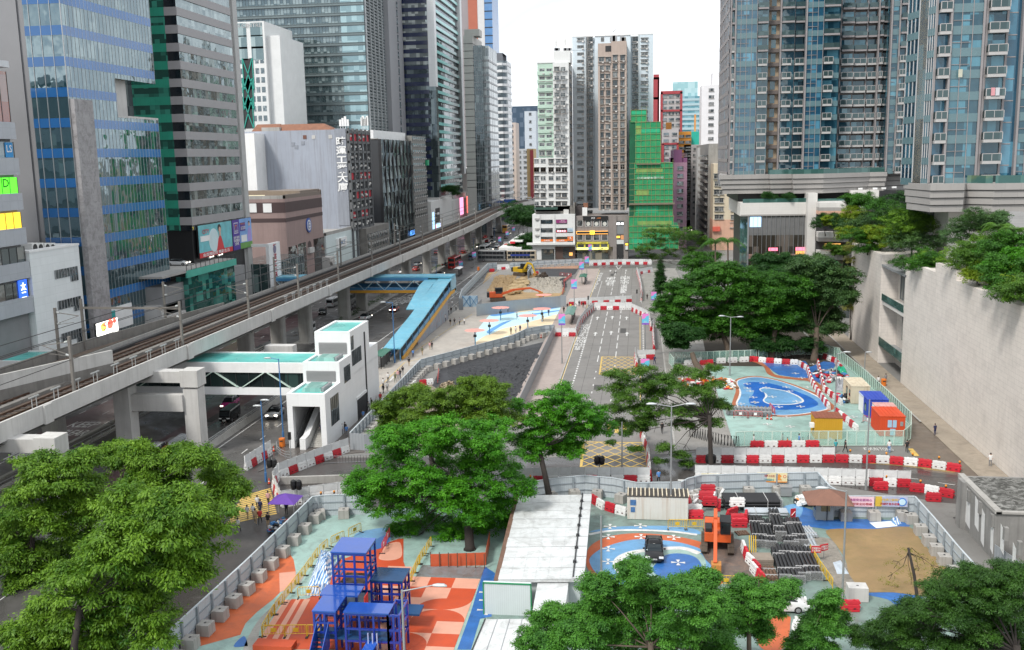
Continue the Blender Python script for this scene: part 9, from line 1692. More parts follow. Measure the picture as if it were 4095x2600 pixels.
p=G(18,900,1000);exc('orange excavator behind the ribbed hoarding, long boom laid low',(p[0],p[1]+3,.1),R(100),OX,((-.9,1.7),(-4,2.7),(-8,3.0),(-10.5,2.0))).scale=(1.1,1.1,1.1)
PIP=M('m344',(.016,.016,.018),.4,.2,2);GPI=M('m345',(.16,.17,.18),.45,.12,1);WRP=MT('m346',(.75,.76,.76),.2);STL_=M('m347',(.48,.52,.55),.35,.08,1,metal=.5)
def bdl(lb_,n,a,c,nx,nz,r,mat=PIP,z0=.1,wrap=True,cat='pipes'):
 p,q=Vector(G(n,*a,z0)),Vector(G(n,*c,z0));d=(q-p);L=d.length;rz=math.atan2(d.y,d.x);t=th('pipe_bundle',lb_,cat,p,rz);b=MB();b.tu([(0,0,0),(L,0,0)],r,8);p0=b.bd('pipe',mat,t,W_=0)
 for j in range(nz):
  for i in range(nx):
   loc=(0,(i-(nx-1)/2)*r*2.08,r+j*r*1.95)
   if i+j==0:p0.location=loc
   else:dup(p0,loc,parent=t)
 w=nx*r*1.06;h=nz*r*2;b=MB();[b.q(x-.03,-w,0,x+.03,w,h+.03)for x in(L*.25,L*.75)];b.bd('strap',M('m348',(.45,.45,.45)),t,W_=0)
 if wrap:b=MB();b.q(L-.2,-w*1.03,0,L+.1,w*1.03,h+.04);b.bd('end_wrap',WRP,t,W_=0)
for i,(a,c,nx,nz,w_)in enumerate((((1220,700),(1308,1105),4,2,'behind the yellow frame'),((1350,750),(1470,1120),3,2,'carrying a white lid'),((1495,640),(1612,1020),3,3,'tallest of the back row'),((1655,740),(1775,1120),4,2,'second from the right of the back row'),((1785,728),(1932,1095),4,2,'rightmost of the back row'),((1540,1190),(1690,1640),3,2,'leftmost of the front row'),((1650,1140),(1860,1660),4,2,'second of the front row'),((1800,1175),(1975,1610),3,2,'third of the front row'),((1945,1175),(2130,1600),4,2,'rightmost of the front row'))):bdl('black pipe bundle wrapped at its end, '+w_,19,a,c,nx,nz,.17)
bdl('wide stack of long black pipes lying across before the hoarding',19,(735,460),(1590,460),8,3,.17);bdl('pale steel channels lying across before the black pipe stack',19,(1060,590),(1710,600),5,2,.13,STL_,wrap=False,cat='steel channels');bdl('loose pale steel channels beside the puddled plot, upper',19,(1930,810),(2060,960),6,1,.14,STL_,wrap=False,cat='steel channels');bdl('loose pale steel channels beside the puddled plot, lower',19,(2000,970),(2110,1180),4,1,.16,STL_,wrap=False,cat='steel channels')
bdl('short grey pipes behind the red barricade on the pond plaza',17,(2080,1090),(2080,1200),12,1,.26,GPI,wrap=False)
bdl('brown timber baulks at the left of the front pipe row',19,(1380,1430),(1440,1620),5,1,.16,M('m349',(.12,.07,.045),.8,.2,2),wrap=False,cat='timber')
def smp(name,lb_,cat,n,x,y,fn,mats,rz=0,z=.04,bevel=0):
 p=G(n,x,y);b=MB();fn(b);o=b.bd(name,mats,bevel=bevel);tag(o,lb_,cat);o.location=(p[0],p[1],z);o.rotation_euler=(0,0,rz);return o
smp('slab_stack','stack of square brown concrete slabs beside the front pipes','slabs',19,1350,1420,lambda b:[b.ob((0,.9,.12+.25*k),(1.75,1.75,.22),.03*k)for k in range(3)],M('m350',(.24,.2,.16),.8,.15,1.5))
smp('concrete_block','pale concrete block beside the lone red barrier and lamp post','concrete block',16,945,1115,lambda b:(b.frust(-.85,0,0,.85,1.3,1.25,.03,.03),b.q(-.1,.5,1.25,.1,.6,1.29,1)),[CP,DK],bevel=.03)
smp('pallet','brown timber pallet beside the excavator','pallet',19,1020,900,lambda b:([b.q(-.6+.26*k,-.5,.1,-.42+.26*k,.5,.14)for k in range(5)],[b.q(-.62,y,0,.62,y+.1,.1)for y in(-.5,-.05,.4)]),M('m349'),.3)
smp('metal_chest','grey steel chest with a lid before the pale hoarding','chest',19,1695,345,lambda b:(b.q(-.62,0,.1,.62,.9,1.05),b.q(-.66,-.04,1.05,.66,.94,1.2)),GY_);smp('striped_box','black and yellow striped box on the mint ground','box',19,1880,440,lambda b:(b.q(-.4,-.3,0,.4,.3,.5,0),b.q(-.15,-.31,0,.15,.31,.51,1)),[BK_,M('m264')],.4)
smp('yellow_frame','yellow steel frame propped against the first pipe bundle','frame',19,1185,1200,lambda b:[b.br_((x,0,0),(x,.5,1.6),.08)for x in(-.3,-.1,.1,.3)],M('m351',(.62,.40,.02),.5,.1))
for i,(x,y)in enumerate(((2150,1330),(2270,1300))):o=smp('warning_sign','red sign with white lettering by the puddled plot, %s'%('left' if i==0 else 'right'),'sign',19,x,y,lambda b:(b.q(-.45,-.03,.9,.45,.03,1.55,0),b.q(-.03,-.02,0,.03,.02,.9,1)),[M('m352',(.5,.02,.03)),GY_],.5*i);ltg('工程進行中\n行人請停步',(0,-.035,1.22),.78,.45,WH_,None,'-y',.01).parent=o
smp('arrow_sign','red and white arrow sign leaning by the steel channels','sign',19,1800,700,lambda b:(b.q(-.3,-.03,.2,.3,.03,1.3,0),b.br_((-.2,-.05,.6),(.2,-.05,1),.12,.02,1)),[M('m352'),WH_],.4)
def bin_(n,x,y,l):smp('litter_bin',l,'bin',n,x,y,lambda b:(b.lt([(0,0),(.36,0),(.4,.1),(.4,1.0),(.43,1.02),(.4,1.2),(0,1.22)],14,0),b.q(-.2,-.41,.8,.2,-.3,.95,1)),[M('m353',(.65,.17,.02),.45,.08),DK])
bin_(10,283,1175,'orange litter bin on the dark corner paving before the stair hall');bin_(12,1165,645,'orange litter bin beside two people on the lane');bin_(18,625,505,'orange litter bin at the far road edge')
def cone(n,x,y,l):smp('traffic_cone',l,'cone',n,x,y,lambda b:(b.q(-.2,-.2,0,.2,.2,.05,1),b.lt([(.16,.05),(.03,.75)],10,0),b.lt([(.115,.3),(.085,.45)],10,2)),[M('m354',(.6,.06,.02)),DK,WH_])
for a in((10,208,1215,'red cone at the end of the road edge barriers'),(10,168,1500,'red cone beside the blue twin lamp'),(12,150,935,'red and black cone before the grey pipes, left'),(12,183,938,'red and black cone before the grey pipes, right'),(11,358,222,'small red cone behind the pale hoarding, left'),(11,398,212,'small red cone behind the pale hoarding, right')):cone(*a)
YBR=M('m351');RWB=M('m355',(.55,.06,.05),.5,.1);bk={}
def bcd(col,p,rz,lab):
 if col not in bk:
  t=th('barricade',lab,'barricade',p,rz,'tubular barricades');b=MB();b.tu([(-.95,0,.05),(-.95,0,.95),(-.85,0,1.05),(.85,0,1.05),(.95,0,.95),(.95,0,.05)],.035,6,0);b.tu([(-.95,0,.3),(.95,0,.3)],.025,5,0);[b.tu([(x,0,.3),(x,0,1.05)],.018,5,0)for x in(-.75,-.5,-.25,0,.25,.5,.75)];b.q(-.2,-.02,.45,.2,.02,.8,1);b.bd('frame',[YBR if col=='y' else RWB,WH_ if col=='r' else YBR],t,W_=0);b=MB();[b.br_((x,-.3,.03),(x,.3,.03),.1,.06)for x in(-.95,.95)];b.bd('foot',DK,t,W_=0);bk[col]=t
 else:dup(bk[col],p,rz,lab)
def brw(pts,col,desc):
 P=[Vector(G(*p)[:2])for p in pts]
 k=0
 for i in range(len(P)-1):
  v=P[i+1]-P[i];n=max(1,round(v.length/2.05))
  for q in range(n):c=P[i]+v*(q+.5)/n;bcd(col,(c.x,c.y,.06),math.atan2(v.y,v.x),'%s barricade, %s along %s'%({'y':'yellow','r':'red and white'}[col],OD[k],desc));k+=1
brw([(14,110,1420),(14,215,1230),(14,370,1030),(14,480,890),(14,600,720),(14,690,640),(14,990,495)],'y','the line left of the play frame from the camera');brw([(14,110,1425),(14,500,1420),(14,690,1425)],'y','the terrace front');brw([(14,370,1085),(14,660,1075)],'y','the striped sheeting front');brw([(14,1300,1180),(14,1380,1010),(14,1480,790),(14,1590,620)],'y','the court edge behind the play frame');brw([(14,1150,700),(14,1225,540)],'r','the planter by the round tree');brw([(14,640,1375),(14,880,1380)],'r','the inside of the play frame');brw([(15,1475,480),(15,1770,480)],'y','the front of the white container');brw([(15,1870,980),(15,2080,985)],'y','the gap before the excavator');brw([(17,1840,1230),(17,2070,1235),(17,2294,1245)],'r','the grey pipes');brw([(12,170,850),(12,215,905)],'r','the right end of the grey pipes');brw([(18,1860,590),(18,2050,600),(18,1930,700),(18,1940,790),(18,1910,880)],'r','the dug site edge');brw([(16,1790,370),(16,1860,450)],'r','the ruined wall');brw([(12,980,960),(12,1080,990)],'r','the vermilion cabin');brw([(16,520,700),(16,610,850),(16,720,1010)],'y','the rubble strip');brw([(10,1640,620),(10,1650,540)],'r','the black sheeting corner')
t=th('play_frame','bright blue steel climbing frame with decks, roofs and stair, in the left foreground','climbing frame',(*G(23,330,860)[:2],0));PB_=M('m356',(.006,.03,.27),.3,.1,.5,coat=.3,wet=.4);PBR=M('m357',(.012,.075,.38),.25,.14,.35,coat=.4,wet=.5);PD=M('m358',(.012,.06,.16),.4,.15,.5,wet=.6)
def cage(nm,x0,y0,x1,y1,z0,z1,rails=(),roof=PBR,nx=2,ny=2):
 def f(b):
  for i in range(nx+1):
   for j in range(ny+1):
    if 0<i<nx and 0<j<ny:continue
    x=x0+(x1-x0)*i/nx;y=y0+(y1-y0)*j/ny;b.q(x-.08,y-.08,z0,x+.08,y+.08,z1)
  for z in(*rails,z1-.1):
   for p,q in(((x0,y0),(x1,y0)),((x1,y0),(x1,y1)),((x1,y1),(x0,y1)),((x0,y1),(x0,y0))):b.br_((*p,z),(*q,z),.13,.15)
 pq('cage',t,PB_,f)
 if roof:pq('roof',t,roof,lambda b:b.q(x0-.12,y0-.12,z1,x1+.12,y1+.12,z1+.12))
Z1,Z2=3.7,6.5;a=G(23,92,612,Z1);c=G(23,600,606,Z1);mid=G(23,310,606,Z1);k1=G(23,190,505,Z1);f0,f1,f2=G(23,215,218,Z2),G(23,440,218,Z2),G(23,478,132,Z2)
cage('a',a[0],a[1],G(23,240,606,Z1)[0],k1[1],0,Z1,(2.0,2.8));cage('b',mid[0],a[1],c[0],a[1]+1.5,0,Z1,(1.4,2.4),PBR,3);cage('b2',c[0],a[1],c[0]+.9,a[1]+2.6,0,Z1,(1.4,2.4),None);cage('c',f0[0],f0[1],f1[0],f2[1],0,Z2,(Z1+.1,1.9,5.1,4.5),PBR,3);cage('d',f1[0]+.1,f0[1]+1.0,G(23,745,300,Z1)[0],f0[1]+3.4,0,Z1,(1.9,2.6),PD,3)
pq('deck',t,PD,lambda b:(b.q(a[0],a[1],1.45,c[0],a[1]+1.7,1.6),b.q(f1[0],f0[1]-.3,1.4,f1[0]+4.4,f0[1]+1.5,1.55),b.q(f0[0],f0[1]-.5,1.7,f1[0],f2[1],1.85)));pq('roof',t,PBR,lambda b:b.q(f0[0]-.5,k1[1]-.2,Z1+.02,f1[0]-.1,f0[1]-.3,Z1+.15));pq('net_floor',t,M('m359',(.12,.09,.07),.8,.4,6),lambda b:b.q(f0[0]+.3,f0[1]+.2,Z1-.1,f1[0]-.3,f0[1]+2.6,Z1-.05));pq('panel',t,[M('m360',(.6,.04,.02)),M('m361',(.05,.3,.6))],lambda b:(b.q(f1[0]+.3,f0[1]-1.9,1.9,f1[0]+.36,f0[1]-.9,3.6,0),b.q(a[0]+.8,k1[1]+.1,2.9,a[0]+1.5,k1[1]+.16,3.6,1)))
pq('stair',t,[PBR,PD],lambda b:([b.ob((a[0]+.65,a[1]-.25-.3*k,1.45-.2*k),(.9,.3,.06),0,1)for k in range(8)],[b.add([(x,a[1],.9),(x,a[1],2.9),(x,a[1]-2.6,.9),(x,a[1]-2.6,-.05),(x+.06,a[1],.9),(x+.06,a[1],2.9),(x+.06,a[1]-2.6,.9),(x+.06,a[1]-2.6,-.05)],[(0,3,2,1),(4,5,6,7),(1,2,6,5),(0,1,5,4),(2,3,7,6)],0)for x in(a[0]+.15,a[0]+1.1)]))
pq('slide',t,PBR,lambda b:b.br_((c[0]-1.2,a[1]-.2,1.5),(c[0]-2,a[1]-3.2,.3),.9,.12));pq('ladder_post',t,M('m362',(.3,.35,.55)),lambda b:[b.br_((c[0]-1.5+.35*i,a[1]-.4,0),(c[0]-1.5+.35*i,a[1]-.4,2.3),.09)for i in range(3)])
t=th('planter_fence','orange plastic mesh fence round the planter of the round leaved tree','fence',G(14,1580,800));q=[G(14,1580,805),G(14,2060,790),G(14,2095,600)];pq('mesh_sheet',t,MT('m363',(.62,.10,.03),.8,.6),lambda b:[b.br_((*q[i][:2],.65),(*q[i+1][:2],.65),.03,1.3)for i in(0,1)]);pq('post',t,M('m349'),lambda b:[b.q(q[0][0]+(q[1][0]-q[0][0])*k/6-.04,q[0][1],0,q[0][0]+(q[1][0]-q[0][0])*k/6+.04,q[0][1]+.08,1.5)for k in range(7)])
ps=th('sun_parasol','','parasol',(0,0,0),0,'pink parasols on the painted ground');b=MB()
for k in range(10):a0,a1=2*math.pi*k/10,2*math.pi*(k+.92)/10;b.add([(0,0,3.3)]+[(2.15*math.cos(u)*(1 if 0<i<3 else.97),2.15*math.sin(u)*(1 if 0<i<3 else.97),3.12)for i,u in enumerate(np.linspace(a0,a1,5))],[tuple(range(6))])
b.bd('canopy',M('m364',(.72,.30,.25),.6,.08,.6),ps,W_=0);b=MB();b.tu([(0,0,0),(0,0,3.25)],.11,10);[b.br_((0,0,2.9),(1.5*math.cos(u),1.5*math.sin(u),3.12),.06)for u in np.arange(0,6.2,1.05)];b.bd('pole',BLS,ps,W_=0);b=MB();b.q(-.3,-.25,1.7,.3,.25,2.2);b.bd('speaker_box',DK,ps,W_=0)
for i,(n,x,y,l)in enumerate(((18,965,1270,'second row left'),(18,795,1485,'left, over the blue streak'),(10,1968,285,'nearest the blue stair'),(18,1598,1290,'right, before the ribbed hoarding'),(18,1380,1405,'palest, near the hoarding'),(18,1622,1060,'farthest, behind the ribbed hoarding'))):
 o=ps if i==0 else dup(ps);o['label']='coral pink disc parasol on a blue post, '+l;o.location=G(n,x,y)
def shl(lb_,n,x,y,L,rz,mat):
 t=th('bus_shelter',lb_,'bus shelter',G(n,x,y),rz);b=MB();b.lf_([[(-1.1,y_,2.5),(0,y_,2.75),(1.1,y_,2.5),(1.1,y_,2.4),(0,y_,2.62),(-1.1,y_,2.4)]for y_ in(0,L)]);b.bd('roof',mat,t,W_=0);b=MB();[b.q(.6,y_,0,.75,y_+.12,2.5)for y_ in np.linspace(.3,L-.4,4)];b.q(.7,.3,.4,.75,L-.3,2.0);b.bd('frame',DK,t,W_=0)
GRS=M('m365',(.03,.14,.09),.45,.1);shl('dark green bus shelter beside the lift tower footpath',10,1110,500,7,0,GRS);shl('green glass bus shelter left of the avenue',7,600,1425,12,0,M('m366',(.12,.25,.2),.3,.15));shl('small green shelter on the far left pavement',7,720,1075,8,0,GRS);shl('white roofed kiosk at the far left of the dug site',18,290,600,7,0,WH_)
t=th('gazebo','purple pop up gazebo over a street stall beside the left hoarding','gazebo',G(14,320,370));b=MB();b.add([(-1.5,-1.5,2),(1.5,-1.5,2),(1.5,1.5,2),(-1.5,1.5,2),(0,0,2.75)],[(0,1,4),(1,2,4),(2,3,4),(3,0,4),(3,2,1,0)]);b.bd('canopy',M('m367',(.11,.04,.3),.7,.12,1),t,W_=0);b=MB();[b.q(x-.03,y-.03,0,x+.03,y+.03,2)for x in(-1.4,1.4)for y in(-1.4,1.4)];b.bd('leg',GY_,t,W_=0)
sks(14,250,460,1.6,3.4,1.2,46,[WS,DK,BRED,M('m308'),GY_],'street stall goods heaped along the left hoarding below the gazebo',seed=6,s=.35)
t=th('petrol_station','white flat petrol station canopy with red fascia beside the trees','petrol station',G(24,640,690));p=G(24,550,625,5.5);q=G(24,750,575,5.8);pq('canopy',t,[WH_,M('m368',(.55,.02,.04))],lambda b:(b.q(p[0],p[1],5.2,q[0],q[1]+20,5.8,0),b.q(p[0],p[1]-.2,4.6,q[0]-3,p[1],5.4,1)));pq('post',t,WH_,lambda b:[b.q(x,p[1]+4,0,x+.8,p[1]+5,5.2)for x in(p[0]+3,q[0]-6)]);pq('kiosk',t,WH_,lambda b:b.q(q[0]-9,p[1]-4,0,q[0],p[1]+8,3.4))
t=th('pylon_sign','grey petrol pylon sign with a red and yellow flower emblem','sign',G(24,508,715));p,q=D(24,476,712,t.location.y),D(24,540,630,t.location.y);pq('board',t,M('m369',(.35,.37,.38)),lambda b:b.q(p[0],p[1],0,q[0],p[1]+.8,q[2]));cx,cz=(p[0]+q[0])/2,q[2]-2.2;pq('emblem',t,[WH_,M('m370',(.6,.03,.03)),M('m371',(.75,.4,.05))],lambda b:(b.tu([(cx,p[1],cz),(cx,p[1]-.05,cz)],1.75,20,0),b.add([(cx+1.5*math.cos(u),p[1]-.08,cz+1.5*math.sin(u))for u in np.linspace(0,math.pi,14)],[tuple(range(14))],1),b.add([(cx+1.5*math.cos(u),p[1]-.08,cz+1.5*math.sin(u))for u in np.linspace(math.pi,2*math.pi,14)],[tuple(range(14))],2),b.add([(cx-1.3,p[1]-.1,cz-.15),(cx,p[1]-.1,cz+.35),(cx+1.3,p[1]-.1,cz-.15),(cx,p[1]-.1,cz-.35)],[(0,3,2,1)],0)))
t=th('road_wall','low stained concrete wall beside the slip road and white barriers','wall',G(10,270,1495));q=[G(10,265,1500),G(10,870,1480)];pq('wall',t,CN,lambda b:b.br_((*q[0][:2],.45),(*q[1][:2],.45),.35,.9))
t=th('guard_rail','grey pedestrian railing before the plain hoarding end','railing',G(10,640,1320));q=[G(10,640,1325),G(10,760,1320),G(10,1095,1305)];pq('rail',t,GY_,lambda b:[(b.br_((*q[i][:2],z),(*q[i+1][:2],z),.05),[b.br_((*(Vector(q[i][:2]).lerp(Vector(q[i+1][:2]),u)),0),(*(Vector(q[i][:2]).lerp(Vector(q[i+1][:2]),u)),1),.03)for u in np.linspace(0,1,14)])for i in(0,1)for z in(.15,1)])
t=th('guard_rail','curved grey railing round the dark corner paving','railing',G(10,235,1190));q=[G(10,x,y)for x,y in((232,1190),(240,1230),(270,1260),(310,1280),(355,1285))];pq('rail',t,GY_,lambda b:[b.br_((*q[i][:2],z),(*q[i+1][:2],z),.06)for i in range(4)for z in(.3,.65,1)]+[b.br_((*w_[:2],0),(*w_[:2],1),.06)for w_ in q])
BARK=M('m372',(.10,.075,.055),.9,.25,2,bump=.5);BARKD=M('m373',(.035,.028,.024),.9,.25,2)
LA=ML('m374',(.016,.085,.005),(.20,.36,.025));LB=ML('m375',(.012,.10,.004),(.11,.37,.012));LC=ML('m376',(.016,.07,.008),(.12,.25,.022));LD=ML('m377',(.018,.09,.012),(.12,.34,.035));LE=ML('m378',(.008,.038,.006),(.07,.18,.02));LF=ML('m379',(.008,.05,.005),(.08,.25,.018));LG=ML('m380',(.07,.16,.006),(.28,.36,.015));LH_=ML('m381',(.02,.065,.022),(.10,.20,.05));LDK=ML('m382',(.007,.04,.008),(.04,.13,.02))
def T(name,lb_,n,lob,Y,base,ns,nl,sz,leaf,bark=BARK,r=.3,seed=1,dy=2.5,grp='trees',cat='tree',**k):
 rg=np.random.default_rng(seed);L=[]
 for q in lob:p=D(n,q[0],q[1],Y+(q[3]if len(q)>3 else rg.uniform(-dy,dy)));L.append((*p,q[2]))
 return tree(name,lb_,cat,base,L,ns,nl,sz,leaf,bark,r,group=grp,seed=seed,**k)
T('broadleaf_tree','big bright tree with drooping compound leaves filling the lower left corner, front crown',13,((1350,330,2.2),(1650,300,2.3),(1850,400,2),(1500,550,2.4),(1150,500,2.4),(1700,650,2.2),(1300,750,2.6),(950,720,2.5),(1550,850,2.2),(1200,1000,2.6),(850,1050,2.4),(600,950,2.3),(1350,1150,2),(1050,1300,2.3),(700,1350,2.4),(400,1250,2.2),(450,1500,2.2),(900,1560,2.2),(1700,900,1.4),(1350,1420,1.5),(150,1450,2),(1640,480,2),(1100,250,2)),66,(-42,63,0),4200,34,.30,LA,BARKD,.3,2,1.5,fork=(-41.5,64,5.5),droop=.7,elong=2.6)
T('broadleaf_tree','bright tree behind the corner tree, reaching up to the portal frames, left',13,((500,80,2.3),(250,250,2.4),(700,150,2.4),(120,450,2.4),(450,400,2.2),(850,300,2),(650,500,2.2),(200,750,2.4),(500,750,2.3),(60,1000,2.2),(300,950,2.2),(330,-60,2),(700,-120,1.7),(100,650,2)),80,(-56,79,0),3000,34,.29,LA,BARKD,.26,3,2,fork=(-55.5,79.5,5),droop=.6,elong=2.5)
T('broadleaf_tree','bright tree behind the corner tree, reaching out to the yellow crossing, right',13,((1000,-150,2.2),(1250,-80,2.2),(1550,-100,2.2),(1750,-130,1.9),(1950,60,1.9),(2050,140,1.5),(1850,200,2),(1200,100,2.2),(1500,100,2.2),(1190,-220,1.3),(1900,-20,1.5)),88,(-50,86,0),2800,34,.29,LA,BARKD,.26,4,2,fork=(-50,87,6),droop=.6,elong=2.5)
T('round_leaf_tree','lush round leaved tree standing in the orange fenced planter at the centre',14,((1000,80,2.2),(1250,-150,2.6),(1500,-200,2.6),(1250,60,2.6),(1500,100,2.8),(1150,250,2.4),(1400,300,2.6),(1700,200,2.8),(1900,350,2.4),(1600,450,2.3),(1350,500,1.8),(2000,150,2.4),(2150,300,2),(1850,0,2.8),(2000,-150,2.4),(2200,-50,2.4),(1650,-250,2.2),(1750,520,1.7),(1400,610,1.0),(2100,-250,2.0),(2300,120,2),(1200,-320,2),(1450,-330,2.2),(1700,-360,2.2),(1900,-330,2.2),(2150,-380,2),(1050,150,1.8),(1950,450,2),(2150,420,1.8)),93,(-16.5,90,0),5200,36,.21,LB,BARKD,.45,5,2.5,fork=(-17,91,5))
T('round_leaf_tree','lush round leaved tree reaching right over the avenue, behind the planter tree',11,((500,760,2.2),(620,830,2.1),(380,850,1.7),(780,900,1.9),(880,1000,1.8),(700,1050,1.9),(550,1050,2),(450,950,1.9),(620,1200,1.8),(350,1100,2),(250,980,1.6),(150,820,1.2),(300,1250,1.8),(450,1180,1.8),(200,1130,1.7),(560,1200,1.5)),106,(-9.5,102,0),2600,36,.2,LB,BARKD,.35,6,1.6,fork=(-11,104,6.5))
T('round_leaf_tree','yellow green tree behind the planter tree, beside the plain hoarding end',10,((1180,850,1.4),(1300,800,2),(1450,740,2),(1600,800,2.2),(1500,950,2.4),(1300,980,2.2),(1750,760,1.8),(1900,640,1.4),(1950,720,2.2),(2080,680,2.0),(2150,800,2),(1750,950,2.4),(2000,880,2.4),(2200,950,2),(1250,1080,1.7)),104,(-22.5,102,0),3600,36,.2,ML('m383',(.03,.085,.006),(.18,.31,.022)),BARKD,.35,7,2,fork=(-23,103,6))
T('layered_tree','tall tree with flat layered branches in front of the pond plaza',11,((1250,510,1.7),(1050,560,1.8),(1400,600,2.0),(1600,520,1.6),(1000,680,1.7),(1200,650,2),(1750,560,1.3),(1880,490,1.0),(1550,680,2.1),(1350,740,2.1),(1100,760,1.8),(1750,700,1.8),(1900,640,1.3),(1250,850,2),(1000,850,1.5),(1500,860,2),(1700,880,1.9),(1850,800,1.6),(1950,830,1.2),(1200,1000,1.7),(1050,980,1.3),(1850,960,1.4),(1600,990,1.5),(1100,1060,.9),(1180,1200,.9),(1450,1180,1.1),(1560,1250,1.1),(1620,1330,1.0),(1400,1300,.8),(1480,1430,.8),(970,1140,.6),(1300,950,1.8)),117,(8.6,113.8,0),3800,30,.2,LC,BARKD,.3,8,1.8,fork=(8.3,114.3,7.5),flat=.42,elong=2.3)
T('broadleaf_tree','small glossy leaved tree massed at the bottom centre before the blue swirl',15,((1200,790,0.9),(1150,880,1.2),(850,970,1.2),(900,1080,1.4),(1200,1000,1.6),(1350,1050,1.6),(1000,1200,1.7),(1300,1200,1.8),(1600,1020,1.4),(1800,900,0.9),(1780,980,1.2),(1650,1150,1.8),(1850,1150,1.4),(700,1250,1.5),(500,1250,1.4),(350,1350,1.4),(800,1400,1.8),(1150,1400,1.9),(1500,1380,1.9),(1800,1350,1.8),(550,1480,1.6),(300,1500,1.3),(1000,1560,1.8),(1400,1560,1.8),(1850,1560,1.8)),61,(.8,58.5,0),7500,36,.145,LD,BARK,.25,9,2,fork=(.8,59.5,7))
T('broadleaf_tree','small glossy leaved tree hiding the white people carrier',16,((330,1000,0.99),(100,1050,1.4),(0,1200,1.4),(150,1170,1.3),(-60,1000,1.2),(-100,1300,1.5),(60,1350,1.3),(-200,1150,1.4),(150,1100,1.1)),66,(7.6,64,0),3000,36,.14,LD,BARK,.2,10,1.2,fork=(7.6,65,6))
T('broadleaf_tree','slender glossy leaved sapling before the lone red barrier',16,((700,1070,0.85),(650,1150,1),(600,1280,1.1),(680,1350,1.1),(520,1400,1.1),(750,1300,0.85),(600,1500,1.3),(420,1500,1),(780,1250,0.66)),68,(12.2,67,0),2000,36,.14,LD,BARK,.15,11,1,fork=(12.2,67.5,4))
T('feathery_tree','dark fine leaved tree in the lower right corner',16,((1900,870,1.2),(1800,950,1.7),(2050,950,1.7),(2250,900,1.7),(2380,920,1.5),(1650,1050,1.5),(1900,1100,2),(2150,1100,2),(2350,1150,1.8),(1550,1200,1.7),(1400,1180,1.2),(1300,1250,1.3),(1750,1250,2),(2050,1300,2.2),(2300,1350,2),(1500,1380,1.8),(1200,1350,1.3),(1250,1500,1.7),(1600,1520,2),(1900,1500,2),(2250,1540,2),(900,1360,0.64),(950,1450,0.83),(1080,1430,1)),66,(24.5,62.5,0),7500,38,.145,LE,BARKD,.3,12,2,fork=(24.5,63,6),flat=.5,elong=2.8)
T('sparse_tree','sparse half bare yellowish tree leaning over the puddled brown plot',16,((1350,690,.8),(1450,720,.7),(1250,800,.8),(1350,860,.9),(1180,930,.6),(1550,760,.7),(1640,830,.8),(1480,850,.8),(1250,960,.6),(1420,960,.6)),84,(23.5,81.5,0),170,12,.11,ML('m384',(.10,.12,.01),(.28,.27,.03)),BARKD,.14,13,1,fork=(22.8,82.5,4.6),elong=2.4)
GR='banyans of the square'
for i,(lab,lb,Y,base,ns,lf)in enumerate((('largest banyan of the square beside the avenue, bright crown',((1950,980,3.68),(1800,1030,3.45),(2100,1000,3.45),(1650,1080,3.45),(1550,1170,3.45),(1750,1180,4.14),(2000,1130,4.37),(2200,1120,3.45),(1450,1260,2.99),(1600,1320,3.45),(1850,1320,4.14),(2100,1300,4.14),(1500,1420,2.76),(1700,1480,3.22),(2250,1250,3.45),(1620,1440,2.8),(1850,1500,3),(2080,1480,3),(1480,1320,2.6),(1740,1390,3),(1960,1420,3),(2210,1500,3),(1560,1500,2.4),(1950,1450,3.45),(2200,1420,3.45)),187,(17,184,0),2300,LF),('dark banyan behind the largest, under the mall front',((2300,900,3.68),(2420,880,3.45),(2550,900,3.45),(2350,1000,3.91),(2480,1000,3.91),(2620,970,3.68)),224,(33,221,0),1500,LDK),('grey green spreading tree at the right of the square by the wall',((2700,930,3.68),(2830,960,3.68),(2950,1000,3.68),(2600,1060,3.91),(2760,1080,4.14),(2900,1100,3.91),(2650,1200,3.91),(2800,1230,3.91),(2960,1200,3.22),(2700,1350,2.99),(2880,1360,2.76),(2980,1120,2.53),(2780,1440,2.6),(2620,1440,2.8),(2900,1460,2.4)),186,(32,182,0),2100,LH_),('dark rounded banyan between the largest and the grey green tree',((2350,1080,3.68),(2480,1060,3.68),(2600,1100,3.45),(2400,1200,3.91),(2540,1220,3.91),(2420,1340,3.22),(2560,1360,3.22),(2320,1400,3),(2450,1460,3),(2330,1240,3)),186,(24.5,183,0),1500,LF),('small low dark tree before the largest banyan',((1530,1480,2.07),(1600,1530,2.3),(1680,1500,1.84),(1560,1580,1.84),(1500,1540,1.38)),178,(10.8,172.5,0),900,LDK))):
 T('banyan_tree',lab,7,lb,Y,base,int(ns*2.6),30,.32,lf,BARK,.6,20+i,3,GR)
T('broadleaf_tree','loose open crowned tree before the green netting',7,((1300,640,2.6),(1450,620,2.8),(1600,640,2.8),(1380,720,2.6),(1550,700,2.6),(1700,660,2.4),(1780,700,2.2),(1260,760,2.4),(1480,800,2.2),(1650,780,2.2),(1350,830,1.8),(1250,810,1.6)),246,(22,232,0),1100,22,.28,LC,BARKD,.3,26,3,fork=(20,236,8))
T('broadleaf_tree','mid green tree between the open tree and the palm',7,((1700,850,2.6),(1800,880,2.6),(1650,920,2.4),(1750,960,2.4),(1850,830,2)),236,(24.5,234,0),800,26,.3,LF,BARKD,.25,27,2)
rg=np.random.default_rng(30);p=G(7,1400,1180);cl=[(p[0],p[1],1.5+k*.9,2.2*(1-k/12))for k in range(11)];tree('conifer_tree','dark narrow conifer left of the banyans beside the avenue pavement','tree',(p[0],p[1],0),cl,900,18,.3,LDK,BARKD,.2,fork=(p[0],p[1],6),group='trees',seed=30)
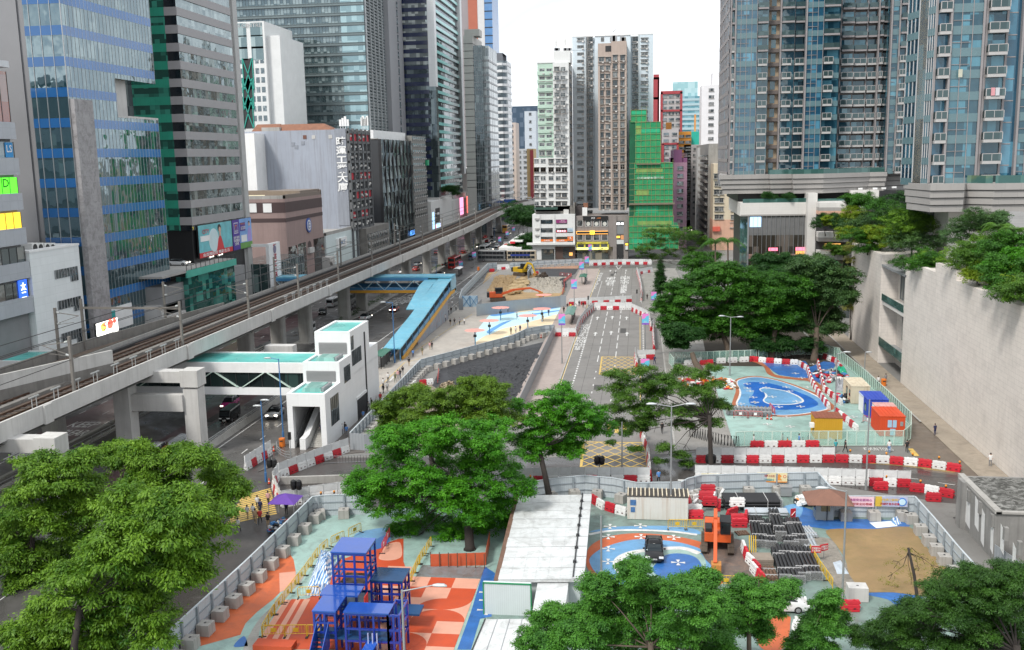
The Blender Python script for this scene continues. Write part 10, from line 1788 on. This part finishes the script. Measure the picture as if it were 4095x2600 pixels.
def palm(lb_,n,x,yt,Y,zb,nf,L,lf=LF,seed=0):
 p=D(n,x,yt,Y);rg=np.random.default_rng(seed);t=th('palm_tree',lb_,'palm tree',(p[0],Y,zb),0,'palms');b=MB();b.tu([(p[0],Y,zb),(p[0]+.2,Y,(zb+p[2])/2),(p[0],Y,p[2])],[.28,.2,.16],8);b.bd('trunk',BARK,t,smooth=True);V=[];F=[]
 for i in range(nf):
  a=2*math.pi*i/nf+rg.uniform(-.2,.2);el=rg.uniform(.1,1.1);k=14
  for q in range(k):
   s=q/k;r=L*s;c=Vector((p[0]+math.cos(a)*r*math.cos(el*.6),Y+math.sin(a)*r*math.cos(el*.6),p[2]+L*(math.sin(el)*s-.95*s*s)))
   for sd in(-1,1):
    o=len(V);w=L*.26*(1-s*.6);tx,ty=-math.sin(a)*sd,math.cos(a)*sd;V+=[c,c+Vector((math.cos(a)*.16,math.sin(a)*.16,0)),c+Vector((tx*w+math.cos(a)*w*.5,ty*w+math.sin(a)*w*.5,-w*.55))];F.append((o,o+1,o+2))
 o=bpy.data.objects.new('crown',npm('crown',np.array(V)-np.array((p[0],Y,zb)),np.array(F),lf,np.full(len(V),.5)));COL.objects.link(o);o.parent=t
palm('tall palm before the peach tenement, left of the pair',7,1880,690,228,0,18,4.2,seed=1);palm('palm before the mall glass, right of the pair',7,1990,680,238,0,20,4.6,seed=2)
zr=19.2
def shr(lb_,n,x,y,Y,r,leaf,sz=.22,ns=260,k=5,zb=None,tall=0,seed=0,name='shrub',dx=1.2):
 p=D(n,x,y,Y);p=(max(p[0],44.2),p[1],p[2])if n==8 and Y<190 else p;r*=1.3 if n==8 else 1;rg=np.random.default_rng(seed+int(x));zb=zb if zb is not None else zr;lob=[(p[0]+rg.uniform(-dx,dx)*r,p[1]+rg.uniform(-1,1)*r*.8,p[2]+rg.uniform(-.5,.5)*r+tall*i/k,r*rg.uniform(.75,1.25))for i in range(k)];tree(name,lb_,'shrub' if name=='shrub' else 'tree',(p[0],p[1],min(zb,p[2]-r)),lob,ns,22,sz,leaf,BARKD,.1,group='podium planting',seed=seed)
for i,a in enumerate((('lime shrub spilling over the wall corner, left',8,960,650,192,1.7,LG),('lime shrub spilling over the wall corner, right',8,1100,670,188,1.7,LG),('green hanging creeper mass over the wall corner',8,1030,700,190,1.8,LF),('dark round tree on the podium behind the lime shrubs',8,1120,560,196,2.6,LH_),('bright leafy tree on the podium beside the dark gap',8,1420,600,176,2.6,LA),('grey green tree on the podium above the notch',8,1480,720,174,2.6,LH_),('tree under the tower overhang, bright',8,1250,480,190,2.4,LF),('dark green tree deep under the tower overhang',8,1480,480,186,2.6,LDK),('low bright shrubs on the notch wall, left',8,1420,850,166,1.5,LF),('low bright shrubs on the notch wall, right',8,1540,880,158,1.5,LF),('shrub at the wall step',8,1590,840,160,1.5,LA),('garden tree on the upper terrace, bright',8,1010,380,212,2.2,LF),('dark garden tree on the upper terrace, right',8,1260,400,206,2.4,LDK),('upper terrace shrub row, left',8,880,360,214,1.2,LDK),('lime planter on the terrace below',8,870,480,210,1.5,LG),('planter shrubs on the middle terrace, left',8,660,520,228,1.4,LDK),('planter shrubs on the middle terrace, right',8,740,520,227,1.2,LG),('terrace tree beside the white frame',8,880,550,216,1.6,LDK),('trailing planter on the lower terrace',8,740,765,229,1.0,LC),('trailing planter on the lower terrace, right',8,820,780,228,1.0,LC),('grey tall shrub by the pale column',8,1940,620,150,1.8,LH_),('bright shrub mass before the pale column, left',8,1900,800,142,1.9,LA),('bright shrub mass before the pale column, right',8,2000,850,136,1.8,LC),('lime clipped shrub on the long wall, centre',8,2080,1020,124,1.3,LG),('lime clipped shrub on the long wall, right',8,2200,1050,120,1.3,LG),('lime shrub low on the long wall, left',8,1890,990,134,1.4,LG),('fresh broad leaved plant on the long wall',8,2240,900,124,1.3,LB),('shrub mass on the wall below the lime shrubs',8,2100,1110,121,1.3,LC),('shrub mass at the frame edge on the wall',8,2280,1150,117,1.6,LC),('dark shrub under the palms at the edge',8,2330,1000,122,1.9,LF),('green shrub behind the palms at the edge',8,2350,780,128,2.0,LF),('thin tree beside the pale column',8,2040,520,146,1.5,LH_),('pot shrubs on the mall roof edge, left',8,180,310,240,.9,LDK),('pot shrubs on the mall roof edge, right',8,300,310,240,.9,LDK))):shr(*a,seed=i,ns=900 if a[5]>1.6 else 520)
for i,x in enumerate((60,170,270,380,480)):shr('dark undergrowth behind the back mesh fence, %s from the left'%OD[i],12,x,285,184,1.7,LDK,.25,500,5,0,seed=70+i)
for i,y in enumerate((760,860,960,1060,1160,1250)):shr('yellow green creeper hanging on the wall end, %s from its top'%OD[i],8,905+4*i,y,203,1.1,ML('m385',(.12,.15,.02),(.34,.33,.08)),.2,200,4,0,seed=60+i)
palm('fan palm in the wall garden, left',8,2170,560,134,19,22,2.6,LC,3);palm('fan palm in the wall garden, right',8,2310,590,130,19,22,2.4,LC,4)
for i,a in enumerate((((24,700,260,450,4.2),'dark tree clump beside the railway bend, upper'),((24,640,340,430,4),'dark tree clump beside the railway bend, left'),((24,760,340,436,4.4),'dark tree clump beside the railway bend, right'),((24,710,390,425,4),'dark tree clump beside the railway bend, lower'),((24,760,620,392,3.2),'tree beside the petrol station, upper'),((24,720,660,390,2.8),'tree beside the petrol station, left'),((24,720,710,384,2.2),'low hedge beside the champagne bus'),((24,600,60,800,8),'far trees below the elevated highway'),((6,1770,255,470,2.4),'roof garden tree on the white mall'))):shr(a[1],*a[0][:4],a[0][4],LDK,.5,420,5,0 if i!=8 else 19,seed=80+i,name='broadleaf_tree')
b=MB()
V,F,sh=lvs([(-70.7,200+4*k,.5,.9)for k in range(60)],900,14,.22,np.random.default_rng(5));o=bpy.data.objects.new('ground_cover',npm('ground_cover',V,F,LDK,sh));COL.objects.link(o);tag(o,'dark low ground cover on the strip under the viaduct','ground cover',kind='stuff')
